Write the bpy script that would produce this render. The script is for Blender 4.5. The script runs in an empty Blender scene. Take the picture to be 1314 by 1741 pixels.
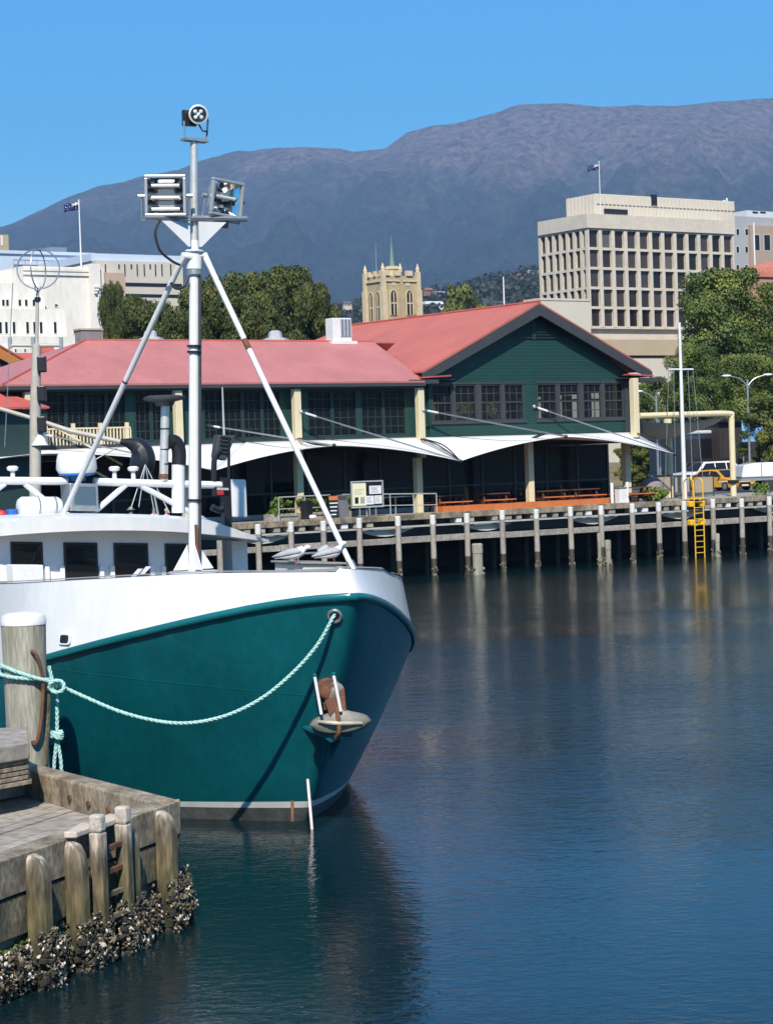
import bpy, bmesh, math, random
from mathutils import Vector as V, Matrix, noise as NZ
random.seed(7)
rnd = random.uniform
SC = bpy.context.scene
COL = SC.collection
# ------------------------------------------------------------------ camera (solved from the photo: 1314x1741 px)
FPX, CAMH, ROLL = 3600.0, 5.5, 0.034
PITCH = -math.atan(90.5/FPX)
cr, sr, cp, sp = math.cos(ROLL), math.sin(ROLL), math.cos(PITCH), math.sin(PITCH)
CAM = V((0, 0, CAMH))
cam = bpy.data.objects.new('camera', bpy.data.cameras.new('camera')); COL.objects.link(cam)
R0, U0, F0 = V((1, 0, 0)), V((0, -sp, cp)), V((0, cp, sp))
RX = R0*cr-U0*sr; UX = R0*sr+U0*cr
M = Matrix((RX, UX, -F0)).transposed().to_4x4(); M.translation = CAM
cam.matrix_world = M
cam.data.sensor_fit = 'HORIZONTAL'; cam.data.sensor_width = 36; cam.data.lens = 36*FPX/1314
cam.data.clip_start = .5; cam.data.clip_end = 30000
SC.camera = cam
# ------------------------------------------------------------------ sky, sun, exposure
SUN_EL, SUN_AZ = math.radians(45), math.radians(-178)
sund = V((math.sin(SUN_AZ)*math.cos(SUN_EL), math.cos(SUN_AZ)*math.cos(SUN_EL), math.sin(SUN_EL)))
wd = bpy.data.worlds.new('World'); SC.world = wd; wd.use_nodes = True
nt = wd.node_tree
sky = nt.nodes.new('ShaderNodeTexSky'); sky.sky_type = 'NISHITA'; sky.sun_disc = False
sky.sun_elevation = SUN_EL; sky.sun_rotation = SUN_AZ
sky.altitude = 0; sky.air_density = 1.0; sky.dust_density = 0.0; sky.ozone_density = 4.0
hs = nt.nodes.new('ShaderNodeHueSaturation'); hs.inputs['Saturation'].default_value = 1.7; hs.inputs['Hue'].default_value = .492
bg = nt.nodes['Background']; bg.inputs['Strength'].default_value = 0.105
nt.links.new(sky.outputs[0], hs.inputs['Color']); nt.links.new(hs.outputs[0], bg.inputs['Color'])
sl = bpy.data.lights.new('sun', 'SUN'); sl.energy = 5.0; sl.angle = math.radians(.5); sl.color = (1, .93, .83)
so = bpy.data.objects.new('sun', sl); COL.objects.link(so); so.rotation_euler = sund.to_track_quat('Z', 'Y').to_euler(); so.location = (0, 0, 60)
SC.view_settings.view_transform = 'Standard'; SC.view_settings.look = 'None'; SC.view_settings.exposure = 0.72; SC.view_settings.gamma = 1
SC.cycles.max_bounces = 6; SC.cycles.transparent_max_bounces = 8; SC.cycles.volume_bounces = 0
SC.cycles.use_denoising = True
SC.cycles.caustics_reflective = False; SC.cycles.caustics_refractive = False
# ------------------------------------------------------------------ photo pixel -> place helpers
def ray(x, y):
    u = (x-657)/FPX; v = -(y-870.5)/FPX
    a = u*cr+v*sr; b = -u*sr+v*cr
    return V((a, cp-b*sp, sp+b*cp))
def atY(x, y, Y): d = ray(x, y); return CAM+d*(Y/d.y)
def atZ(x, y, z): d = ray(x, y); return CAM+d*((z-CAMH)/d.z)
def onpl(x, y, p, n): d = ray(x, y); return CAM+d*((p-CAM).dot(n)/d.dot(n))
W0 = atZ(853, 972, 0)
gw = math.atan(1.4286)
TW = V((math.sin(gw), math.cos(gw), 0)); BW = V((-math.cos(gw), math.sin(gw), 0)); UP = V((0, 0, 1))
def WF(s, q, z): return W0+TW*s+BW*q+UP*z          # wharf frame: along edge, back from edge, up
def SZ(x, y, q):
    p = onpl(x, y, W0+BW*q, BW)-W0
    return p.dot(TW), p.z
def SQ(x, y, z):
    p = atZ(x, y, z)-W0
    return p.dot(TW), p.dot(BW)
def ID(x, y, z): return V((x, y, z))
def FR(o, ang):
    c, s = math.cos(ang), math.sin(ang)
    return lambda x, y, z: V((o[0]+c*x-s*y, o[1]+s*x+c*y, o[2]+z))
WANG = math.atan2(TW.y, TW.x)
# ------------------------------------------------------------------ mesh builder
WL = {}
class MB:
    def __init__(s): s.v = []; s.f = []; s.k = []; s.ci = 0; s.mats = []
    def mat(s, m):
        if m not in s.mats: s.mats.append(m)
        s.ci = s.mats.index(m); return s
    def add(s, pts, faces):
        b = len(s.v); s.v += [V(p) for p in pts]
        for f in faces: s.f.append([b+i for i in f]); s.k.append(s.ci)
        return s
    def box(s, fr, x0, x1, y0, y1, z0, z1):
        p = [fr(x, y, z) for z in (z0, z1) for y in (y0, y1) for x in (x0, x1)]
        return s.add(p, [(0, 2, 3, 1), (4, 5, 7, 6), (0, 1, 5, 4), (2, 6, 7, 3), (0, 4, 6, 2), (1, 3, 7, 5)])
    def poly(s, pts): return s.add(pts, [tuple(range(len(pts)))])
    def prism(s, pts, vec):
        n = len(pts); vec = V(vec)
        return s.add([V(p) for p in pts]+[V(p)+vec for p in pts], [tuple(range(n))[::-1], tuple(range(n, 2*n))]+[(i, (i+1) % n, n+(i+1) % n, n+i) for i in range(n)])
    def tube(s, pts, r, n=8, caps=True):
        pts = [V(p) for p in pts]; m = len(pts)
        rs = r if isinstance(r, (list, tuple)) else [r]*m
        t = (pts[1]-pts[0]).normalized()
        a = t.orthogonal().normalized(); out = []
        for i in range(m):
            t = (pts[min(i+1, m-1)]-pts[max(i-1, 0)])
            t = t.normalized() if t.length > 1e-9 else UP
            a = (a-t*a.dot(t)).normalized(); b = t.cross(a)
            for j in range(n):
                g = 2*math.pi*j/n
                out.append(pts[i]+(a*math.cos(g)+b*math.sin(g))*rs[i])
        fs = [(i*n+j, i*n+(j+1) % n, (i+1)*n+(j+1) % n, (i+1)*n+j) for i in range(m-1) for j in range(n)]
        if caps: fs += [tuple(range(n))[::-1], tuple(range((m-1)*n, m*n))]
        return s.add(out, fs)
    def cyl(s, p0, p1, r0, r1=None, n=12): return s.tube([p0, p1], [r0, r0 if r1 is None else r1], n)
    def lathe(s, c, prof, n=16, ax=UP, caps=True):
        c = V(c); a = ax.orthogonal().normalized(); b = ax.cross(a); out = []; m = len(prof)
        for r, z in prof:
            for j in range(n):
                g = 2*math.pi*j/n
                out.append(c+ax*z+(a*math.cos(g)+b*math.sin(g))*max(r, 1e-4))
        fs = [(i*n+j, i*n+(j+1) % n, (i+1)*n+(j+1) % n, (i+1)*n+j) for i in range(m-1) for j in range(n)]
        if caps: fs += [tuple(range(n))[::-1], tuple(range((m-1)*n, m*n))]
        return s.add(out, fs)
    def ball(s, c, rx, ry=None, rz=None, n=10):
        ry = ry or rx; rz = rz or rx; c = V(c); out = []; h = n//2+1
        for i in range(h+1):
            t = math.pi*i/h
            for j in range(n):
                g = 2*math.pi*j/n
                st = max(math.sin(t), 1e-3)
                out.append(c+V((rx*st*math.cos(g), ry*st*math.sin(g), rz*math.cos(t))))
        return s.add(out, [(i*n+j, (i+1)*n+j, (i+1)*n+(j+1) % n, i*n+(j+1) % n) for i in range(h) for j in range(n)])
    def grid(s, rows):
        m = len(rows[0]); out = [p for r in rows for p in r]
        return s.add(out, [(i*m+j, i*m+j+1, (i+1)*m+j+1, (i+1)*m+j) for i in range(len(rows)-1) for j in range(m-1)])
    def build(s, name, mat=None, parent=None, smooth=True, bevel=0, solid=0, recalc=True, ang=.6):
        o0 = WL.get(parent, V((0, 0, 0))) if parent else V((0, 0, 0))
        me = bpy.data.meshes.new(name)
        me.from_pydata([tuple(p-o0) for p in s.v], [], s.f)
        for m in (s.mats or [mat]): me.materials.append(m)
        me.polygons.foreach_set('material_index', s.k)
        if recalc:
            bm = bmesh.new(); bm.from_mesh(me); bmesh.ops.recalc_face_normals(bm, faces=bm.faces); bm.to_mesh(me); bm.free()
        if smooth:
            me.polygons.foreach_set('use_smooth', [True]*len(me.polygons)); me.set_sharp_from_angle(angle=ang)
        o = bpy.data.objects.new(name, me); COL.objects.link(o)
        if parent: o.parent = parent
        WL[o] = V(o0)
        if bevel:
            b = o.modifiers.new('bevel', 'BEVEL'); b.width = bevel; b.segments = 2; b.limit_method = 'ANGLE'
        if solid:
            b = o.modifiers.new('solid', 'SOLIDIFY'); b.thickness = solid; b.offset = 0
        return o
def tag(o, label=None, cat=None, group=None, kind=None):
    if label: o['label'] = label
    if cat: o['category'] = cat
    if group: o['group'] = group
    if kind: o['kind'] = kind
    return o
def thing(name, loc, label, cat, group=None):
    o = bpy.data.objects.new(name, None); COL.objects.link(o); o.location = V(loc); o.empty_display_size = .3
    WL[o] = V(loc)
    return tag(o, label, cat, group)
def kids(o): return [c for c in bpy.data.objects if c.parent == o]
CH = {}
def dup(root, loc, label, rot=0, scale=None):
    r = root.copy(); COL.objects.link(r); r.location = V(loc); r.rotation_euler = (0, 0, rot); r['label'] = label
    if scale: r.scale = (scale if isinstance(scale, tuple) else (scale,)*3)
    if root not in CH: CH[root] = [(c, kids(c)) for c in kids(root)]
    for c, gs in CH[root]:
        k = c.copy(); COL.objects.link(k); k.parent = r
        for g in gs:
            d = g.copy(); COL.objects.link(d); d.parent = k
    return r
def smoothpts(pts, k=6):
    pts = [V(p) for p in pts]; out = []
    for i in range(len(pts)-1):
        a, b, c, d = pts[max(i-1, 0)], pts[i], pts[i+1], pts[min(i+2, len(pts)-1)]
        for j in range(k):
            t = j/k
            out.append(.5*((2*b)+(c-a)*t+(2*a-5*b+4*c-d)*t*t+(3*b-a-3*c+d)*t*t*t))
    return out+[pts[-1]]
# ------------------------------------------------------------------ materials
def lin(r, g, b): return tuple(((c/255)/12.92 if c/255 < .04045 else ((c/255+.055)/1.055)**2.4) for c in (r, g, b))
def pm(name, col, rough=.6, var=.15, scale=3.0, metal=0, bump=0, bscale=None, st=(1, 1, 1), col2=None, coord='pos', cover=.5, fine=0, spec=.5, coat=0, contrast=.2):
    m = bpy.data.materials.new(name); m.use_nodes = True
    t = m.node_tree; p = t.nodes['Principled BSDF']
    p.inputs['Roughness'].default_value = rough; p.inputs['Metallic'].default_value = metal
    p.inputs['Specular IOR Level'].default_value = spec
    if coat: p.inputs['Coat Weight'].default_value = coat; p.inputs['Coat Roughness'].default_value = .08
    if coord == 'pos': src = t.nodes.new('ShaderNodeNewGeometry').outputs['Position']
    else: src = t.nodes.new('ShaderNodeTexCoord').outputs['Object']
    mp = t.nodes.new('ShaderNodeMapping'); mp.inputs['Scale'].default_value = st
    t.links.new(src, mp.inputs[0])
    n = t.nodes.new('ShaderNodeTexNoise'); n.inputs['Scale'].default_value = scale; n.inputs['Detail'].default_value = 6; n.inputs['Roughness'].default_value = .65
    t.links.new(mp.outputs[0], n.inputs['Vector'])
    r = t.nodes.new('ShaderNodeValToRGB')
    c = col
    a = tuple(x*(1-var) for x in c); b = tuple(min(1, x*(1+var)) for x in c)
    if col2: a, b = c, col2
    r.color_ramp.elements[0].position = cover-contrast; r.color_ramp.elements[1].position = cover+contrast
    r.color_ramp.elements[0].color = (*a, 1); r.color_ramp.elements[1].color = (*b, 1)
    t.links.new(n.outputs[0], r.inputs[0])
    out = r.outputs[0]
    if fine:
        n3 = t.nodes.new('ShaderNodeTexNoise'); n3.inputs['Scale'].default_value = scale*9; n3.inputs['Detail'].default_value = 4
        t.links.new(mp.outputs[0], n3.inputs['Vector'])
        mr = t.nodes.new('ShaderNodeMapRange'); mr.inputs['From Min'].default_value = .3; mr.inputs['From Max'].default_value = .7
        mr.inputs['To Min'].default_value = 1-fine; mr.inputs['To Max'].default_value = 1+fine
        t.links.new(n3.outputs[0], mr.inputs[0])
        mx = t.nodes.new('ShaderNodeMix'); mx.data_type = 'RGBA'; mx.blend_type = 'MULTIPLY'; mx.inputs[0].default_value = 1
        t.links.new(out, mx.inputs[6]); t.links.new(mr.outputs[0], mx.inputs[7]); out = mx.outputs[2]
    t.links.new(out, p.inputs['Base Color'])
    if bump:
        n2 = t.nodes.new('ShaderNodeTexNoise'); n2.inputs['Scale'].default_value = bscale or scale*4; n2.inputs['Detail'].default_value = 5
        t.links.new(mp.outputs[0], n2.inputs['Vector'])
        bp = t.nodes.new('ShaderNodeBump'); bp.inputs['Strength'].default_value = bump; bp.inputs['Distance'].default_value = .02
        t.links.new(n2.outputs[0], bp.inputs['Height']); t.links.new(bp.outputs[0], p.inputs['Normal'])
    return m
def stripes(m, axis, period, strength, dist=.02, profile='SAW'):
    """wave bump laid along a world direction: boards, roof ribs"""
    t = m.node_tree; p = t.nodes['Principled BSDF']
    g = t.nodes.new('ShaderNodeNewGeometry'); d = t.nodes.new('ShaderNodeVectorMath'); d.operation = 'DOT_PRODUCT'
    d.inputs[1].default_value = tuple(axis); t.links.new(g.outputs['Position'], d.inputs[0])
    k = t.nodes.new('ShaderNodeMath'); k.operation = 'DIVIDE'; k.inputs[1].default_value = period; t.links.new(d.outputs['Value'], k.inputs[0])
    f = t.nodes.new('ShaderNodeMath'); f.operation = 'FRACT' if profile == 'SAW' else 'PINGPONG'; t.links.new(k.outputs[0], f.inputs[0])
    if profile != 'SAW': f.inputs[1].default_value = .5
    b = t.nodes.new('ShaderNodeBump'); b.inputs['Strength'].default_value = strength; b.inputs['Distance'].default_value = dist
    t.links.new(f.outputs[0], b.inputs['Height']); t.links.new(b.outputs[0], p.inputs['Normal'])
    return m
def glassm(name, tint=(.02, .025, .03), clear=(.8, .85, .85), see=.0, rough=.03):
    """window glass: mirror-like by Fresnel over a dark body, see = share that looks through"""
    m = bpy.data.materials.new(name); m.use_nodes = True; t = m.node_tree; t.nodes.clear()
    o = t.nodes.new('ShaderNodeOutputMaterial'); gl = t.nodes.new('ShaderNodeBsdfGlossy'); gl.inputs['Roughness'].default_value = rough
    tr = t.nodes.new('ShaderNodeBsdfTransparent'); df = t.nodes.new('ShaderNodeBsdfDiffuse'); df.inputs['Color'].default_value = (*tint, 1)
    tr.inputs['Color'].default_value = (*clear, 1)
    fr = t.nodes.new('ShaderNodeFresnel'); fr.inputs['IOR'].default_value = 1.45
    n = t.nodes.new('ShaderNodeTexNoise'); n.inputs['Scale'].default_value = .8
    g = t.nodes.new('ShaderNodeNewGeometry'); t.links.new(g.outputs['Position'], n.inputs['Vector'])
    bp = t.nodes.new('ShaderNodeBump'); bp.inputs['Strength'].default_value = .05; bp.inputs['Distance'].default_value = .05
    t.links.new(n.outputs[0], bp.inputs['Height']); t.links.new(bp.outputs[0], gl.inputs['Normal'])
    m1 = t.nodes.new('ShaderNodeMixShader'); m1.inputs[0].default_value = see
    t.links.new(df.outputs[0], m1.inputs[1]); t.links.new(tr.outputs[0], m1.inputs[2])
    bf = t.nodes.new('ShaderNodeMath'); bf.operation = 'SUBTRACT'; bf.inputs[0].default_value = 1; t.links.new(g.outputs['Backfacing'], bf.inputs[1])
    ml = t.nodes.new('ShaderNodeMath'); ml.operation = 'MULTIPLY'; t.links.new(fr.outputs[0], ml.inputs[0]); t.links.new(bf.outputs[0], ml.inputs[1])
    m2 = t.nodes.new('ShaderNodeMixShader'); t.links.new(ml.outputs[0], m2.inputs[0])
    t.links.new(m1.outputs[0], m2.inputs[1]); t.links.new(gl.outputs[0], m2.inputs[2]); t.links.new(m2.outputs[0], o.inputs[0])
    return m
def leafm(name, c1, c2, c3):
    m = bpy.data.materials.new(name); m.use_nodes = True; t = m.node_tree; p = t.nodes['Principled BSDF']
    p.inputs['Roughness'].default_value = .55; p.inputs['Specular IOR Level'].default_value = .3
    g = t.nodes.new('ShaderNodeNewGeometry'); n = t.nodes.new('ShaderNodeTexNoise'); n.inputs['Scale'].default_value = .45; n.inputs['Detail'].default_value = 6
    t.links.new(g.outputs['Position'], n.inputs['Vector'])
    ad = t.nodes.new('ShaderNodeMath'); ad.operation = 'MULTIPLY_ADD'; ad.inputs[1].default_value = .16
    t.links.new(g.outputs['Random Per Island'], ad.inputs[0]); t.links.new(n.outputs[0], ad.inputs[2])
    r = t.nodes.new('ShaderNodeValToRGB'); e = r.color_ramp.elements
    e[0].position = .38; e[0].color = (*c1, 1); e[1].position = .82; e[1].color = (*c3, 1)
    x = e.new(.58); x.color = (*c2, 1)
    t.links.new(ad.outputs[0], r.inputs[0]); t.links.new(r.outputs[0], p.inputs['Base Color'])
    tl = t.nodes.new('ShaderNodeBsdfTranslucent'); t.links.new(r.outputs[0], tl.inputs['Color'])
    mx = t.nodes.new('ShaderNodeMixShader'); mx.inputs[0].default_value = .22
    o = t.nodes['Material Output']; t.links.new(p.outputs[0], mx.inputs[1]); t.links.new(tl.outputs[0], mx.inputs[2]); t.links.new(mx.outputs[0], o.inputs[0])
    return m
white = pm('white_paint', (.68, .68, .67), .38, .07, 1.6, fine=.05)
hullwhite = pm('hull_white_paint', (.66, .66, .655), .32, .07, .9, st=(1, 1, .3), coat=.25, fine=.04, bump=.15, bscale=1.3)
teal = pm('teal_hull_paint', (.002, .095, .108), .36, .2, .9, coat=.3, bump=.35, bscale=1.1, st=(1, 1, .45), fine=.12)
tealtrim = pm('teal_trim_paint', (.005, .12, .135), .3, .1, 2, coat=.4)
bootblack = pm('antifouling_paint', (.045, .05, .05), .6, .3, 2, col2=(.13, .13, .12), fine=.2)
bootwhite = pm('boot_stripe_paint', (.72, .72, .66), .5, .1, 3, col2=(.56, .56, .5), cover=.6)
deckgrey = pm('deck_paint', (.23, .22, .2), .7, .15, 1.5, fine=.1)
dark = pm('dark_rubber', (.018, .018, .02), .55, .2, 4)
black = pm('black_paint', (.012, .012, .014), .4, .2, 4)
steel = pm('galvanised_steel', (.42, .43, .43), .38, .15, 6, metal=.75, fine=.1)
steelw = pm('brushed_pole_metal', (.62, .6, .56), .38, .12, 5, metal=.5, fine=.08)
reflm = pm('lamp_reflector', (.10, .105, .11), .3, .1, 4, metal=1)
chrome = pm('reflector_metal', (.85, .86, .87), .12, .04, 4, metal=1)
rust = pm('rusty_iron', (.055, .024, .016), .8, .4, 5, col2=(.20, .085, .035), bump=.4, fine=.3)
anchorm = pm('anchor_steel', (.17, .16, .13), .55, .2, 4, metal=.2, col2=(.30, .28, .23), fine=.15)
wood = pm('weathered_timber', (.115, .092, .062), .85, .3, 2.2, st=(1, 1, .6), col2=(.32, .262, .185), bump=.7, bscale=9, fine=.4, contrast=.13)
woodh = pm('weathered_plank', (.2, .175, .145), .85, .3, .9, col2=(.36, .33, .29), bump=.5, bscale=7, fine=.3)
woodg = pm('green_stained_timber', (.06, .055, .032), .85, .3, 2.2, st=(1, 1, .6), col2=(.20, .16, .10), bump=.7, bscale=8, fine=.45, contrast=.12)
woodwet = pm('wet_timber', (.035, .03, .025), .5, .4, 3, st=(1, 1, .4), bump=.5, bscale=9, col2=(.07, .06, .045))
growth = pm('tidal_growth', (.1, .085, .05), .9, .4, 6, col2=(.26, .22, .15), bump=.9, bscale=14, cover=.52, fine=.4)
pilewood = pm('pile_timber', (.20, .19, .14), .85, .25, 3.5, st=(1, 1, .12), col2=(.35, .33, .27), bump=.7, bscale=14, fine=.28, contrast=.16)
concrete = pm('aged_concrete', (.3, .27, .22), .9, .25, 1.5, col2=(.42, .38, .31), bump=.5, bscale=16, fine=.25)
cream = pm('cream_paint', (.66, .57, .37), .5, .06, 2)
greenw = stripes(pm('green_weatherboard', (.010, .047, .039), .5, .12, .7, fine=.05), (0, 0, 1), .16, .55, .02)
greent = pm('dark_green_trim', (.016, .036, .034), .5, .12, 2)
greyt = pm('charcoal_trim', (.045, .047, .05), .5, .12, 2)
roofr = stripes(pm('red_roof_sheet', (.42, .155, .14), .5, .12, .5, fine=.05), TW, .25, .25, .02, 'PP')
roofg = stripes(pm('red_gable_roof_sheet', (.46, .125, .085), .5, .12, .5, fine=.05), BW, .25, .25, .02, 'PP')
roofs = pm('faded_red_roof', (.42, .09, .07), .55, .15, 1)
sailm = pm('shade_cloth', (.62, .62, .615), .8, .04, .5, fine=.03)
yellow = pm('yellow_paint', (.72, .42, .03), .45, .12, 4)
orange = pm('orange_stained_timber', (.50, .14, .035), .6, .15, 3)
oparch = pm('orange_timber_dark', (.10, .035, .015), .7, .2, 3)
glass = glassm('window_glass', see=.72)
glassd = glassm('dark_window_glass', (.012, .013, .015), see=0)
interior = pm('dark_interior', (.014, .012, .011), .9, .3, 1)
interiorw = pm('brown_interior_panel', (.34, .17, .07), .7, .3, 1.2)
asphalt = pm('asphalt', (.06, .06, .062), .9, .2, .6, fine=.2)
leaf1 = leafm('dark_oak_leaves', (.022, .036, .009), (.066, .084, .018), (.15, .145, .032))
leaf2 = leafm('plane_tree_leaves', (.036, .064, .015), (.105, .15, .032), (.25, .27, .068))
leaf3 = leafm('bright_leaves', (.045, .07, .014), (.12, .145, .03), (.24, .24, .06))
worn = None
bark = pm('bark', (.09, .07, .05), .9, .3, 2, bump=.5)

def postmat():
    """fender post: pale worn head, tan middle, green black foot, edges broken by noise"""
    m = bpy.data.materials.new('fender_post_timber'); m.use_nodes = True; t = m.node_tree; p = t.nodes['Principled BSDF']; p.inputs['Roughness'].default_value = .85
    g = t.nodes.new('ShaderNodeNewGeometry'); sx = t.nodes.new('ShaderNodeSeparateXYZ'); t.links.new(g.outputs['Position'], sx.inputs[0])
    mp = t.nodes.new('ShaderNodeMapping'); mp.inputs['Scale'].default_value = (1, 1, .22); t.links.new(g.outputs['Position'], mp.inputs[0])
    n = t.nodes.new('ShaderNodeTexNoise'); n.inputs['Scale'].default_value = 11; n.inputs['Detail'].default_value = 6; t.links.new(mp.outputs[0], n.inputs[0])
    a = t.nodes.new('ShaderNodeMath'); a.operation = 'MULTIPLY_ADD'; a.inputs[1].default_value = .75; t.links.new(n.outputs[0], a.inputs[0]); t.links.new(sx.outputs['Z'], a.inputs[2])
    mr = t.nodes.new('ShaderNodeMapRange'); mr.inputs['From Min'].default_value = .3; mr.inputs['From Max'].default_value = 2.0; t.links.new(a.outputs[0], mr.inputs[0])
    r = t.nodes.new('ShaderNodeValToRGB'); e = r.color_ramp.elements
    e[0].position = .18; e[0].color = (.03, .032, .014, 1); e[1].position = .88; e[1].color = (.44, .38, .31, 1)
    for q, c in ((.36, (.09, .08, .035, 1)), (.55, (.15, .118, .058, 1)), (.72, (.11, .09, .058, 1)), (.82, (.22, .185, .135, 1))):
        x = e.new(q); x.color = c
    t.links.new(mr.outputs[0], r.inputs[0])
    n2 = t.nodes.new('ShaderNodeTexNoise'); n2.inputs['Scale'].default_value = 16; n2.inputs['Detail'].default_value = 5; t.links.new(mp.outputs[0], n2.inputs[0])
    m2 = t.nodes.new('ShaderNodeMapRange'); m2.inputs['From Min'].default_value = .3; m2.inputs['From Max'].default_value = .7; m2.inputs['To Min'].default_value = .35; m2.inputs['To Max'].default_value = 1.35; t.links.new(n2.outputs[0], m2.inputs[0])
    mx = t.nodes.new('ShaderNodeMix'); mx.data_type = 'RGBA'; mx.blend_type = 'MULTIPLY'; mx.inputs[0].default_value = 1
    t.links.new(r.outputs[0], mx.inputs[6]); t.links.new(m2.outputs[0], mx.inputs[7]); t.links.new(mx.outputs[2], p.inputs['Base Color'])
    b = t.nodes.new('ShaderNodeBump'); b.inputs['Strength'].default_value = .6; b.inputs['Distance'].default_value = .02; t.links.new(n2.outputs[0], b.inputs['Height']); t.links.new(b.outputs[0], p.inputs['Normal'])
    return m
fpost = postmat()

def seams(m, axis, period, width=.012, strength=.5):
    """thin weld seams across plating"""
    t = m.node_tree; p = t.nodes['Principled BSDF']
    g = t.nodes.new('ShaderNodeNewGeometry'); d = t.nodes.new('ShaderNodeVectorMath'); d.operation = 'DOT_PRODUCT'; d.inputs[1].default_value = tuple(axis)
    t.links.new(g.outputs['Position'], d.inputs[0])
    k = t.nodes.new('ShaderNodeMath'); k.operation = 'PINGPONG'; k.inputs[1].default_value = period; t.links.new(d.outputs['Value'], k.inputs[0])
    mr = t.nodes.new('ShaderNodeMapRange'); mr.inputs['From Max'].default_value = width; mr.inputs['To Min'].default_value = 1; mr.inputs['To Max'].default_value = 0; t.links.new(k.outputs[0], mr.inputs[0])
    b = t.nodes.new('ShaderNodeBump'); b.inputs['Strength'].default_value = strength; b.inputs['Distance'].default_value = .006; t.links.new(mr.outputs[0], b.inputs['Height'])
    for l in list(t.links):
        if l.to_node == p and l.to_socket.name == 'Normal': t.links.new(l.from_socket, b.inputs['Normal'])
    t.links.new(b.outputs[0], p.inputs['Normal'])
seams(teal, (-.86, -.5, .12), 1.15); seams(teal, (.1, 0, 1), .95)
seams(hullwhite, (-.86, -.5, .0), 1.6, .01, .35)
# ================================================================== SETTING: water, land, mountain, haze
def watermat():
    m = bpy.data.materials.new('harbour_water'); m.use_nodes = True; t = m.node_tree; p = t.nodes['Principled BSDF']
    p.inputs['Base Color'].default_value = (.003, .014, .018, 1); p.inputs['Roughness'].default_value = .02; p.inputs['IOR'].default_value = 1.333
    g = t.nodes.new('ShaderNodeNewGeometry')
    def noise(sc, det, st, rot=.3):
        mp = t.nodes.new('ShaderNodeMapping'); mp.inputs['Scale'].default_value = st; mp.inputs['Rotation'].default_value = (0, 0, rot)
        t.links.new(g.outputs['Position'], mp.inputs[0])
        n = t.nodes.new('ShaderNodeTexNoise'); n.inputs['Scale'].default_value = sc; n.inputs['Detail'].default_value = det; n.inputs['Roughness'].default_value = .55
        n.inputs['Distortion'].default_value = .4
        t.links.new(mp.outputs[0], n.inputs['Vector']); return n.outputs[0]
    def mth(op, a, b, c=None):
        k = t.nodes.new('ShaderNodeMath'); k.operation = op
        for i, x in enumerate((a, b, c)):
            if x is None: continue
            if isinstance(x, (int, float)): k.inputs[i].default_value = x
            else: t.links.new(x, k.inputs[i])
        return k.outputs[0]
    big = noise(.22, 3, (1, 1, 1)); mid = noise(2.1, 3, (.8, 1.2, 1), .5); fine = noise(6.5, 4, (.8, 1.25, 1), -.2)
    patch = t.nodes.new('ShaderNodeMapRange'); patch.inputs['From Min'].default_value = .38; patch.inputs['From Max'].default_value = .62
    patch.inputs['To Min'].default_value = .4; patch.inputs['To Max'].default_value = 1.5
    t.links.new(noise(.07, 3, (.6, 1, 1), .8), patch.inputs[0])
    h = mth('MULTIPLY_ADD', mid, .06, mth('MULTIPLY', fine, .042))
    sx = t.nodes.new('ShaderNodeSeparateXYZ'); t.links.new(g.outputs['Position'], sx.inputs[0])
    calm = t.nodes.new('ShaderNodeMapRange'); calm.interpolation_type = 'SMOOTHSTEP'; calm.inputs['From Min'].default_value = 26; calm.inputs['From Max'].default_value = 62
    calm.inputs['To Min'].default_value = .42; calm.inputs['To Max'].default_value = 1.0
    lee = mth('MULTIPLY_ADD', sx.outputs['X'], 2.2, sx.outputs['Y']); t.links.new(lee, calm.inputs[0])
    h = mth('MULTIPLY', h, patch.outputs[0]); h = mth('MULTIPLY_ADD', big, .03, h); h = mth('MULTIPLY', h, calm.outputs[0])
    bp = t.nodes.new('ShaderNodeBump'); bp.inputs['Strength'].default_value = 1; bp.inputs['Distance'].default_value = WAVE
    t.links.new(h, bp.inputs['Height']); t.links.new(bp.outputs[0], p.inputs['Normal'])
    return m
WAVE = .56
b = MB(); b.poly([V((-4000, -1800, 0)), V((4000, -1800, 0)), V((4000, 1500, 0)), V((-4000, 1500, 0))])
tag(b.build('water', watermat()), kind='structure')
def sstep(x, a, c): x = min(1, max(0, (x-a)/(c-a))); return x*x*(3-2*x)
def Hg(s, q):
    if q < 320: return 2.9
    h = 2.9+sstep(q, 300, 1230)*max(60, min(160, 108+.15*(s-812)))
    return h+min(1, (q-320)/500)*16*NZ.noise(V((s*.004, q*.004, 3)))
def march(x, y):
    d = ray(x, y); k = 150.0
    while k < 4000:
        p = CAM+d*k; r = p-W0
        if p.z < Hg(r.dot(TW), r.dot(BW)): return p
        k += 6
    return CAM+d*1500
QS = [8, 60, 150, 320]+list(range(380, 2000, 60))+[2300, 2900, 3800, 5200, 9000, 14000]
SS = [-9000, -6000, -4000, -2800]+list(range(-2100, 2500, 100))+[3200, 4500, 6500, 10000]
hillm = pm('hill_ground', (.035, .042, .025), .95, .3, .02, col2=(.07, .07, .045), fine=.2)
b = MB().mat(asphalt); rows = []
for q in QS: rows.append([WF(s, q, Hg(s, min(q, 2000)) if q < 2500 else 60) for s in SS])
b.grid(rows); g = b.build('ground', None, smooth=True, ang=3)
g.data.materials.append(hillm)
for p in g.data.polygons:
    if (p.center-W0).dot(BW) > 310: p.material_index = 1
    if p.normal.z < 0: p.flip()
tag(g, kind='structure')
rows = []
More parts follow.
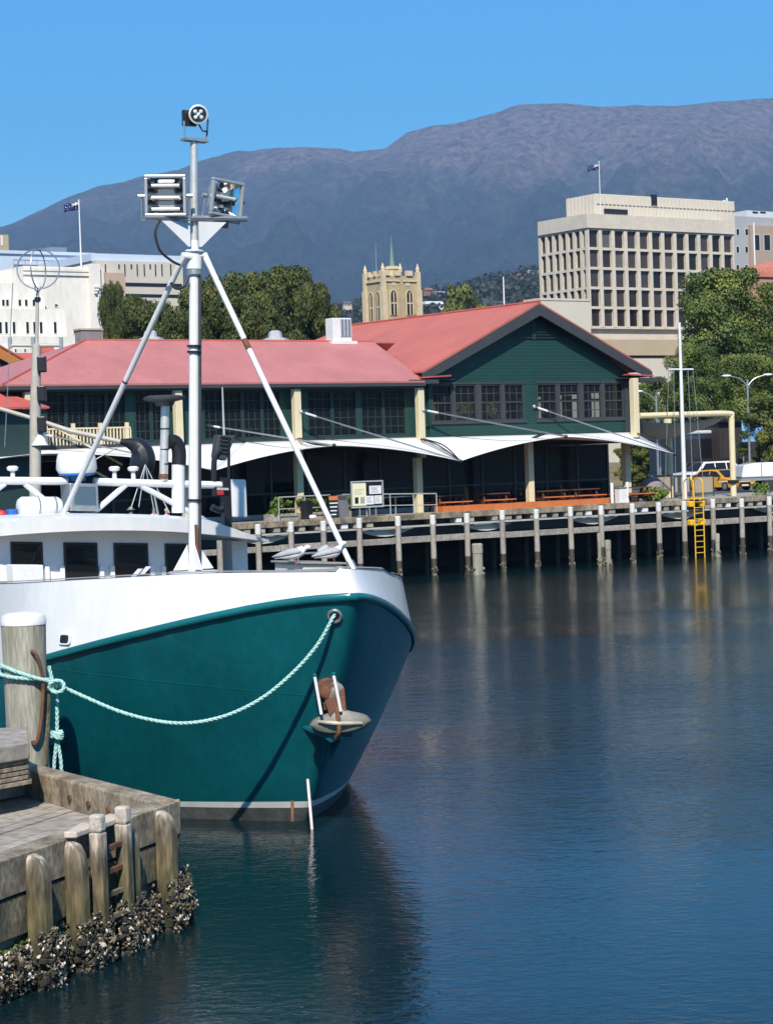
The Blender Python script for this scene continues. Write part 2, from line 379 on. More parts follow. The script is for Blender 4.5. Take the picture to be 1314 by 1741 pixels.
for j in range(12):
    row = []
    for i in range(60):
        a = -1.5+3.0*i/59; k = j/11; R_ = 1300+1500*k
        row.append(V((R_*math.sin(a), -R_*math.cos(a), -4+(70+170*sstep(k, 0, .8))*min(1, k*6)*(.55+.75*abs(NZ.noise(V((a*3.1, k*2, 4))))))))
    rows.append(row)
tag(MB().grid(rows).build('unseen_reflected_hills', pm('reflected_hill_green', (.018, .026, .012), .95, .4, .01, col2=(.06, .065, .035))), kind='structure')  # unseen hills added behind the camera so window glass reflects dark land, not bright sky
b = MB(); b.box(WF, -900, 900, 7.2, 8, -4, 2.84); tag(b.build('seawall', pm('seawall_stone', (.05, .046, .04), .9, .3, 1, bump=.4)), kind='structure')
# mountain
SKY = [(-1800, 470), (-700, 440), (-300, 415), (0, 386), (50, 366), (100, 342), (160, 318), (240, 300), (300, 289), (345, 272), (400, 256), (480, 250), (540, 250), (600, 256), (655, 253), (672, 240), (690, 225), (740, 211), (790, 208), (835, 191), (880, 178), (950, 174), (1020, 181), (1080, 178), (1150, 180), (1220, 172), (1314, 165), (1500, 150), (1900, 175), (3000, 260)]
def skyy(x):
    for (a, ya), (c, yc) in zip(SKY, SKY[1:]):
        if x <= c:
            return ya+(yc-ya)*max(0, (x-a))/(c-a)
    return SKY[-1][1]
def mountain():
    b = MB(); rows = []
    nx, ny = 420, 90
    cols = []
    for i in range(nx+1):
        x = -1800+4800*i/nx
        y = skyy(x)+3.0*NZ.fractal(V((x*.022, 5, 0)), 1, 2, 4)
        d = ray(x, y); d = d/d.y; cols.append(d)
    zs_ = [d.z for d in cols]
    sm = [sum(zs_[max(0, min(nx, i+k))] for k in range(-28, 29))/57 for i in range(nx+1)]
    for j in range(ny+1):
        t = j/ny; Y = 3600+4600*t; row = []
        for i, d in enumerate(cols):
            e = (sm[i]+(d.z-sm[i])*t**4)*8200                                  # height the crest needs over the camera
            f = .10*t+.90*t**1.25
            w = V((d.x*8.2, t*4.2, 0))
            x = d.x
            gul = NZ.ridged_multi_fractal(V((d.x*55+41.37+3*NZ.noise(w*2+V((7.3, 2.7, 1.1))), t*3.0+5.63, 1.29)), 1, 2.1, 5, 1, 2)
            n = NZ.fractal(V((d.x*26+17.71, t*7+3.37, 4.43)), .9, 2, 5)
            z = e*f+(n*150+(gul-1.1)*30)*math.sin(math.pi*min(1, t*1.0))**.8
            if j == ny: z = e
            z = min(z, d.z*Y-.012*(1-t)*Y) if j < ny else z
            row.append(V((d.x*Y, Y, CAMH+z)))
        rows.append(row)
    rows.append([V((p.x*1.15, p.y*1.15, p.z*.75)) for p in rows[-1]])
    rows.append([V((p.x*1.1, p.y*1.1, -3)) for p in rows[-1]])
    b.grid(rows)
    m = bpy.data.materials.new('mountain_forest_and_rock'); m.use_nodes = True; t = m.node_tree; p = t.nodes['Principled BSDF']; p.inputs['Roughness'].default_value = .95
    p.inputs['Specular IOR Level'].default_value = .1
    g = t.nodes.new('ShaderNodeNewGeometry'); sx = t.nodes.new('ShaderNodeSeparateXYZ'); t.links.new(g.outputs['Position'], sx.inputs[0])
    def nz(sc, st, det=8, ro=.6):
        mp = t.nodes.new('ShaderNodeMapping'); mp.inputs['Scale'].default_value = st; t.links.new(g.outputs['Position'], mp.inputs[0])
        n = t.nodes.new('ShaderNodeTexNoise'); n.inputs['Scale'].default_value = sc; n.inputs['Detail'].default_value = det; n.inputs['Roughness'].default_value = ro
        t.links.new(mp.outputs[0], n.inputs[0]); return n.outputs[0]
    hz = t.nodes.new('ShaderNodeMapRange'); hz.inputs['From Min'].default_value = 560; hz.inputs['From Max'].default_value = 1330; t.links.new(sx.outputs['Z'], hz.inputs[0])
    a = t.nodes.new('ShaderNodeMath'); a.operation = 'MULTIPLY_ADD'; a.inputs[1].default_value = 1.5; t.links.new(nz(.0024, (1, .7, 1), 10, .68), a.inputs[0]); t.links.new(hz.outputs[0], a.inputs[2])
    r = t.nodes.new('ShaderNodeValToRGB'); e = r.color_ramp.elements
    e[0].position = .78; e[0].color = (.010, .018, .014, 1); e[1].position = 1.25; e[1].color = (.080, .062, .056, 1)
    x = e.new(.98); x.color = (.026, .030, .026, 1)
    xr = t.nodes.new('ShaderNodeMapRange'); xr.inputs['From Min'].default_value = -1400; xr.inputs['From Max'].default_value = 900; xr.inputs['To Min'].default_value = -.26; xr.inputs['To Max'].default_value = .06; t.links.new(sx.outputs['X'], xr.inputs[0])
    ax_ = t.nodes.new('ShaderNodeMath'); t.links.new(a.outputs[0], ax_.inputs[0]); t.links.new(xr.outputs[0], ax_.inputs[1])
    hf = t.nodes.new('ShaderNodeMath'); hf.operation = 'MULTIPLY'; hf.inputs[1].default_value = .68; t.links.new(ax_.outputs[0], hf.inputs[0])
    e[0].position = .62; x.position = .80; e[2].position = 1.0
    t.links.new(hf.outputs[0], r.inputs[0])
    sp = t.nodes.new('ShaderNodeValToRGB'); sp.color_ramp.elements[0].position = .4; sp.color_ramp.elements[1].position = .66
    sp.color_ramp.elements[0].color = (.42, .43, .45, 1); sp.color_ramp.elements[1].color = (2.5, 2.4, 2.3, 1)
    t.links.new(nz(.026, (1.2, .8, 1), 7, .78), sp.inputs[0])
    mx = t.nodes.new('ShaderNodeMix'); mx.data_type = 'RGBA'; mx.blend_type = 'MULTIPLY'; mx.inputs[0].default_value = 1
    t.links.new(r.outputs[0], mx.inputs[6]); t.links.new(sp.outputs[0], mx.inputs[7]); t.links.new(mx.outputs[2], p.inputs['Base Color'])
    bp = t.nodes.new('ShaderNodeBump'); bp.inputs['Strength'].default_value = .8; bp.inputs['Distance'].default_value = 40
    t.links.new(nz(.008, (1.2, .8, .9), 8, .7), bp.inputs['Height']); t.links.new(bp.outputs[0], p.inputs['Normal'])
    o = b.build('mountain', m, smooth=True, ang=3)
    tag(o, kind='structure')
mountain()
# haze
b = MB(); b.box(ID, -12000, 12000, -4200, 12500, -6, 2100)
hz = bpy.data.materials.new('haze_air'); hz.use_nodes = True; t = hz.node_tree; t.nodes.clear()
o = t.nodes.new('ShaderNodeOutputMaterial'); pv = t.nodes.new('ShaderNodeVolumePrincipled')
pv.inputs['Color'].default_value = (.40, .62, 1, 1); pv.inputs['Density'].default_value = 9.5e-5; pv.inputs['Anisotropy'].default_value = .1
t.links.new(pv.outputs[0], o.inputs['Volume'])
tag(b.build('haze', hz, smooth=False), kind='stuff', label='thin pale blue haze in front of the mountain', cat='haze')
# ------------------------------------------------------------------ foliage
def lobes_for(w, h, n, seed, z0=.0):
    r = random.Random(seed); out = []
    for i in range(n):
        a = r.uniform(0, 6.283); t = r.uniform(0, 1); z = z0+h*(t)
        env = math.sin(math.pi*min(.93, max(.16, .16+.78*(t**.9))))**.55
        rr = w*env*r.uniform(.2, .88)
        s = r.uniform(.13, .27)*w*(1.15-.3*t)
        out.append((rr*math.cos(a), rr*math.sin(a), min(z, z0+h-s*.8), s))
    return out
def crown_mb(lobes, n, leaf, seed, fill=True):
    r = random.Random(seed); b = MB()
    tot = sum(l[3]**2 for l in lobes)
    for (x, y, z, s) in lobes:
        for k in range(int(n*s*s/tot)):
            d = V((r.gauss(0, 1), r.gauss(0, 1), r.gauss(0, 1)+.25)).normalized()
            c = V((x, y, z))+V((d.x, d.y, d.z*.8))*s*(r.random()**.3)*r.uniform(.8, 1.15)
            nn = (d+V((r.gauss(0, .42), r.gauss(0, .42), r.gauss(0, .42)))).normalized()
            u = nn.orthogonal().normalized(); w = nn.cross(u); g = r.uniform(0, 6.28)
            u, w = u*math.cos(g)+w*math.sin(g), w*math.cos(g)-u*math.sin(g)
            L = leaf*r.uniform(.55, 1.3)
            b.add([c-u*L*.5, c+w*L*.38+nn*L*.06, c+u*L*.55, c-w*L*.38+nn*L*.06], [(0, 1, 2, 3)])
    return b
def make_tree(name, label, w, h, trunkh, nl, n, leaf, lm, seed, loc, group):
    t = thing(name, loc, label, 'tree', group)
    lb = lobes_for(w, h, nl, seed, trunkh*.75)
    o = V(loc)
    b = crown_mb([(x+o.x, y+o.y, z+o.z, s) for x, y, z, s in lb], n, leaf, seed)
    b.build('crown', lm, t, smooth=False, recalc=False)
    b = MB(); r = random.Random(seed)
    b.tube(smoothpts([o, o+V((.1, 0, trunkh*.5)), o+V((-.1, .1, trunkh)), o+V((.1, 0, trunkh+h*.45))]), [w*.075*(1-.8*i/18) for i in range(19)], 8)
    for (x, y, z, s) in lb[:9]:
        p = o+V((0, 0, trunkh*r.uniform(.8, 1.2)))
        b.tube(smoothpts([p, o+V((x*.5, y*.5, (z+p.z-o.z)*.5)), o+V((x, y, z))], 4), [w*.03*(1-.75*i/8) for i in range(9)], 6)
    b.build('trunk', bark, t)
    return t
def base(x, Y): p = atY(x, 800, Y); return V((p.x, p.y, 2.9))
def topz(x, y, Y): return atY(x, y, Y).z-2.9
# dark trees behind the restaurant roof
gT = 'dark trees behind the restaurant roof'
TR = []
proto = {}
def tree(kind, x, ytop, Y, wpx, label, rot=0):
    nm, w0, h0 = kind
    w = wpx*Y/FPX; h = topz(x, ytop, Y); loc = base(x, Y)
    if kind not in proto:
        c = {'oak': ('dark_tree', 11, 12, 2.0, 120, 70000, .25, leaf1, 11), 'oakb': ('dark_tree', 11, 12, 2, 100, 64000, .25, leaf1, 29), 'plane': ('plane_tree', 12, 15, 3, 130, 70000, .235, leaf2, 5), 'planeb': ('plane_tree', 12, 15, 2.5, 110, 62000, .235, leaf2, 17), 'bright': ('street_tree', 6, 8, 1.2, 70, 20000, .22, leaf3, 8)}[nm]
        group = gT if nm[:3] == 'oak' else 'trees on the quay'
        t = make_tree(c[0], label, c[1]/2, c[2]-c[3]*.75, c[3], c[4], c[5], c[6], c[7], c[8], loc, group)
        proto[kind] = t
        t.scale = (w/c[1], w/c[1], h/c[2]); t.rotation_euler.z = rot; CH[t] = [(k, []) for k in kids(t)]
        proto[kind, 'd'] = (c[1], c[2])
    else:
        a, h1 = proto[kind, 'd']
        t = dup(proto[kind], loc, label, rot, (w/a, w/a, h/h1))
    return t
OA, OB, PA, PB, BR = ('oak', 0, 0), ('oakb', 0, 0), ('plane', 0, 0), ('planeb', 0, 0), ('bright', 0, 0)
tree(OA, 488, 452, 185, 210, 'tallest dark green tree right of the white mast, rising above the red roof')
tree(OB, 412, 462, 195, 215, 'rounded dark green tree just right of the white mast and its stay')
tree(OA, 440, 497, 172, 200, 'lower olive green tree in front of the tall dark trees right of the mast', 2)
tree(OB, 546, 478, 180, 135, 'dark green tree at the right end of the clump, beside the church tower', 1.2)
tree(OA, 350, 486, 178, 170, 'dark green tree directly behind the white mast', 4)
tree(OB, 275, 512, 175, 170, 'dark tree with reddish leaves in front of the beige office with slit windows', 2.5)
tree(OA, 243, 502, 185, 120, 'dark green tree beside the drainpipes of the cream building', 3.1)
tree(OB, 203, 478, 200, 70, 'slender dark tree rising against the right edge of the cream building', .4)
tree(OA, 310, 532, 168, 150, 'low dark bush-like tree behind the left stay of the mast', 5)
tree(OB, 590, 560, 170, 60, 'low dark tree behind the white air conditioner on the roof', 5)
# plane trees on the right
tree(PA, 1245, 455, 158, 250, 'largest leafy plane tree in front of the pale office block')
tree(PB, 1330, 480, 165, 200, 'plane tree at the right edge below the red tiled roof', 1)
tree(PB, 1118, 640, 150, 110, 'small plane tree between the green gable and the white flagpole', 2)
tree(PA, 1185, 585, 146, 140, 'mid sized plane tree right behind the white flagpole', 3)
tree(PB, 1270, 600, 150, 170, 'broad plane tree behind the double armed street lamp', 4.2)
tree(BR, 1312, 672, 128, 115, 'yellow green young tree beside the blue banner')
tree(BR, 1096, 738, 150, 95, 'yellow green bush seen under the sail at the right end of the gable', 2)
tree(BR, 1140, 742, 160, 90, 'yellow green bush behind the thin pole under the small grey sail', 4)
tree(BR, 1074, 748, 140, 70, 'yellow green bush right behind the corner post of the gable', 3)
tree(PA, 1090, 690, 160, 70, 'low plane tree behind the single armed street lamp', 5)
# trees by the church and on the slope
tree(BR, 800, 484, 420, 110, 'bright green tree on the slope right of the church tower', 1)
tree(BR, 720, 535, 330, 60, 'small green tree at the right foot of the church tower', 2)
tree(BR, 650, 548, 330, 55, 'small green tree in front of the church tower windows', 3)
tree(BR, 775, 515, 380, 90, 'green tree between the white flat roofed house and the slope', 4)
def forest():
    b = MB(); r = random.Random(3)
    for k in range(5200):
        q = 420+1130*r.random()**.75; Y = (q+80)/.82
        x = r.uniform(-.20, .24)*Y; y = Y+r.uniform(-60, 60)
        p = V((x, y, 0))-W0; s, qq = p.dot(TW), p.dot(BW)
        if qq < 380: continue
        if NZ.noise(V((x*.012, y*.012, 9))) < -.05 and r.random() < .6: continue
        z = Hg(s, qq); h = r.uniform(5, 10); w = h*r.uniform(.4, .65)
        for j in range(int(26)):
            d = V((r.gauss(0, 1), r.gauss(0, 1), r.gauss(0, 1))).normalized()
            c = V((x, y, z+h*.5))+V((d.x*w, d.y*w, d.z*h*.5))*r.uniform(.5, 1.0)
            u = V((r.gauss(0, 1), r.gauss(0, 1), r.gauss(0, 1))).normalized(); v = u.cross(d).normalized(); L = w*.5*r.uniform(.6, 1.2)
            b.add([c-u*L, c+v*L*.7, c+u*L, c-v*L*.7], [(0, 1, 2, 3)])
    return b
tag(forest().build('hillside_forest', leafm('gum_leaves', (.014, .02, .012), (.032, .04, .022), (.07, .075, .04)), smooth=False, recalc=False), 'grey green trees covering the suburban hill beyond the church tower', 'forest', kind='stuff')
# hillside houses
wl = [pm('house_wall_white', (.6, .58, .55), .7, .05), pm('house_wall_cream', (.5, .42, .33), .7, .05), pm('house_wall_brick', (.25, .13, .09), .8, .1)]
rfm = [pm('roof_grey', (.3, .3, .31), .6, .1), pm('roof_dark', (.09, .085, .09), .7, .1), pm('roof_terracotta', (.3, .11, .07), .7, .1), pm('roof_white', (.7, .7, .7), .6, .05)]
def house(x, y, wpx, hpx, wi, ri, flat, label):
    p = march(x, y); D = p.y; w = wpx*D/FPX; h = hpx*D/FPX; d = w*.7
    p = p-UP*2; t = thing('hillside_house', p, label, 'house', 'houses on the hillside')
    f = FR(p, WANG+rnd(-.4, .4))
    MB().box(f, -w/2, w/2, -d/2, d/2, 0, 2+h*.65).build('wall', wl[wi], t, False)
    b = MB()
    if flat: b.box(f, -w*.56, w*.56, -d*.56, d*.56, 2+h*.66, 2+h)
    else: b.prism([f(-w*.56, -d*.6, 2+h*.62), f(-w*.56, d*.6, 2+h*.62), f(-w*.5, 0, 2+h*1.1)], f(w*1.1, 0, 0)-f(0, 0, 0))
    b.build('roof', rfm[ri], t, False)
    for k in (-.28, .05, .3):
        MB().box(f, w*k-w*.07, w*k+w*.07, -d/2-.06, -d/2+.05, 2+h*.2, 2+h*.52).build('window', glassd, t, False)
for a in [(735, 527, 36, 14, 0, 3, 1, 'white flat roofed house just right of the church tower'),
          (745, 505, 22, 9, 1, 0, 0, 'cream house with grey roof among hillside trees above the white flat roofed house'),
          (728, 498, 14, 8, 2, 2, 0, 'brick house with terracotta roof right of the church tower top'),
          (789, 500, 14, 9, 0, 2, 0, 'small white house among trees halfway between tower and office block'),
          (805, 498, 10, 7, 1, 1, 0, 'small cream house right next to the small white house on the hill'),
          (886, 474, 14, 8, 1, 2, 0, 'cream hill house with terracotta roof left of the pale office block'),
          (906, 472, 18, 12, 2, 0, 0, 'brick house with grey roof touching the left edge of the pale office block'),
          (912, 486, 14, 9, 0, 1, 0, 'white house with dark roof low on the hill beside the office block'),
          (596, 536, 24, 12, 0, 0, 0, 'white house with grey roof left of the church tower'),
          (612, 524, 20, 10, 0, 3, 0, 'white gabled house close to the left side of the church tower'),
          (590, 522, 14, 9, 1, 1, 0, 'cream house with dark roof at the right edge of the dark trees'),
          (606, 545, 26, 12, 0, 1, 1, 'low white house with dark flat roof below the other houses left of the tower'),
          (762, 512, 12, 7, 0, 0, 0, 'tiny white house with grey roof between the bright green trees'),
          (860, 490, 12, 7, 1, 0, 0, 'tiny cream house hidden in trees left of the pole on the gable roof')]: house(*a)
# ================================================================== CITY BUILDINGS (all set out on the wharf's grid)
def bblk(b, x0, x1, yt, q, depth, zb=2.9, yref=None):
    """box with its front on the wharf-parallel plane q, sides at photo columns x0,x1, top at photo row yt"""
    s0, z = SZ(x0, yt, q); s1, z1 = SZ(x1, yt, q); z = (z+z1)/2
    b.box(WF, s0, s1, q, q+depth, zb, z); return s0, s1, z
def win(t, s0, s1, z0, z1, q, fm, gm=None, d=.12, name='window', proud=.04):
    """framed window: frame (part) > pane"""
    w = .07
    b = MB().mat(fm)
    b.box(WF, s0, s0+w, q-proud, q+d, z0, z1); b.box(WF, s1-w, s1, q-proud, q+d, z0, z1)
    b.box(WF, s0+w, s1-w, q-proud, q+d, z0, z0+w); b.box(WF, s0+w, s1-w, q-proud, q+d, z1-w, z1)
    o = b.build(name, None, t, False)
    MB().box(WF, s0+w, s1-w, q-.01, q+.02, z0+w, z1-w).build('pane', gm or glassd, o, False)
    return o
# pale office block with recessed window grid
def office():
    q0 = SQ(1005, 800, 2.9)[1]
    P = atY(1005, 600, 350); q0 = (P-W0).dot(BW); sc = (P-W0).dot(TW)
    conc = pm('pale_precast_concrete', (.54, .475, .385), .8, .1, .3, fine=.08)
    panel = pm('cream_fluted_panel', (.56, .51, .43), .8, .05, .4)
    def zat(y): return SZ(1005, y, q0)[1]
    s1 = SZ(1248, 420, q0)[0]; Wd = s1-sc
    # left face depth from pixel 917 on plane s=sc
    p = onpl(917, 420, W0+TW*sc, TW); Dp = (p-W0).dot(BW)-q0
    t = thing('office_building', WF(sc, q0, 2.9), 'pale concrete office block with a grid of dark windows and a flag on top', 'building')
    zt, zr, zb = zat(388), zat(363), zat(556)
    b = MB().mat(conc)
    b.box(WF, sc+.7, s1, q0+.7, q0+Dp, 2.9, zr-.3)                      # core
    b.box(WF, sc-.25, s1+.1, q0-.25, q0+Dp, zt+.1, zr)                  # top band
    nc, nr = 12, 5
    pw = Wd/nc; rh = (zt-zb)/nr
    for i in range(nc+1):
        s = sc+pw*i; b.box(WF, s-.36 if i else sc, s+.36 if i < nc else s1, q0, q0+.72, zb, zt)
    for j in range(nr+1):
        z = zb+rh*j; b.box(WF, sc+.003, s1-.003, q0+.06, q0+.70, z-.22, z+.22)
    nl = 7; pl = Dp/nl
    for i in range(1, nl+1):
        q = q0+pl*i; b.box(WF, sc, sc+.72, q-.28, q+.28, zb, zt)
    for j in range(nr+1):
        z = zb+rh*j; b.box(WF, sc+.06, sc+.69, q0+.73, q0+Dp, z-.22, z+.22)
    b.build('wall', None, t, False)
    wm = [glassm('office_glass', (.028, .022, .02), see=0), glassm('office_glass_blind', (.10, .095, .085), see=0, rough=.1), glassm('office_glass_dim', (.05, .042, .04), see=0, rough=.06), glassm('office_glass_dark', (.014, .012, .012), see=0)]
    rw = random.Random(4)
    for j in range(nr):
        for i in range(nc):
            s = sc+pw*i; z = zb+rh*j
            MB().box(WF, s+.36, s+pw-.36, q0+.55, q0+.63, z+.22, z+rh-.22).build('window', wm[1 if (i, j) in ((1, 4), (2, 3), (6, 3)) else rw.choice((0, 0, 2, 3))], t, False)
        for i in range(nl):
            q = q0+pl*i; z = zb+rh*j
            MB().box(WF, sc+.5, sc+.6, q+.28, q+pl-.28, z+.22, z+rh-.22).build('window', wm[0], t, False)
    # penthouse with fluted panels, vents
    zp, zq = zat(323), zat(361)
    ph0 = SZ(1012, 330, q0+3)[0]; ph1 = SZ(1248, 350, q0+3)[0]
    b = MB().mat(panel); b.box(WF, ph0, ph1, q0+3, q0+Dp-2, zr, zp)
    n = 36
    for i in range(n):
        s = ph0+(ph1-ph0)*(i+.5)/n; w = (ph1-ph0)/n*.32
        b.box(WF, s-w, s+w, q0+2.8, q0+3.01, zr+2.2, zp-.2); b.box(WF, s-w, s+w, q0+2.8, q0+3.01, zr+.4, zr+1.9)
    m = int(n*(Dp-5)/(ph1-ph0))
    for i in range(m):
        q = q0+3+(Dp-5)*(i+.5)/m; w = (Dp-5)/m*.32
        b.box(WF, ph0-.2, ph0+.01, q-w, q+w, zr+.4, zp-.2)
    b.build('penthouse', None, t, False)
    for (x0, x1, y0, y1) in ((1027, 1067, 354, 364), (1108, 1117, 330, 348)):
        a, z1 = SZ(x0, y0, q0+2.7); c, z0 = SZ(x1, y1, q0+2.7)
        MB().box(WF, a, c, q0+2.65, q0+3.2, z0, z1).build('vent_louvre', black, t, False)
    f0 = SZ(1235, 323, q0+6)[0]
    MB().cyl(WF(f0, q0+6, zp), WF(f0, q0+6, zp+1), .18).cyl(WF(f0-.7, q0+6, zp), WF(f0-.7, q0+6, zp+.6), .25).build('flue', white, t)
    # podium and blank annex
    tan = pm('tan_podium_wall', (.42, .33, .22), .85, .06, .3); crm = pm('cream_podium_wall', (.55, .50, .41), .85, .05, .3)
    z1, z0 = zat(578), zat(556)
    MB().box(WF, sc-1, s1+3, q0-1.5, q0+.0, 2.9, z1-3).build('podium', crm, t, False)
    MB().box(WF, sc-1, s1+3, q0-1.9, q0+.0, zat(605), z1).build('podium_band', tan, t, False)
    a, zz = SZ(918, 510, q0-6); c, _ = SZ(1003, 510, q0-6)
    MB().mat(crm).box(WF, a, c, q0-6, q0-2, 2.9, zz).mat(conc).box(WF, a-.1, c+.1, q0-6.1, q0-1.9, zz+.003, zz+.35).build('annex', None, t, False)
    # flagpole on the roof
    fp = WF(ph0+.5, q0+2.4, zr); ft = atY(1011, 275, fp.y)
    f = thing('flagpole', fp, 'white flagpole with a dark blue flag on top of the pale office block', 'flagpole')
    MB().cyl(fp, V((fp.x, fp.y, ft.z)), .09, .05).ball(V((fp.x, fp.y, ft.z)), .12).build('pole', white, f)
    flag(f, V((fp.x-.05, fp.y, ft.z-.3)), 1.9, .95)
def flag(par, tip, L, Hh):
    blue = pm('flag_blue', (.012, .02, .10), .7, .1); rows = []
    for j in range(5):
        rows.append([tip+V((-L*i/8, .12*L*math.sin(i*1.1), -Hh*j/4-.14*Hh*i/8*2+.05*math.sin(i*1.3))) for i in range(9)])
    MB().grid(rows).build('flag', blue, par, solid=.03)
    b = MB().mat(white)
    def at(u, v): i = u*8; return tip+V((-L*u, .12*L*math.sin(i*1.1)-.05, -Hh*v-.28*Hh*u+.05*math.sin(i*1.3)))
    def band(a, c, w):
        n = V((-(at(*c)-at(*a)).z, 0, (at(*c)-at(*a)).x)).normalized()*w
        b.prism([at(*a)-n, at(*c)-n, at(*c)+n, at(*a)+n], (0, -.012, 0))
    band((.02, .25), (.46, .25), Hh*.045); band((.24, .02), (.24, .5), Hh*.05); band((.02, .03), (.46, .49), Hh*.025); band((.02, .49), (.46, .03), Hh*.025)
    for u, v in ((.22, .78), (.75, .2), (.75, .82), (.62, .5), (.88, .42), (.8, .55)): b.ball(at(u, v), Hh*.05, .02, Hh*.05, 6)
    b.build('flag_emblem', None, par)
office()
# church tower
def church():
    q0 = (atY(655, 560, 400)-W0).dot(BW); sc = SZ(652, 500, q0)[0]; s1 = SZ(711, 500, q0)[0]
    p = onpl(622, 500, W0+TW*sc, TW); D = (p-W0).dot(BW)-q0
    z = lambda y: SZ(660, y, q0)[1]
    stone = pm('golden_sandstone', (.40, .31, .18), .9, .15, .5, fine=.12); pale = pm('pale_sandstone', (.55, .44, .28), .9, .12, .6, fine=.1)
    t = thing('church_tower', WF(sc, q0, 2.9), 'square golden sandstone church tower with battlements and a green spire', 'church tower')
    b = MB().mat(stone); zt = z(468)
    b.box(WF, sc, s1, q0, q0+D, 2.9, zt)
    b.mat(pale)
    for (s, q) in ((sc, q0), (s1, q0), (sc, q0+D)):
        b.box(WF, s-.55, s+.55, q-.55, q+.55, 2.9, z(492)); b.box(WF, s-.4, s+.4, q-.4, q+.4, z(492), zt+.8)
    b.box(WF, sc-.25, s1+.25, q0-.25, q0+D+.2, z(478), z(475))
    b.mat(stone).box(WF, (sc+s1)/2-.35, (sc+s1)/2+.35, q0-.35, q0, 2.9, z(470))
    b.build('wall', None, t, False)
    b = MB().mat(pale); n = 6; step = (s1-sc)/n
    for i in range(n):
        if i % 2 == 0: b.box(WF, sc+step*i-.1, sc+step*(i+1), q0-.3, q0+.3, zt, zt+1.0)
    step = D/n
    for i in range(n):
        if i % 2 == 0: b.box(WF, sc-.3, sc+.3, q0+.35+step*i, q0+step*(i+1), zt+.004, zt+1.0)
    b.box(WF, sc, s1, q0+D*.9, q0+D, zt, zt+.8)
    b.build('battlement', None, t, False)
    for (s, q) in ((sc, q0), (s1, q0), (sc, q0+D), ((sc+s1)/2, q0)): MB().mat(pale).lathe(WF(s, q, zt+.7), [(.42, 0), (.42, .5), (.5, .55), (.06, 1.7)], 4).build('pinnacle', None, t, False)
    def lancet(face, c, w, z0, z1):
        pts = []
        for k in range(9):
            a = math.pi*k/8
            pts.append((c+w*math.cos(a), z1-w*1.3+math.sin(a)*w*1.5))
        pts += [(c-w, z0), (c+w, z0)]
        def tr(a, zz, o): return WF(a, q0-o, zz) if face else WF(sc-o, a, zz)
        o = MB().mat(pale); 
        big = [(c+(a-c)*1.35, z1+(zz-z1)*1.05+.15) for a, zz in pts]
        o.prism([tr(a, zz, .02) for a, zz in big], tr(0, 0, .14)-tr(0, 0, 0))
        w1 = o.build('window', None, t, False)
        MB().mat(glassd).prism([tr(a, zz, .15) for a, zz in pts], tr(0, 0, .03)-tr(0, 0, 0)).build('pane', None, w1, False)
        o = MB().mat(pale).box((lambda x, y, zz: tr(x, zz, y)), c-.1, c+.1, .18, .3, z0, z1-.2)
        o.box((lambda x, y, zz: tr(x, zz, y)), c-w*.9, c+w*.9, .18, .28, (z0+z1)/2-.15, (z0+z1)/2+.1); o.build('tracery', None, w1, False)
    wd_ = s1-sc
    for k in (.27, .73): lancet(1, sc+wd_*k, .62, z(535), z(494))
    for k in (.3, .7): lancet(0, q0+D*k, .5, z(545), z(496))
    for k in (.3, .7): MB().box(WF, sc+wd_*k-.5, sc+wd_*k+.5, q0-.08, q0+.02, z(485), z(478.5)).build('stone_panel', pale, t, False)
    cc = WF((sc+s1)/2, q0+D*.45, zt); r = 1.0
    MB().mat(pale).lathe(cc, [(1.5, -.5), (1.5, 1.3), (1.7, 1.4), (1.7, 1.9), (1.2, 2.0)], 8).build('turret', None, t, False)
    tip = atY(677, 401, cc.y)
    MB().mat(pm('copper_green', (.13, .22, .17), .7, .2, 2)).lathe(cc, [(.6, 1.9), (.4, 3.2), (.16, 6.0), (.04, tip.z-cc.z)], 8).build('spire', None, t)
    a = WF(sc+.6, q0+D*.5, zt); tp = atY(651, 411, a.y)
    MB().cyl(a, V((a.x, a.y, tp.z)), .1, .05).build('flagpole', steel, t)
church()
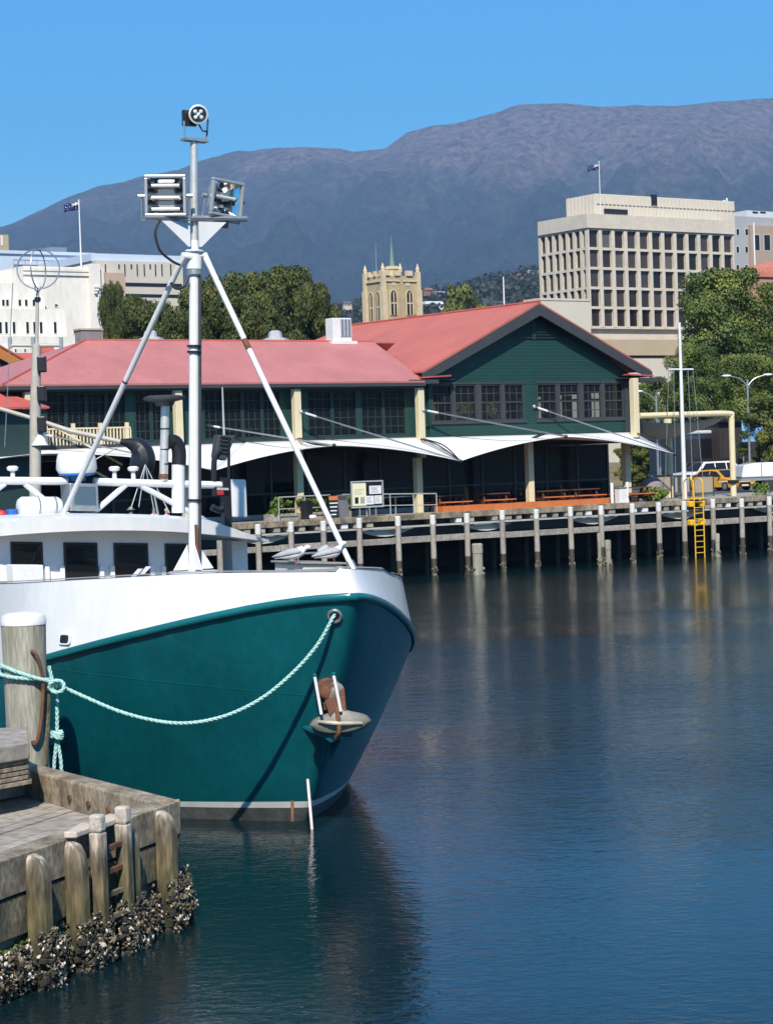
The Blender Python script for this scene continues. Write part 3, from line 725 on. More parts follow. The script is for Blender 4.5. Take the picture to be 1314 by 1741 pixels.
# cream art-deco building on the left
def artdeco():
    q0 = (atY(150, 600, 235)-W0).dot(BW)
    crm = pm('cream_render', (.68, .64, .575), .85, .08, .25, st=(1, 1, .35), fine=.07)
    t = thing('cream_building', WF(SZ(165, 600, q0)[0], q0, 2.9), 'stepped cream art deco building with small windows at the left edge', 'building')
    b = MB().mat(crm)
    s0, s1, z1 = bblk(b, 40, 155, 453, q0, 18)
    a0, a1, z2 = bblk(b, 155, 170, 448, q0-.8, 18.7)
    bblk(b, 170.5, 176, 455, q0-.3, 18)
    for y in (458, 465): bb = SZ(100, y, q0)[1]; b.box(WF, s0-.1, s1, q0-.18, q0, bb-.18, bb+.12)
    for k in range(3):
        zz = SZ(160, 487+k*5, q0-.8)[1]; b.box(WF, a0+.2, a1-.2-.2*k, q0-1.1, q0-.8, zz-.12, zz+.1)
    bblk(b, -80, 75, 481, q0-2.5, 2.5); bblk(b, -90, 112, 524, q0-5, 2.5); bblk(b, -90, 148, 571, q0-7.5, 2.5); bblk(b, -60, 145, 592, q0-8, .5)
    bblk(b, -60, 38, 459, q0+3, 12)
    b.build('wall', None, t, False)
    MB().cyl(WF(a1+.45, q0-.9, 2.9), WF(a1+.45, q0-.9, z2-2), .1).build('drainpipe', white, t)
    def w(x0, x1, y0, y1, q):
        s0, za = SZ(x0, y0, q); s1, zb = SZ(x1, y1, q)
        win(t, s0, s1, zb, za, q, crm, d=.1, proud=.05)
    for x in (2, 9, 30, 41, 54): w(x, x+7, 508, 521, q0-2.5)
    for x in (-3, 7, 20, 43, 55, 66, 90): w(x, x+7.5, 546, 568, q0-5)
    w(92, 99, 516, 522, q0); w(124, 131, 561, 568, q0)
    for k in range(8): w(8+k*16, 13+k*16, 592, 600, q0-8)
    # flagpole
    fp = WF(a0-.3, q0+1, z2-.5); tp = atY(151, 338, fp.y)
    f = thing('flagpole', fp, 'white flagpole with a dark flag on the cream art deco building', 'flagpole')
    MB().cyl(fp, V((fp.x, fp.y, tp.z)), .1, .06).build('pole', white, f)
    flag(f, V((fp.x, fp.y, tp.z-.2)), 1.7, .9)
artdeco()
def blockhouse(name, label, cat, x0, x1, yt, D, mat, depth=15, extra=None):
    q = (atY((x0+x1)/2, 600, D)-W0).dot(BW); s0, z = SZ(x0, yt, q); s1, _ = SZ(x1, yt, q)
    t = thing(name, WF(s0, q, 2.9), label, cat)
    MB().box(WF, s0, s1, q, q+depth, 2.9, z).build('wall', mat, t, False)
    return t, q, s0, s1, z
# blue roofed hall behind
bluish = pm('pale_blue_cladding', (.46, .53, .62), .5, .05, .3)
t, q, s0, s1, z = blockhouse('metal_clad_hall', 'pale blue metal clad hall behind the cream building', 'building', -80, 157, 428, 330, bluish, 30)
b = MB().mat(bluish).box(WF, s0-.3, s1+.3, q-.3, q+30, z+.003, z+.5).build('parapet', None, t, False)
MB().mat(steel).cyl(WF(s1-14, q-.6, z-1), WF(s1, q-.6, z-1), .08).cyl(WF(s1-14, q-.6, z-2), WF(s1, q-.6, z-2), .06).build('railing', None, t)
for k in range(8): MB().cyl(WF(s1-14+k*2, q-.6, z-2.6), WF(s1-14+k*2, q-.6, z-1), .05).build('railing_post', steel, t)
MB().box(WF, s1-6, s1-3, q+3, q+6, z+.5, z+1.6).build('roof_plant', steel, t, False)
# beige office with slit windows
bei = pm('beige_office_wall', (.50, .455, .385), .8, .05, .3)
t, q, s0, s1, z = blockhouse('beige_office', 'beige office with narrow slit windows behind the dark trees and the left stay', 'building', 162, 310, 442, 320, bei, 20)
MB().box(WF, s0-.2, s1+.2, q+1, q+19, z+.003, SZ(230, 431, q)[1]).build('roof_storey', bluish, t, False)
for k, x in enumerate((177, 200, 210, 221, 231, 243, 253, 262, 273, 288)):
    a, z1 = SZ(x, 448, q); c, z0 = SZ(x+4.5, 458 if k in (1, 3, 6) else 470, q); win(t, a, c, z0, z1, q, bei, d=.1)
for (y0, y1, x0) in ((480, 488, 213), (499, 506, 213)):
    a, z1 = SZ(x0, y0, q); c, z0 = SZ(309, y1, q); MB().box(WF, a, c, q-.06, q+.05, z0, z1).build('window_strip', glassd, t, False)
a, z1 = SZ(178, 463, q-3); c, z0 = SZ(212, 463, q-3)
MB().box(WF, a, c, q-3, q, 2.9, z1).build('side_wing', pm('tan_brick', (.42, .31, .22), .85, .08), t, False)
# far left block
t, q, s0, s1, z = blockhouse('tower_block', 'khaki tower block top cut by the left edge of the view', 'building', -120, 14, 394, 420, pm('khaki_render', (.40, .34, .20), .8, .05), 20)
a, z1 = SZ(1, 400, q); c, z0 = SZ(5, 417, q); MB().box(WF, a, c, q-.1, q+.02, z0, z1).build('wall_strip', white, t, False)
# grey apartments and red roofed building on the right
gr = pm('grey_apartment_render', (.33, .34, .345), .8, .06, .3)
t, q, s0, s1, z = blockhouse('apartment_block', 'grey apartment block right of the pale office block', 'building', 1240, 1400, 366, 400, gr, 20)
a, z1 = SZ(1269, 357, q+4); MB().box(WF, a, s1, q+4, q+14, z, z1).build('roof_storey', pm('pale_grey_render', (.5, .5, .5), .8, .05), t, False)
for x in (1279, 1292): a, zt_ = SZ(x, 359, q+4); c, zb_ = SZ(x+9, 362, q+4); MB().box(WF, a, c, q+3.9, q+4.05, zb_, zt_).build('window', glassd, t, False)
for j, y in enumerate((388, 418, 449)):
    for x in (1251, 1266, 1283, 1300):
        if j and x > 1270: continue
        a, z1 = SZ(x, y-(2 if x > 1270 else 0), q); c, z0 = SZ(x+6, y+(12 if j or x < 1270 else 4), q); win(t, a, c, z0, z1, q, white, d=.1)
tan2 = pm('tan_render', (.36, .27, .20), .8, .05)
a, z1 = SZ(1275, 382, q-.6); c, _ = SZ(1400, 382, q-.6)
MB().box(WF, a, c, q-.6, q, 2.9, z1).build('bay', tan2, t, False)
for x in (1280, 1298):
    a, z1 = SZ(x, 398, q-.6); c, z0 = SZ(x+12, 426, q-.6); win(t, a, c, z0, z1, q-.6, white, d=.1)
q = (atY(1300, 600, 330)-W0).dot(BW); a, zt_ = SZ(1276, 470, q); c, zb_ = SZ(1400, 470, q)
t = thing('brick_building', WF(a, q, 2.9), 'building with a domed red tiled roof behind the plane tree at the right edge', 'building')
MB().box(WF, a, c, q, q+4, 2.9, zt_).build('wall', pm('salmon_brick', (.42, .22, .15), .85, .1), t, False)
tile = pm('red_roof_tiles', (.36, .09, .055), .75, .3, 2.5, col2=(.5, .2, .14), fine=.3)
rows = []
for j in range(7):
    k = j/6; rr = math.cos(k*1.35)
    rows.append([WF((a+c)/2+(c-a)*.52*rr*x_, q+2+2.3*rr*y_, zt_+2.6*math.sin(k*1.35)) for x_, y_ in ((-1, -1), (0, -1), (1, -1), (1, 0), (1, 1), (0, 1), (-1, 1), (-1, 0), (-1, -1))])
MB().grid(rows).build('roof', tile, t)
MB().cyl(WF(a+3, q+2, zt_), WF(a+3, q+2, SZ(1291, 375, q)[1]), .12).build('mast', white, t)
# ================================================================== WHARF
ORD = ['first', 'second', 'third', 'fourth', 'fifth', 'sixth', 'seventh', 'eighth', 'ninth', 'tenth', 'eleventh', 'twelfth', 'thirteenth', 'fourteenth', 'fifteenth', 'sixteenth', 'seventeenth', 'eighteenth']
wh = thing('wharf', WF(0, 0, 0), 'long timber wharf on piles in front of the restaurant', 'wharf')
MB().mat(pm('wharf_deck_boards', (.22, .2, .175), .85, .2, .8, col2=(.32, .3, .27), fine=.2)).box(WF, -60, 60, .32, 8.6, 2.72, 2.9).build('deck', None, wh, False)
b = MB().mat(wood)
for k in range(-15, 15):
    j = rnd(-.02, .02); b.box(WF, k*4+.01, k*4+3.98, j, .32+j*.2, 2.66, 2.93+rnd(-.015, .015))
b.build('edge_beam', None, wh, False, bevel=.015)
jm = MB().mat(white); jm.box(ID, -.17, .17, 0, .5, -.11, .11)
j0 = None
for k in range(48):
    s = -16+k*.72+rnd(-.1, .1)
    if rnd(0, 1) < .18: continue
    w_ = rnd(.8, 1.1)
    b = MB().mat([white, woodh, woodh, concrete][random.randrange(4)]).box(WF, s-.17*w_, s+.17*w_, .06, .6, 2.44, 2.655)
    b.build('joist_end', None, wh, False)
b = MB().mat(pm('pale_wale_strip', (.4, .39, .36), .7, .15, 1, fine=.1)); b.box(WF, -60, 60, .0, .14, 2.33, 2.41); b.build('wale_strip', None, wh, False)
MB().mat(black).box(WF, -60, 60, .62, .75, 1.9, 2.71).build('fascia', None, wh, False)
b = MB().mat(woodh)
for k in range(-8, 9):
    b.box(WF, k*6.1+.02, k*6.1+6.07, .0+rnd(-.015, .02), .2, 1.60+rnd(-.03, .03), 1.88+rnd(-.03, .03))
b.build('wale_beam', None, wh, False, bevel=.015)
bk = pm('pale_bracket_concrete', (.5, .47, .4), .8, .1)
for k in range(-5, 6):
    s = -.6+6.2*k+(.4 if k % 2 else 0)
    b = MB().mat(bk); pts = []
    for i in range(9):
        u = -1+i/4; pts.append(WF(s+u*1.5, .24, 2.28-.32*(1-abs(u)**1.7)))
    pts += [WF(s+1.5, .24, 2.30), WF(s-1.5, .24, 2.30)]
    b.prism(pts, BW*.35); b.build('bracket', None, wh, False)
b = MB().mat(woodwet)
for k in range(-24, 24):
    b.cyl(WF(k*2.02, 3.2, -2), WF(k*2.02, 3.2, 2.7), .15, n=8)
b.build('inner_piles', None, wh)
wh.children  # keep
PS = [-13.45, -11.76, -10.06, -8.14, -6.01, -4.05, -2.09, 0, 2.06, 4.17, 6.11, 8.13, 9.87, 11.58]
PR = [13.56, 15.58, 17.56, 19.6, 21.6]
LFT = [-15.4, -17.3]
capw = pm('white_pile_cap', (.6, .59, .56), .6, .1, 5, fine=.08)
pilegrey = pm('grey_pile_timber', (.22, .195, .16), .85, .3, 3, st=(1, 1, .2), col2=(.37, .34, .29), bump=.5, bscale=9, fine=.25)
def pile(s, label):
    t = thing('wharf_pile', WF(s, -.16, 0), label, 'pile', 'white capped wharf piles')
    l = rnd(-.02, .02); h = 2.87+rnd(-.03, .03)
    P = lambda z: WF(s+l*z*.5, -.16, z)
    MB().mat(pilegrey).lathe(P(0), [(.135, .85), (.13, 1.6), (.128, h-.43)], 12).build('shaft', None, t)
    MB().mat(capw).lathe(P(0), [(.136, h-.44), (.136, h-.03), (.11, h)], 12).build('cap', None, t)
    b = MB().mat(woodwet).lathe(P(0), [(.136, -1.5), (.137, .4), (.134, .87+rnd(-.05, .05))], 12)
    b.build('wet_band', None, t)
    b = MB().mat(growth)
    for k in range(16):
        a = rnd(0, 6.28); b.ball(P(0)+TW*.12*math.cos(a)-BW*.12*math.sin(a)+UP*(rnd(-.1, .45)), rnd(.03, .075), rnd(.03, .07), rnd(.03, .09), 6)
    b.build('tidal_growth', None, t)
for i, s in enumerate(PS[::-1]+LFT): pile(s, ORD[i]+' white capped timber pile left of the yellow ladder')
for i, s in enumerate(PR): pile(s, ORD[i]+' white capped timber pile right of the yellow ladder')
def stub(x, yt, r, lab):
    s, z = SZ(x, yt, -.75)
    t = thing('stub_pile', WF(s, -.75, 0), lab, 'pile', 'short olive stub piles')
    MB().mat(pilewood).lathe(WF(s, -.75, 0), [(r*.92, -1.5), (r*.92, z-.42)], 14).build('shaft', None, t)
    MB().mat(pilewood).lathe(WF(s, -.75, 0), [(r, z-.45), (r, z-.05), (r*.8, z)], 14).build('cap', None, t)
    b = MB().mat(growth)
    for k in range(14): a = rnd(0, 6.28); b.ball(WF(s+r*math.cos(a), -.75+r*math.sin(a), rnd(-.1, .3)), rnd(.04, .09), n=6)
    b.build('tidal_growth', None, t)
stub(811, 924, .26, 'thick olive stub pile below the middle of the restaurant')
stub(1033, 918, .15, 'slim olive stub pile beside a white capped pile right of the picnic tables')
stub(1219, 907, .12, 'slim stub pile with growth just right of the yellow ladder')
stub(1018, 906, .10, 'thin mossy stub pile half hidden left of a white capped pile')
# yellow ladder
s0 = SZ(1189, 900, -.35)[0]
lad = thing('wharf_ladder', WF(s0, -.35, 0), 'yellow steel ladder with looped handrails on the wharf face', 'ladder')
w2 = .31
for sg in (-1, 1):
    pts = [WF(s0+sg*w2, -.35, -.9), WF(s0+sg*w2, -.35, 3.3)]
    for k in range(9):
        a = math.pi*k/8; pts.append(WF(s0+sg*w2, -.35+.36-.36*math.cos(a), 3.72+.28*math.sin(a)))
    pts.append(WF(s0+sg*w2, .37, 2.9)); MB().tube(pts, .032, 8).build('handrail', yellow, lad)
for k in range(11): z = -.05+k*.285; MB().cyl(WF(s0-w2, -.35, z), WF(s0+w2, -.35, z), .02, n=6).build('rung', yellow, lad)
MB().box(WF, s0-w2, s0+w2, -.42, .1, 2.93, 3.0).build('top_step', yellow, lad, False, bevel=.01)
for z in (2.55, 1.62):
    for sg in (-1, 1): MB().box(WF, s0+sg*.36-.16, s0+sg*.36+.16, -.3, .0, z, z+.3).build('standoff', yellow, lad, False, bevel=.05)
# ================================================================== RESTAURANT (two storeys, wing + gable)
bd = thing('restaurant_building', WF(0, 2, 2.9), 'two storey dark green weatherboard restaurant with red roofs and cream posts', 'building')
GS0, GS1, GC = -2.1, 10.75, 4.4
D2, FZ, GE = 2.9, 6.25, 9.3
QG, QW, QGL = 2.5, 2.6, 4.6          # gable wall, wing upper wall, ground-floor glazing
APZ = SZ(905, 512, 1.8)[1]
# gable wall with window openings
def wallgrid(b, q, s0, s1, z0, z1, holes, d=.2):
    ss = sorted({s0, s1, *[h[0] for h in holes], *[h[1] for h in holes]}); zz = sorted({z0, z1, *[h[2] for h in holes], *[h[3] for h in holes]})
    for i in range(len(ss)-1):
        for j in range(len(zz)-1):
            cs, cz = (ss[i]+ss[i+1])/2, (zz[j]+zz[j+1])/2
            if any(h[0] < cs < h[1] and h[2] < cz < h[3] for h in holes): continue
            b.box(WF, ss[i], ss[i+1], q, q+d, zz[j], zz[j+1])
def mwin(s0, s1, z0, z1, q, nx, ny, fm=greyt, rail=True, gm=None):
    b = MB().mat(fm); w = .07
    b.box(WF, s0, s0+w, q-.03, q+.1, z0, z1); b.box(WF, s1-w, s1, q-.03, q+.1, z0, z1)
    b.box(WF, s0+w, s1-w, q-.03, q+.1, z0, z0+w); b.box(WF, s0+w, s1-w, q-.03, q+.1, z1-w, z1)
    if rail: b.box(WF, s0+w, s1-w, q+.0, q+.09, (z0+z1)/2-.035, (z0+z1)/2+.035)
    o = b.build('window', None, bd, False)
    b = MB().mat(fm)
    for i in range(1, nx): s = s0+(s1-s0)*i/nx; b.box(WF, s-.018, s+.018, q+.03, q+.07, z0+w, z1-w)
    for j in range(1, ny):
        z = z0+(z1-z0)*j/ny
        if rail and abs(z-(z0+z1)/2) < .05: continue
        b.box(WF, s0+w, s1-w, q+.034, q+.066, z-.018, z+.018)
    b.build('glazing_bars', None, o, False)
    MB().box(WF, s0+w, s1-w, q+.045, q+.055, z0+w, z1-w).build('pane', gm or glass, o, False)
hz0, hz1 = SZ(800, 716, QG)[1], SZ(800, 653, QG)[1]
gwins = []
for x0, x1 in ((734, 769), (773, 810), (817, 853), (857, 891), (913, 947), (951, 985), (991, 1023), (1027, 1060)):
    gwins.append((SZ(x0, 690, QG)[0], SZ(x1, 690, QG)[0]))
b = MB().mat(greenw)
grp = [(gwins[0][0], gwins[3][1], hz0, hz1), (gwins[4][0], gwins[7][1], hz0, hz1)]
wallgrid(b, QG, GS0, GS1, FZ, GE, grp)
b.add([WF(GS0, QG, GE), WF(GS1, QG, GE), WF(GC, QG, APZ-.15), WF(GS0, QG+.2, GE), WF(GS1, QG+.2, GE), WF(GC, QG+.2, APZ-.15)], [(0, 1, 2), (3, 5, 4), (0, 2, 5, 3), (1, 4, 5, 2)])
b.box(WF, GS1-.2, GS1, QG+.2, 18.5, FZ, FZ+.7); b.box(WF, GS1-.2, GS1, QG+.2, 18.5, FZ+2.3, GE)
for k in range(6): b.box(WF, GS1-.2, GS1, QG+.2+3*k, QG+1.1+3*k, FZ+.7, FZ+2.3)
#                                 # right side wall
b.box(WF, GS0, GS0+.2, QG+.2, 18.5, FZ, GE)
b.build('gable_wall', None, bd, False)
for k, (s0, s1) in enumerate(gwins): mwin(s0, s1, hz0, hz1, QG+.02, 3, 4)
b = MB().mat(greyt)
for a, c in ((0, 1), (1, 2), (2, 3), (4, 5), (5, 6), (6, 7)): b.box(WF, gwins[a][1]+.002, gwins[c][0]-.002, QG-.04, QG+.14, hz0, hz1)
for g0 in grp: b.box(WF, g0[0]-.1, g0[1]+.1, QG-.07, QG+.05, hz0-.12, hz0-.003); b.box(WF, g0[0]-.1, g0[1]+.1, QG-.05, QG+.0, hz1+.003, hz1+.1)
b.box(WF, GS1-.55, GS1+.02, QG-.05, QG-.003, FZ, GE)
b.build('window_surround', None, bd, False)
b = MB().mat(greent)
for k in range(7): z = APZ-1.75+k*.14; hw = (APZ-.55-z)*1.7; b.box(WF, GC-hw, GC-.12, QG-.09, QG-.0, z, z+.05); b.box(WF, GC+.12, GC+hw, QG-.09, QG-.0, z, z+.05)
b.box(WF, GC-.11, GC+.11, QG-.06, QG, APZ-1.8, APZ-.55)
b.build('gable_vent', None, bd, False)
# gable roof
QR = 18.5; sl_ = (APZ-9.62)/7.1
def roofplane(b, pts, th=.1): b.prism([WF(*p) for p in pts], UP*-th)
EL, ER, QF = GC-7.15, GC+7.15, 1.95
ez = APZ-7.15*sl_
b = MB().mat(roofg)
roofplane(b, [(EL, QF, ez), (GC, QF, APZ), (GC, QR, APZ), (EL, QR+6, ez)])
roofplane(b, [(GC, QF, APZ), (ER, QF, ez), (ER, QR+6, ez), (GC, QR, APZ)])
roofplane(b, [(EL, QR+6, ez), (GC, QR, APZ), (ER, QR+6, ez)])
b.mat(roofs).tube([WF(GC, QF-.02, APZ+.02), WF(GC, QR, APZ+.02)], .07, 6)
b.build('gable_roof', None, bd, False)
b = MB().mat(greyt)
for sg in (-1, 1):
    d = .55
    b.prism([WF(GC, QF-.06, APZ-.11), WF(GC+sg*7.2, QF-.06, ez-.12), WF(GC+sg*7.2, QF-.06, ez-.42), WF(GC+sg*6.2, QF-.06, ez-.42+.28), WF(GC, QF-.06, APZ-.11-d)], BW*.12)
    b.box(WF, GC+sg*7.15-.85, GC+sg*7.15+.85, QF-.04, 3.2, ez-.62, ez-.43)
    x0, x1 = sorted((GC+sg*5.2, GC+sg*7.15))
    b.box(WF, x0, x1, QF+.1, 3.0, ez-.44, ez-.42+.003)
b.build('bargeboard', None, bd, False)
b = MB().mat(roofs)
for sg in (-1, 1):
    b.prism([WF(GC+sg*7.15-sg*-.1, QF-.1, ez-.30), WF(GC+sg*7.15+sg*.12, QF+1.4, ez-.30), WF(GC+sg*5.6, QF+1.4, ez-.22), WF(GC+sg*5.6, QF-.1, ez-.22)], UP*-.07)
b.build('eave_return', None, bd, False)
# wing roof
WE = SZ(505, 649, 1.9)[1]; WL0 = SZ(5, 657, 1.9)[0]; pit = .466
RQ = 6.5; RZ = WE+pit*(RQ-1.9); RL = SZ(145, 587, RQ)[0]
b = MB().mat(roofr)
roofplane(b, [(WL0, 1.9, WE), (GS0-.62, 1.9, WE), (GS0-.3, RQ, RZ), (RL, RQ, RZ)], .08)
roofplane(b, [(WL0, 11.1, WE), (WL0, 1.9, WE), (RL, RQ, RZ)], .08)
roofplane(b, [(GS0+1, 11.1, WE), (WL0, 11.1, WE), (RL, RQ, RZ), (GS0+1, RQ, RZ)], .08)
b.mat(roofs).tube([WF(WL0, 1.9, WE), WF(RL, RQ, RZ), WF(GS0-.3, RQ, RZ)], .06, 6)
b.build('wing_roof', None, bd, False)
b = MB().mat(greyt)
b.box(WF, WL0, GS0-.62, 1.82, 1.95, WE-.24, WE-.09); b.box(WF, WL0, WL0+.1, 1.95, 11, WE-.24, WE-.09)
b.box(WF, WL0+.1, GS0-.62, 1.95, 3.2, WE-.30, WE-.25)
b.build('gutter', None, bd, False)
# wing upper wall + windows
wz0, wz1 = SZ(600, 741, QW)[1], SZ(600, 662, QW)[1]
groups = [(77, 215), (228, 285), (345, 478), (522, 607), (613, 702-12)]
wh_ = []
for x0, x1 in groups:
    a = SZ(x0, 700, QW)[0]; c = SZ(x1, 700, QW)[0]; wh_.append((a, c, wz0, wz1))
b = MB().mat(greenw); wallgrid(b, QW, WL0+.9, GS0-.003, FZ, WE-.31, wh_)
b.box(WF, WL0+.9, WL0+1.1, QW+.2, 10.8, FZ, WE-.1); b.build('wing_wall', None, bd, False)
for (a, c, z0, z1), n in zip(wh_, (4, 2, 4, 2, 2)):
    w_ = (c-a)/n
    for k in range(n): mwin(a+w_*k+.01, a+w_*(k+1)-.01, z0, z1, QW+.02, 3, 5, greent, False)
b = MB().mat(greyt).box(WF, WL0+.8, GS0, QW-.05, QW-.003, FZ-.05, FZ+.28); b.box(WF, GS0, GS1, QG-.05, QG-.003, FZ-.15, FZ+.02)
b.build('sill_band', None, bd, False)
# floors, interior
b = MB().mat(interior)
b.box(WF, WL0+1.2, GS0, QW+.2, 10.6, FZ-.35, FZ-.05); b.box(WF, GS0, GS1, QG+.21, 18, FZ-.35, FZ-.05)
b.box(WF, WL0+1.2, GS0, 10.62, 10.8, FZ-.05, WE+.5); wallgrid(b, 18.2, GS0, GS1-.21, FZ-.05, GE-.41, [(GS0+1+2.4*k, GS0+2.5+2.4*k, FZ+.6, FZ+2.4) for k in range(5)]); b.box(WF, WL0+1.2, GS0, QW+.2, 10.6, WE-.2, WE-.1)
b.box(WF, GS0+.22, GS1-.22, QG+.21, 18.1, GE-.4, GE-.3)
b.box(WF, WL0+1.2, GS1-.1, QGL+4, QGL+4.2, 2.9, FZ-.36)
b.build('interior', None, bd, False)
b = MB().mat(interiorw)
p0, p1 = SZ(1032, 700, 4)[0], SZ(1050, 700, 4)[0]; b.box(WF, p0, p1+.6, 4.2, 4.3, FZ, GE-.7)
for x in (928, 955): p0 = SZ(x, 690, 4)[0]; b.box(WF, p0, p0+.55, 3.9, 4.0, FZ+.6, GE-.9)
b.box(WF, SZ(780, 700, 5)[0], SZ(1020, 700, 5)[0], 5, 5.1, 8.1, 8.25)
b.build('interior_panel', None, bd, False)
for x, y, q in ((500-250, 712, 4), (505-120, 712, 4), (420, 710, 4.1), (575, 712, 4), (640, 709, 4), (750, 708, 3.6), (800, 706, 3.6), (935, 706, 3.5), (975, 705, 3.6), (1010, 704, 3.5)):
    s, z = SZ(x, y, q); z = FZ+.75
    b = MB().mat(white).box(WF, s-.55, s+.55, q-.3, q+.5, z-.04, z).lathe(WF(s-.2, q, z), [(.05, 0), (.09, .12), (.03, .28)], 8).lathe(WF(s+.25, q+.1, z), [(.06, 0), (.08, .1), (.03, .2)], 8)
    b.mat(black).cyl(WF(s, q+.1, FZ-.05), WF(s, q+.1, z-.04), .05)
    b.build('dining_table', None, bd)
# ground floor glazing and posts
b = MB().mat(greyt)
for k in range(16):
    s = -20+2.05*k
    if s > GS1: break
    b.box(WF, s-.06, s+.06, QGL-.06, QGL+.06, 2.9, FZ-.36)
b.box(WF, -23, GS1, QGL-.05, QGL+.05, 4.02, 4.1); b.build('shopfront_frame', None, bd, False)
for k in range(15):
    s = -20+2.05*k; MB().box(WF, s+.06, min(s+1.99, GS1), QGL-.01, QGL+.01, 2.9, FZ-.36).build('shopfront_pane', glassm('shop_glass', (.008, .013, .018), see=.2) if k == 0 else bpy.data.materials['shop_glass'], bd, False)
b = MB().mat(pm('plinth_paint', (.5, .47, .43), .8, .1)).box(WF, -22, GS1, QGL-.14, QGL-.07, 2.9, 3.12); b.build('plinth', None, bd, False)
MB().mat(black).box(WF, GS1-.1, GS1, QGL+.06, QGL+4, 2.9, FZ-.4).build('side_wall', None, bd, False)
for x in (505, 715, 48, 303):
    s = SZ(x+2, 700, 2.0)[0]
    b = MB().mat(cream).box(WF, s-.17, s+.17, 1.98, 2.3, 5.5, WE-.31).build('post', None, bd, False, bevel=.02)
for x in (512, 715, 905, 1070, 55, 320):
    s = SZ(x, 860, 2.0)[0]
    MB().mat(cream).box(WF, s-.165, s+.165, 1.98, 2.3, 2.9, 6.1 if x > 800 else 5.5).build('lower_post', None, bd, False, bevel=.02)
s = SZ(1079, 690, 1.9)[0]; MB().mat(cream).box(WF, s-.17, s+.17, 1.75, 2.1, FZ-.1, GE-.15).build('post', None, bd, False, bevel=.02)
# balcony balustrade behind the left boat mast
b = MB().mat(cream)
a, c = SZ(78, 740, 2.6)[0], SZ(222, 740, 2.6)[0]
zt_ = FZ+.95
for k in range(26):
    s = a+(c-a)*k/25; w_ = .09 if k % 8 == 0 else .03; b.box(WF, s-w_, s+w_, 2.58, 2.64, FZ, zt_+(.25 if k % 8 == 0 else 0))
b.box(WF, a, c, 2.57, 2.65, zt_, zt_+.07)
b.build('balustrade', None, bd, False)
b = MB().mat(cream)
for dz in (0, .95): b.prism([WF(a+.3, 2.3, FZ+.05+dz), WF(a+3.4, 2.3, FZ-1.6+dz), WF(a+3.4, 2.3, FZ-1.52+dz), WF(a+.3, 2.3, FZ+.14+dz)], BW*.08)
b.build('stair_rail', None, bd, False)
# roof plant: air conditioner, vents, pole
s, q = SZ(576, 585, RQ+.3)[0], RQ
t = thing('air_conditioner', WF(s, q, RZ), 'white boxed air conditioner with grille on the roof ridge', 'air conditioner')
MB().mat(white).box(WF, s-.62, s+.45, q-.2, q+.5, RZ-.1, RZ+1.12).build('casing', None, t, False, bevel=.03)
MB().mat(steel).box(WF, s-.22, s+.40, q-.23, q-.195, RZ+.22, RZ+1.05).build('grille', None, t, False)
b = MB().mat(white)
for k in range(4): b.box(WF, s-.22+.2*k, s-.2+.2*k, q-.25, q-.225, RZ+.22, RZ+1.05)
b.build('grille_bars', None, t, False)
MB().mat(white).box(WF, s-.8, s+.65, q-.35, q+.55, RZ-.15, RZ+.0).build('base_frame', None, t, False)
def roofvent(x, sc, lab):
    s = SZ(x, 580, RQ+.6)[0]; t = thing('roof_vent', WF(s, RQ+.6, RZ), lab, 'roof vent', 'pale domed vents on the wing roof')
    MB().mat(steelw).lathe(WF(s, RQ+.6, RZ-.2), [(.9*sc, 0), (.85*sc, .32), (.45*sc, .42), (.4*sc, .62*sc+.2), (.25*sc, .72*sc+.2)], 8).build('cowl', None, t, ang=.3)
    MB().mat(steelw).box(WF, s-1.1*sc, s+1.1*sc, RQ+.1, RQ+1.2, RZ-.25, RZ-.02).build('flashing', None, t, False)
roofvent(468, .75, 'pale roof vent on the red roof left of the air conditioner')
roofvent(256, .7, 'pale roof vent on the red roof left of the white mast')
s = SZ(157, 580, RQ)[0]; t = thing('chimney', WF(s, RQ, RZ), 'short grey brick chimney at the left end of the red ridge', 'chimney')
MB().mat(pm('grey_brick', (.2, .19, .19), .9, .2)).box(WF, s-.55, s+.5, RQ, RQ+.6, RZ-.3, RZ+.45).build('stack', None, t, False)
MB().mat(concrete).box(WF, s-.6, s+.55, RQ-.05, RQ+.65, RZ+.453, RZ+.53).build('capping', None, t, False)
pp = WF(GC, 6, APZ); tp = atY(857, 470, pp.y+3)
s, z = SZ(857, 515, 12.0); pp = WF(s, 12, APZ-abs(s-GC)*sl_)
t = thing('roof_mast', pp, 'slim white pole standing on the red gable roof near its peak', 'pole')
MB().mat(white).cyl(pp-UP*.5, pp+UP*(SZ(857, 470, 12)[1]-pp.z), .07, .03).build('pole', None, t)
MB().mat(white).lathe(pp-UP*.3, [(.22, 0), (.22, .5), (.1, .7)], 8).build('socket', None, t)
# small eave pole between
# ------------------------------------------------------------------ shade sails and their rigging
def sail(name, label, inner, outer, sag=.25):
    n = 28; rows = []
    I = smoothpts(inner, 14) if len(inner) > 2 else [inner[0].lerp(inner[1], k/n) for k in range(n+1)]
    def samp(pts, u):
        L = [0]
        for a, c in zip(pts, pts[1:]): L.append(L[-1]+(c-a).length)
        d = u*L[-1]
        for i in range(len(pts)-1):
            if d <= L[i+1]+1e-6: return pts[i].lerp(pts[i+1], (d-L[i])/max(1e-6, L[i+1]-L[i]))
        return pts[-1]
    for j in range(9):
        v = j/8; rows.append([samp(I, i/n).lerp(samp(outer, i/n), v)-UP*sag*math.sin(math.pi*v)*.6*math.sin(math.pi*i/n)**.5 for i in range(n+1)])
    return tag(MB().mat(sailm).grid(rows).build(name, None, solid=.02, ang=3), label, 'shade sail', 'white shade sails along the restaurant')
def OP(x, y, q=.45): s, z = SZ(x, y, q); return WF(s, q, z)
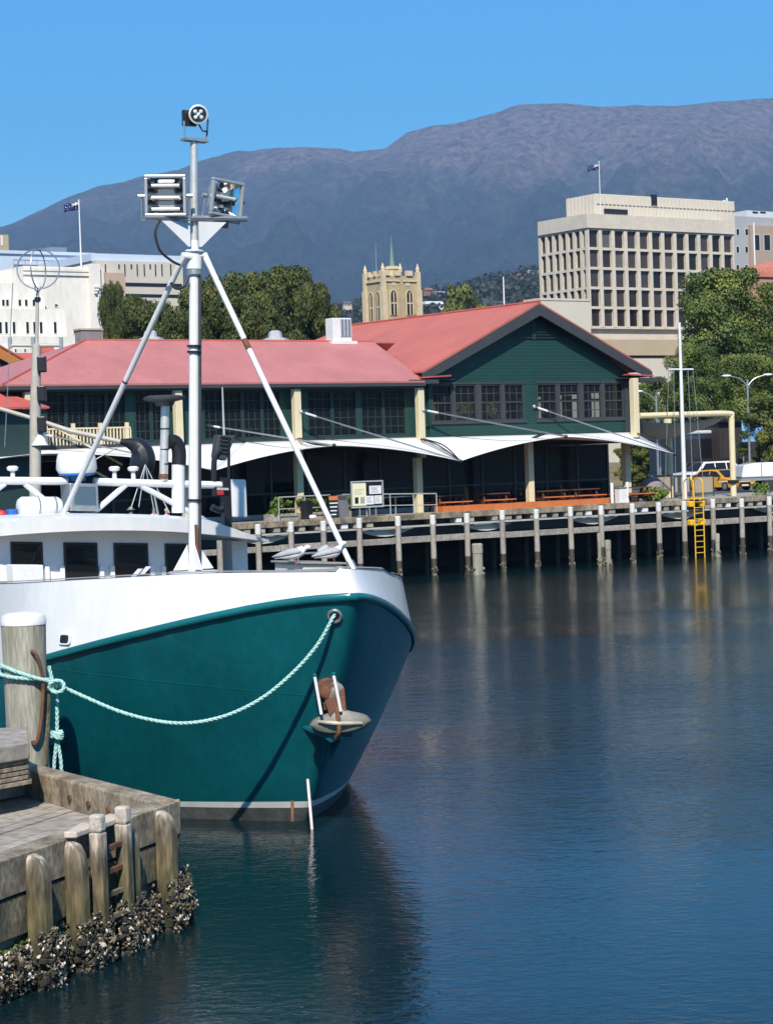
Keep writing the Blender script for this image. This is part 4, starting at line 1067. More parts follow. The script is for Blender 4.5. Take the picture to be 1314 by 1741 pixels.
def scallop(pts, dip=.16):
    out = []
    for a, c in zip(pts, pts[1:]):
        for k in range(8):
            u = k/8; out.append(a.lerp(c, u)+UP*dip*4*u*(1-u)-TW*0)
    return out+[pts[-1]]
IN = lambda x, y: OP(x, y, 2.42)
L0, H0, L1, H1, L2, H2, L3 = OP(-60, 792), OP(118, 771), OP(365, 800), OP(568, 757), OP(783, 784), OP(962, 742), OP(1148, 772)
sail('shade_sail', 'white shade sail below the green gable, ending at the pergola', [IN(718, 744), IN(1076, 735)], scallop([L2, H2, L3]))
sail('shade_sail', 'white shade sail over the noticeboard between two cream posts', [IN(418, 752), IN(718, 743.5)], scallop([L1, H1, L2]))
sail('shade_sail', 'white shade sail behind the radar on the boat, partly hidden by rigging', [IN(-20, 768), IN(418, 753)], scallop([L0, H0, L1]))
rg = [(OP(720, 697, 1.98), H2), (OP(908, 691, 2.45), L3), (OP(512, 700, 1.98), L2), (OP(345, 722, 2.9), H1), (OP(60, 735, 1.98), L1)]
for k, (a, c) in enumerate(rg):
    t = thing('sail_stay', a, ['steel cable from the cream post across the left gable windows', 'steel cable from the middle of the gable to the sail corner at the pergola', 'steel cable from the left cream post across the wing windows', 'thin steel cable sloping behind the white mast', 'steel cable behind the radar of the boat'][k], 'cable', 'steel cables holding the shade sails')
    MB().mat(steel).cyl(a, c, .035, n=6).build('wire', None, t)
    d = (c-a).normalized(); MB().mat(white).cyl(a+d*.2, a+d*.75, .05, n=6).build('turnbuckle', None, t)
    if k < 4: MB().mat(steel).ball(a, .1).build('anchor_eye', None, t)
for k, (a, c) in enumerate([(OP(717, 746, 1.98), L2), (OP(508, 745, 1.98), H1), (OP(905, 745, 1.9), H2), (OP(1079, 735, 1.9), L3)]):
    t = thing('sail_strut', a, ['curved steel strut below the cream post left of the gable', 'curved steel strut below the left cream post of the wing', 'curved steel strut under the middle of the gable', 'curved steel strut at the right corner of the gable'][k], 'strut', 'curved struts of the shade sails')
    for dq in (-.14, .14):
        m1 = a.lerp(c, .5)+UP*.22*(1 if k != 1 else -.5)+TW*dq
        MB().mat(black).tube(smoothpts([a+TW*dq*.5, m1, c]), .035, 6).build('arm', None, t)
    MB().mat(black).ball(c, .09).build('shackle', None, t)
# ------------------------------------------------------------------ furniture on the wharf
def rail(name, label, pts, hh=1.05):
    t = thing(name, WF(*pts[0]), label, 'handrail', 'steel handrails on the wharf')
    top = [WF(p[0], p[1], p[2]+hh) for p in pts]; MB().mat(steelw).tube(top, .028, 6).build('top_rail', None, t)
    mid = [WF(p[0], p[1], p[2]+hh*.5) for p in pts]; MB().mat(steelw).tube(mid, .02, 6).build('mid_rail', None, t)
    for a, c in zip(pts, pts[1:]):
        n = max(1, int(abs(c[0]-a[0])/1.1))
        for k in range(n+1):
            u = k/n; p = [a[i]+(c[i]-a[i])*u for i in range(3)]
            if k == n and c is not pts[-1]: continue
            MB().mat(steelw).cyl(WF(*p), WF(p[0], p[1], p[2]+hh), .024, n=6).build('post', None, t)
sx = lambda x, q=1.2: SZ(x, 860, q)[0]
rail('handrail', 'steel handrail in front of the green hedge left of the noticeboard', [(sx(474), 1.2, 2.9), (sx(562), 1.2, 2.9)])
rail('handrail', 'steel ramp handrail right of the noticeboard', [(sx(578), 1.0, 2.9), (sx(738), 1.0, 2.75)])
rail('handrail', 'second steel ramp handrail just behind the noticeboard ramp', [(sx(628, 2.6), 2.6, 2.9), (sx(716, 2.6), 2.6, 2.9)], .8)
hm = leafm('hedge_leaves', (.03, .06, .01), (.1, .17, .025), (.22, .3, .06))
for (x, w, lab) in ((478, .75, 'green leafy shrub left of the bin'), (536, .9, 'green leafy shrub between bin and sandwich boards'), (592, .35, 'small green shrub left of the noticeboard')):
    s = sx(x, 1.7); r = random.Random(int(x)); t = thing('planter_shrub', WF(s, 1.75, 2.9), lab, 'shrub', 'planted shrubs behind the handrail')
    lb = [(r.uniform(-w, w)*.8, r.uniform(-.15, .15), r.uniform(.35, .85), r.uniform(.18, .3)) for _ in range(9)]
    o = WF(s, 1.75, 2.9); bm_ = crown_mb([(o.x+TW.x*a+BW.x*c, o.y+TW.y*a+BW.y*c, o.z+z, q) for a, c, z, q in lb], 900, .14, int(x)); bm_.build('foliage', hm, t, False, recalc=False)
    MB().mat(woodh).box(WF, s-w, s+w, 1.5, 2.0, 2.9, 3.2).build('planter', None, t, False)
s = sx(518, .95); t = thing('litter_bin', WF(s, .8, 2.9), 'black round litter bin with a white cloth at the foot of the cream post', 'bin')
MB().mat(black).lathe(WF(s, .8, 2.9), [(.26, 0), (.28, .75), (.3, .78), (.3, .84), (.2, .86)], 16).build('body', None, t)
MB().mat(white).ball(WF(s+.08, .5, 3.03), .2, .05, .09).build('sticker', None, t)
def aframe(x, lab, top, bodym, lines):
    s = sx(x, .9); t = thing('sandwich_board', WF(s, .9, 2.9), lab, 'sign', 'sandwich boards on the wharf')
    f = lambda a, u, z: WF(s+a, .75+.16*z+u, 2.9+z)
    MB().mat(bodym).prism([f(-.28, 0, 0), f(.28, 0, 0), f(.28, 0, 1.05), f(-.28, 0, 1.05)], BW*.03).build('front_panel', None, t, False)
    MB().mat(bodym).prism([WF(s-.28, 1.25, 2.9), WF(s+.28, 1.25, 2.9), WF(s+.28, .96, 3.95), WF(s-.28, .96, 3.95)], BW*.03).build('back_panel', None, t, False)
    b = MB().mat(top).prism([f(-.24, -.012, .82), f(.24, -.012, .82), f(.24, -.012, 1.0), f(-.24, -.012, 1.0)], BW*.01)
    b.mat(white)
    for i in range(lines): z = .66-i*.17; b.prism([f(-.24+.0*i, -.012, z), f(.2-.05*i, -.012, z), f(.2-.05*i, -.012, z+.05), f(-.24, -.012, z+.05)], BW*.01)
    b.build('panel_print', None, t, False)
aframe(567, 'black sandwich board with orange heading and white bars', orange, black, 4)
aframe(582, 'plain grey sandwich board seen from behind beside the black one', greyt, pm('grey_board', (.12, .12, .12), .7, .1), 0)
# noticeboard
s0, z1 = SZ(598, 822, .9); s1, z0 = SZ(649, 858, .9)
t = thing('noticeboard', WF((s0+s1)/2, .9, 2.9), 'framed noticeboard with white and cream sheets standing on the wharf', 'noticeboard')
MB().mat(black).box(WF, s0-.06, s1+.06, .88, .98, z0-.06, z1+.08).build('case', None, t, False, bevel=.01)
MB().mat(steelw).box(WF, s0-.08, s0-.02, .84, .9, z0-.1, z1+.1).box(WF, s1+.02, s1+.08, .84, .9, z0-.1, z1+.1).box(WF, s0-.02, s1+.02, .84, .9, z0-.1, z0-.03).box(WF, s0-.02, s1+.02, .84, .9, z1+.04, z1+.1).build('frame', None, t, False)
ww, hh = s1-s0, z1-z0
paper = pm('paper_white', (.78, .78, .78), .7, .03); cpaper = pm('paper_cream', (.74, .70, .46), .7, .03)
gtx = pm('print_grey', (.3, .3, .3), .8, .05)
for u0, u1, v0, v1, m in ((0, .46, 0, 1, cpaper), (.58, .98, .5, .86, paper), (.44, .72, .04, .42, paper), (.75, .99, .06, .42, paper)):
    sh = MB().mat(m).box(WF, s0+u0*ww, s0+u1*ww, .865, .879, z0+v0*hh, z0+v1*hh).build('sheet', None, t, False)
    aw, ah = (u1-u0)*ww, (v1-v0)*hh; b = MB().mat(gtx)
    if m is cpaper:
        b.mat(black).box(WF, s0+.07*ww, s0+.19*ww, .857, .864, z0+.1*hh, z0+.38*hh); b.mat(gtx).box(WF, s0+.26*ww, s0+.4*ww, .857, .864, z0+.1*hh, z0+.38*hh)
    for k in range(3 if m is cpaper else 5):
        zz = z0+(.70-k*.09)*hh if m is cpaper else z0+v0*hh+ah*(.82-.16*k)
        b.box(WF, s0+u0*ww+aw*.1, s0+u0*ww+aw*(.85-.07*((k*3) % 4)), .857, .864, zz, zz+.018)
    b.build('print', None, sh, False, )
for s in (s0+.25*ww, s1-.2*ww): MB().mat(steel).cyl(WF(s, .93, 2.9), WF(s, .93, z0-.06), .04).build('leg', None, t)
# picnic tables
def picnic(s, q, lab, first=None):
    t = thing('picnic_table', WF(s, q, 2.9), lab, 'picnic table', 'orange picnic tables on the wharf')
    b = MB().mat(oparch)
    for k in range(4): b.box(WF, s-.9, s+.9, q-.36+.19*k, q-.2+.19*k, 3.62, 3.67)
    b.build('table_top', None, t, False)
    for sg in (-1, 1): MB().mat(orange).box(WF, s-.9, s+.9, q+sg*.72-.13, q+sg*.72+.13, 3.32, 3.37).build('bench', None, t, False)
    for e in (-.68, .68):
        b = MB().mat(oparch)
        for sg in (-1, 1): b.prism([WF(s+e, q+sg*.12, 3.62), WF(s+e, q+sg*.24, 3.62), WF(s+e, q+sg*.62, 2.9), WF(s+e, q+sg*.5, 2.9)], TW*.06)
        b.box(WF, s+e-.05, s+e, q-.8, q+.8, 3.22, 3.31); b.build('leg_frame', None, t, False)
for x, q, lab in ((760, 2.3, 'orange picnic table just right of the second cream post'), (835, 2.4, 'orange picnic table in front of the middle shopfront'), (935, 2.5, 'orange picnic table right of the third cream post'), (990, 2.6, 'orange picnic table left of the two white bollards'), (1078, 1.0, 'orange picnic table at the corner post right of the white bollards')): picnic(sx(x, q), q, lab)
t = thing('timber_platform', WF(3, 1.6, 2.9), 'long low orange stained timber bench along the cream posts', 'platform')
b = MB().mat(orange)
for k in range(7): b.box(WF, -2.4+1.75*k, -.67+1.75*k, 1.32, 1.93, 2.9, 3.17)
b.build('boards', None, t, False)
MB().mat(orange).box(WF, -2.4, 9.8, 1.28, 1.317, 2.9, 3.13).build('front_board', None, t, False)
for x, lab in ((1041, 'left white bollard beside the white bin'), (1067, 'right white bollard beside the white bin')):
    s = sx(x, .6); t = thing('bollard', WF(s, .6, 2.9), lab, 'bollard', 'white bollards on the wharf')
    MB().mat(white).lathe(WF(s, .6, 2.9), [(.085, 0), (.085, 1.0), (.06, 1.03)], 12).build('post', None, t); MB().mat(steel).lathe(WF(s, .6, 2.9), [(.15, 0), (.15, .03)], 12).build('base_plate', None, t)
s = sx(1056, .75); t = thing('waste_bin', WF(s, .75, 2.9), 'white square bin between two white bollards', 'bin')
MB().mat(white).box(WF, s-.24, s+.24, .55, .95, 2.9, 3.62).build('body', None, t, False, bevel=.03); MB().mat(steel).box(WF, s-.26, s+.26, .53, .97, 3.623, 3.7).build('lid', None, t, False, bevel=.02)
# pergola with small sail
Qp = 3.0
s0 = SZ(1086, 705, Qp)[0]; s1, zt_ = SZ(1243, 703, Qp)
t = thing('pergola', WF(s0, Qp, 2.9), 'cream tubular pergola frame right of the gable', 'pergola')
MB().mat(cream).tube(smoothpts([WF(s0, Qp, zt_-.02), WF((s0+s1)/2, Qp, zt_), WF(s1-.25, Qp, zt_), WF(s1, Qp, zt_-.22), WF(s1, Qp, zt_-1), WF(s1, Qp, 2.9)], 5), .16, 10).build('front_frame', None, t)
s2 = SZ(1136, 760, 6)[0]; MB().mat(cream).cyl(WF(s2, 6, 2.9), WF(s2, 6, SZ(1136, 712, 6)[1]), .22).build('rear_post', None, t)
MB().mat(black).box(WF, s1-.21, s1+.21, Qp-.2, Qp+.2, 3.55, 3.75).build('post_band', None, t, False)
A_, B_, C_, D_ = OP(1086, 716, 3.2), OP(1238, 705, 3.2), OP(1170, 722, 6), OP(1092, 745, 6)
rows = [[(A_.lerp(B_, i/12)).lerp(D_.lerp(C_, i/12), j/8)-UP*(.35*math.sin(math.pi*j/8)+.25*math.sin(math.pi*i/12)) for i in range(13)] for j in range(9)]
tag(MB().mat(pm('grey_shade_cloth', (.36, .34, .31), .85, .05)).grid(rows).build('small_sail', None, solid=.02, ang=3), 'small grey shade sail hanging under the pergola beam', 'shade sail')
# white flagpole with crosstree
p0 = WF(SZ(1163, 815, 2.2)[0], 2.2, 2.9); tp = atY(1152, 548, p0.y)
t = thing('crosstree_pole', p0, 'tall white flagpole with a crosstree and stays beside the pergola', 'flagpole')
MB().mat(white).cyl(p0, V((p0.x, p0.y, tp.z)), .13, .07).build('pole', None, t)
zc = atY(1155, 628, p0.y).z
MB().mat(white).cyl(V((p0.x, p0.y, zc))-TW*.85, V((p0.x, p0.y, zc))+TW*.85, .05).build('crosstree', None, t)
for d in (-.85, -.5, .5, .85):
    MB().mat(steel).cyl(V((p0.x, p0.y, zc))+TW*d, V((p0.x, p0.y, 4.0))+TW*d*(1.25 if abs(d) > .6 else .9)-BW*.3*d, .014, n=5).build('stay', None, t)
# street lamps
def lamp(x, ytop, Y, arms, lab):
    p = base(x, Y); zt_ = atY(x, ytop, Y).z; t = thing('street_lamp', p, lab, 'street lamp', 'grey street lamps')
    o = V((p.x, p.y, zt_)); MB().mat(steel).cyl(p, o, .10, .06).build('pole', None, t)
    for a in arms:
        d = V((1, .15, 0))*a
        MB().mat(steel).tube(smoothpts([o-UP*.4, o+d*.35+UP*.06, o+d*.85+UP*.25]), .035, 6).build('arm', None, t)
        e = o+d*.95+UP*.26; MB().mat(white).ball(e, .3, .13, .08).build('lamp_head', None, t)
lamp(1275, 645, 128, (-1.35, 1.35), 'double armed grey street lamp against the plane trees')
lamp(1119, 672, 122, (-1.1,), 'single armed grey street lamp right of the gable')
# dark kiosk building, banner, coach, cars
q = 22; s0 = SZ(1222, 720, q)[0]; s1, zt_ = SZ(1300, 716, q)
t = thing('kiosk_building', WF(s0, q, 2.9), 'dark brown flat roofed building behind the pergola post', 'building')
bw = pm('dark_brown_wall', (.03, .022, .02), .8, .2, 1)
MB().mat(bw).box(WF, s0, s1, q, q+6, 2.9, zt_).build('wall', None, t, False); MB().mat(black).box(WF, s0-.2, s1+.2, q-.3, q+6.2, zt_+.003, zt_+.2).build('roof', None, t, False)
a, c = SZ(1228, 760, q)[0], SZ(1255, 760, q)[0]; MB().mat(bw).box(WF, a, c, q-.05, q+.02, 3, zt_-.6).build('door', None, t, False)
q = 20; s0, z1 = SZ(1261, 715, q); s1, z0 = SZ(1296, 750, q)
t = thing('banner_sign', WF(s0, q, 2.9), 'blue pictorial banner sign on posts in front of the dark building', 'sign')
MB().mat(pm('banner_blue', (.05, .22, .5), .6, .3, 1.2, col2=(.28, .55, .8), cover=.45)).box(WF, s0, s1, q-.03, q+.03, z0, z1).build('panel', None, t, False)
b = MB().mat(pm('banner_dark_blue', (.02, .08, .25), .6, .2)); c_ = WF((s0*.6+s1*.4), q-.05, (z0+z1)/2)
b.ball(c_, .28, .03, .28).ball(c_+TW*1.0-UP*.2, .18, .03, .3); b.build('panel_print', None, t)
for s in (s0+.1, s1-.1): MB().mat(steel).cyl(WF(s, q+.06, 2.9), WF(s, q+.06, z1), .05).build('post', None, t)
def vehicle(name, lab, cat, x, Y, ang, L, W_, prof, body, glassy, hubs, wheelr=.32, grp=None, sc=1):
    """body from a side profile (x along length, z up), narrower above the waist; windows, wheels, lamps"""
    p = base(x, Y); t = thing(name, p, lab, cat, grp); f = FR(p, ang)
    waist = prof['waist']
    def sec(pts, y0, y1):
        pass
    b = MB().mat(body); lo = prof['body']; hw = W_/2
    n = len(lo)
    ring = []
    for y, k in ((-hw, .96), (-hw*.94, 1), (hw*.94, 1), (hw, .96)):
        ring.append([f(px*(.985 if k < 1 else 1), y, pz if pz < .45 else pz*(1 if k == 1 else .97)) for px, pz in lo])
    b.grid([r+[r[0]] for r in ring]); b.poly(ring[0]); b.poly(ring[-1])
    b.build('body', None, t, ang=.5)
    cb = prof['cabin']; b = MB().mat(body); ring = []
    zt_ = max(z for _, z in cb)
    for y, in ((-1,), (1,)):
        ring.append([f(px, y*(hw*.93 if pz < zt_-.25 else hw*.76), pz) for px, pz in cb])
    b.grid([r+[r[0]] for r in ring]); b.poly(ring[0]); b.poly(ring[1]); b.build('cabin', None, t, ang=.5)
    for pts in prof['side']:
        for sg in (-1, 1):
            yy = lambda pz: sg*((hw*.93+(hw*.76-hw*.93)*max(0, min(1, (pz-waist)/(zt_-waist))))+.012)
            MB().mat(glassy).prism([f(px, yy(pz), pz) for px, pz in pts], f(0, sg*.012, 0)-f(0, 0, 0)).build('side_window', None, t, False)
    for (x0, z0, x1, z1) in prof['ends']:
        d = V((z1-z0, 0, -(x1-x0))).normalized()*(.02 if x0 > x1 else -.02)
        y0 = hw*.88; y1 = hw*.72
        MB().mat(glassy).prism([f(x0+d.x, -y0, z0+d.z), f(x0+d.x, y0, z0+d.z), f(x1+d.x, y1, z1+d.z), f(x1+d.x, -y1, z1+d.z)], f(d.x*.3, 0, d.z*.3)-f(0, 0, 0)).build('windscreen' if x0 > 0 else 'rear_window', None, t, False)
    for wx in prof['wheels']:
        for sg in (-1, 1):
            c = f(wx, sg*(hw-.12), wheelr); ax = (f(0, sg, 0)-f(0, 0, 0))
            w = MB().mat(dark).lathe(c-ax*.1, [(wheelr*.6, 0), (wheelr*.95, .01), (wheelr, .05), (wheelr, .19), (wheelr*.95, .235), (wheelr*.62, .24)], 18, ax).build('wheel', None, t)
            MB().mat(hubs).lathe(c+ax*.1, [(wheelr*.62, 0), (wheelr*.6, .045), (wheelr*.2, .05)], 12, ax).build('rim', None, w)
    xf = max(px for px, _ in lo)
    for sg in (-1, 1):
        MB().mat(chrome).ball(f(xf-.1, sg*hw*.68, prof['lampz']), .14, .14, .09).build('headlight', None, t)
        MB().mat(black).ball(f(prof['mirror'][0], sg*(hw+.06), prof['mirror'][1]), .09, .09, .07).build('mirror', None, t)
    MB().mat(black).box(f, xf-.02, xf+.015, -hw*.5, hw*.5, prof['lampz']-.3, prof['lampz']-.08).build('grille', None, t, False)
    MB().mat(white).box(f, xf+.016, xf+.03, -.25, .25, prof['lampz']-.34, prof['lampz']-.24).build('number_plate', None, t, False)
    return t, f
hatch = dict(body=[(-1.95, .3), (1.95, .25), (2.05, .45), (2.0, .66), (1.75, .78), (1.0, .92), (-1.9, .98), (-2.02, .7)], cabin=[(1.15, .9), (.35, 1.40), (-.2, 1.47), (-1.35, 1.42), (-1.95, .96)], waist=.95,
             side=[[(.85, .98), (.3, 1.33), (-.25, 1.38), (-.25, .98)], [(-.35, .98), (-.35, 1.38), (-1.25, 1.33), (-1.6, 1.02)]], ends=[(1.12, .93, .38, 1.39), (-1.93, 1.0, -1.38, 1.39)], wheels=(1.25, -1.3), lampz=.66, mirror=(.8, 1.0))
ycar = pm('orange_car_paint', (.75, .34, .015), .3, .03, coat=.6); wcar = pm('white_car_paint', (.75, .75, .75), .3, .03, coat=.6)
vehicle('parked_car', 'orange yellow hatchback parked behind the pergola post', 'car', 1228, 127, math.radians(-60), 4, 1.72, hatch, ycar, glassd, steel)
ute = dict(body=[(-2.4, .4), (2.3, .35), (2.4, .6), (2.35, .95), (1.9, 1.06), (1.0, 1.12), (-2.4, 1.12), (-2.45, .6)], cabin=[(1.15, 1.1), (.5, 1.72), (-1.9, 1.74), (-2.35, 1.1)], waist=1.15,
           side=[[(.85, 1.18), (.42, 1.62), (-.25, 1.64), (-.25, 1.18)], [(-.35, 1.18), (-.35, 1.64), (-1.15, 1.64), (-1.15, 1.18)], [(-1.25, 1.18), (-1.25, 1.64), (-1.85, 1.62), (-2.1, 1.2)]], ends=[(1.12, 1.14, .53, 1.70), (-2.33, 1.16, -1.93, 1.70)], wheels=(1.5, -1.5), lampz=.82, mirror=(.9, 1.25))
bpy.data.objects['parked_car'].scale.z = .88
t, f = vehicle('parked_wagon', 'white four wheel drive wagon with roof rack behind the orange car', 'car', 1196, 134, math.radians(-150), 4.8, 1.85, ute, wcar, glassd, steel, .38)
b = MB().mat(black)
for y in (-.6, .6): b.box(f, -1.7, .3, y-.03, y+.03, 1.86, 1.92)
for k in range(5): b.box(f, -1.7+.48*k, -1.65+.48*k, -.6, .6, 1.80, 1.855)
for y in (-.6, .6):
    for x in (-1.6, -.1): b.box(f, x, x+.05, y-.02, y+.02, 1.70, 1.859)
b.build('roof_rack', None, t, False)
# covered trailer
p = base(1284, 121); t = thing('covered_trailer', p, 'white tapered covered trailer right of the orange car', 'trailer'); f = FR(p, math.radians(8))
MB().mat(wcar).prism([f(-1.1, -.9, .85), f(1.3, -.9, .85), f(1.2, -.9, 1.66), f(-.2, -.9, 1.66), f(-.95, -.9, 1.55)], f(0, 1.8, 0)-f(0, 0, 0)).build('cover', None, t, False, bevel=.06)
MB().mat(steel).box(f, -1.1, 1.3, -.8, .8, .65, .847).build('chassis', None, t, False); MB().mat(steel).cyl(f(-1.1, 0, .7), f(-2.2, 0, .6), .05).build('drawbar', None, t)
MB().mat(black).box(f, .06, .09, -.93, -.905, .87, 1.64).build('cover_seam', None, t, False)
for sg in (-1, 1): MB().mat(dark).lathe(f(.5, sg*.85-.1, .34), [(.1, 0), (.34, .02), (.34, .2), (.1, .22)], 16, f(0, 1, 0)-f(0, 0, 0)).build('wheel', None, t)
# coach with large windscreen
p = base(1192, 140); t = thing('tour_coach', p, 'dark tour coach with white roof and big blue windscreen behind the pergola', 'coach'); f = FR(p, math.radians(-128))
MB().mat(pm('coach_body_paint', (.03, .04, .07), .35, .1, coat=.4)).box(f, -5.5, 4.6, -1.25, 1.25, .4, 3.5).build('body', None, t, False, bevel=.12)
MB().mat(white).box(f, -5.5, 4.75, -1.27, 1.27, 3.503, 3.75).build('roof', None, t, False, bevel=.08)
MB().mat(glassm('coach_glass', (.02, .032, .045), see=0)).prism([f(4.62, -1.15, 1.1), f(4.62, 1.15, 1.1), f(4.62, 1.1, 3.4), f(4.62, -1.1, 3.4)], f(.03, 0, 0)-f(0, 0, 0)).build('windscreen', None, t, False)
for sg in (-1, 1):
    for k in range(5): MB().mat(glassd).box(f, -5.0+1.85*k, -3.3+1.85*k, sg*1.26-.015, sg*1.26+.015, 1.7, 3.2).build('side_window', None, t, False)
    for x in (3, -3.2): MB().mat(dark).lathe(f(x, sg*1.1-.14, .48), [(.1, 0), (.48, .02), (.48, .26), (.1, .28)], 16, f(0, 1, 0)-f(0, 0, 0)).build('wheel', None, t)
    MB().mat(chrome).ball(f(4.6, sg*.95, .85), .12).build('headlight', None, t)
# beige site panels, covered barbecue, shrub
q = 4.2
for k, (x0, x1, lab) in enumerate(((1112, 1140, 'left beige hoarding panel behind the shrub'), (1146, 1172, 'middle beige hoarding panel left of the yellow ladder'), (1178, 1212, 'right beige hoarding panel behind the yellow ladder'))):
    s0, z1 = SZ(x0, 810, q); s1, z0 = SZ(x1, 836, q)
    t = thing('hoarding_panel', WF(s0, q, 2.9), lab, 'panel', 'beige hoarding panels on the wharf')
    MB().mat(pm('beige_panel', (.33, .28, .21), .8, .06)).box(WF, s0, s1, q, q+.05, z0, z1).build('board', None, t, False)
    MB().mat(black).box(WF, s0-.05, s1+.05, q-.05, q+.07, z1+.003, z1+.06).build('rail', None, t, False)
    for s in (s0-.05, s1): MB().mat(greyt).box(WF, s, s+.05, q-.05, q-.003, 2.9, z1).build('post', None, t, False)
    if k == 0: MB().mat(black).prism([WF(s0, q-.09, z1), WF(s0+.06, q-.09, z1), WF(s1, q-.09, z1-.75), WF(s1-.06, q-.09, z1-.75)], BW*.03).build('brace', None, t, False)
s = sx(1109, 2.2); t = thing('covered_barbecue', WF(s, 2.2, 2.9), 'rounded pinkish grey cover over a barbecue behind the shrub', 'cover')
MB().mat(pm('pinkish_cover', (.26, .2, .2), .8, .1, 3, bump=.3)).lathe(WF(s, 2.2, 2.9), [(.55, .35), (.62, .6), (.55, .95), (.3, 1.15), (.05, 1.2)], 14).build('cover', None, t)
for a in (-.35, .35): MB().mat(black).cyl(WF(s+a, 2.2, 2.9), WF(s+a, 2.2, 3.3), .03).build('leg', None, t)
def shrub(x, q, w, h, lab, m, leafsz=.16, n=1200):
    s = sx(x, q); r = random.Random(int(x)); o = WF(s, q, 2.9); t = thing('shrub', o, lab, 'shrub', 'small shrubs on the wharf edge')
    lb = [(o.x+r.uniform(-w, w), o.y+r.uniform(-.3, .3), o.z+r.uniform(.1, h), r.uniform(.15, .3)) for _ in range(12)]
    crown_mb(lb, n, leafsz, int(x)).build('foliage', m, t, False, recalc=False)
    b = MB().mat(bark)
    for k in range(5): b.cyl(o+V((r.uniform(-w, w)*.5, 0, 0)), o+V((r.uniform(-w, w), 0, h*.8)), .015, n=5)
    b.build('stem', None, t)
shrub(1115, 1.1, .6, .55, 'low green shrub beside the corner picnic table', hm)
shrub(1296, 1.0, .35, .6, 'sparse green weed on the wharf edge at the right', hm, .12, 300)
# light pole by hoarding
p = WF(sx(1124, 5), 5, 2.9)
t = thing('service_pole', p, 'thin grey pole under the small grey sail', 'pole'); MB().mat(steel).cyl(p, p+UP*4.2, .06).build('pole', None, t); MB().mat(steel).lathe(p, [(.14, 0), (.14, .04)], 10).build('base_plate', None, t)
# low bank and hedge behind the parking
tag(MB().mat(pm('dry_grass_bank', (.16, .13, .07), .95, .3, .8, fine=.3)).prism([WF(8, 40, 2.9), WF(60, 40, 2.9), WF(60, 46, 4.6), WF(8, 46, 4.6)], BW*3).build('grass_bank', None), kind='structure')
# boatshed at the left edge
q = 1.0
s0 = SZ(-90, 690, q)[0]; s1, ze = SZ(84, 691, q)
t = thing('boatshed', WF(s1, q, 2.9), 'low red roofed boatshed at the left edge, in front of the restaurant', 'building')
rz = SZ(0, 657, q+2)[1]
b = MB().mat(roofs); b.prism([WF(s0, q, ze), WF(s1, q, ze), WF(s1-2.0, q+2.2, ze+1.0), WF(s0, q+2.2, ze+1.0)], UP*-.08); b.prism([WF(s1, q, ze), WF(s1, q+4.4, ze), WF(s1-2.0, q+2.2, ze+1.0)], UP*-.08); b.build('roof', None, t, False)
MB().mat(greent).box(WF, s0, s1-.5, q+.5, q+.7, 2.9, ze-.1).build('wall', None, t, False)
q = 14; s0, z0 = SZ(-60, 585, q); s1, z1 = SZ(50, 628, q); sp_, zp = SZ(-5, 590, q)
t = thing('slatted_gable_shed', WF(sp_, q, 2.9), 'shed gable with orange edge and dark slats at the left edge', 'building')
MB().mat(stripes(pm('dark_slats', (.035, .04, .042), .7, .1), (0, 0, 1), .3, 1, .06)).prism([WF(sp_-6, q, 2.9), WF(s1, q, 2.9), WF(s1, q, z1), WF(sp_, q, zp-.4), WF(sp_-6, q, z1)], BW*6).build('wall', None, t, False)
MB().mat(pm('orange_bargeboard', (.42, .17, .04), .6, .1)).prism([WF(sp_, q-.3, zp), WF(s1+.5, q-.3, z1-.1), WF(s1+.5, q-.3, z1-.55), WF(sp_, q-.3, zp-.55)], BW*.2).build('bargeboard', None, t, False)
MB().mat(roofs).prism([WF(sp_, q-.35, zp), WF(s1+.55, q-.35, z1-.1), WF(s1+.55, q+6.5, z1-.1), WF(sp_, q+6.5, zp)], UP*.1).build('roof', None, t, False)
MB().mat(roofs).prism([WF(sp_-6, q+6.6, z1-2), WF(s1+5, q+6.6, z1-1), WF(s1+5, q+10, z1+1.3), WF(sp_-6, q+10, z1+1.3)], UP*.1).build('rear_roof', None, t, False)
a, z_ = SZ(60, 605, 12); c, _ = SZ(88, 605, 12)
t = thing('roof_tank', WF(a, 12, z_), 'rounded red cylinder tank above the red roof at the left', 'tank')
MB().mat(roofs).lathe(WF(a, 12, z_), [(.3, 0), (.6, .1), (.6, (c-a)-.1), (.3, c-a)], 16, TW).build('drum', None, t)
MB().mat(black).box(WF, a, c, 11.6, 12.4, z_-3.2, z_-.5).build('cradle', None, t, False)
# ================================================================== FISHING BOAT (heels slightly, lies alongside the near jetty)
TH = .518; BS = V((-.401, 30.533, 0)); HE = .06
HD = V((math.sin(TH), -math.cos(TH), 0)); LT = V((math.cos(TH), math.sin(TH), 0))
def BF(a, l, z): return BS-HD*a+LT*l+UP*(z-l*HE)
def ba(x, y, a):
    p = onpl(x, y, BS-HD*a, HD); r = p-BS; l = r.dot(LT); return l, p.z+l*HE
def bp(x, y, a): l, z = ba(x, y, a); return BF(a, l, z)
def interp(x, xs, ys):
    for i in range(len(xs)-1):
        if x <= xs[i+1]:
            u = max(0, (x-xs[i]))/(xs[i+1]-xs[i]); return ys[i]+(ys[i+1]-ys[i])*u
    return ys[-1]
ZA = ([0, .5, 1, 2, 3, 4.5, 6.5, 10, 15, 20], [3.559, 3.491, 3.384, 3.074, 2.763, 2.354, 1.95, 1.65, 1.6, 1.7])
def zstr(a):  # smoothed strake height
    return sum(interp(max(0, a+d), *ZA) for d in (-.5, -.25, 0, .25, .5))/5+(.0 if a > .5 else .0)
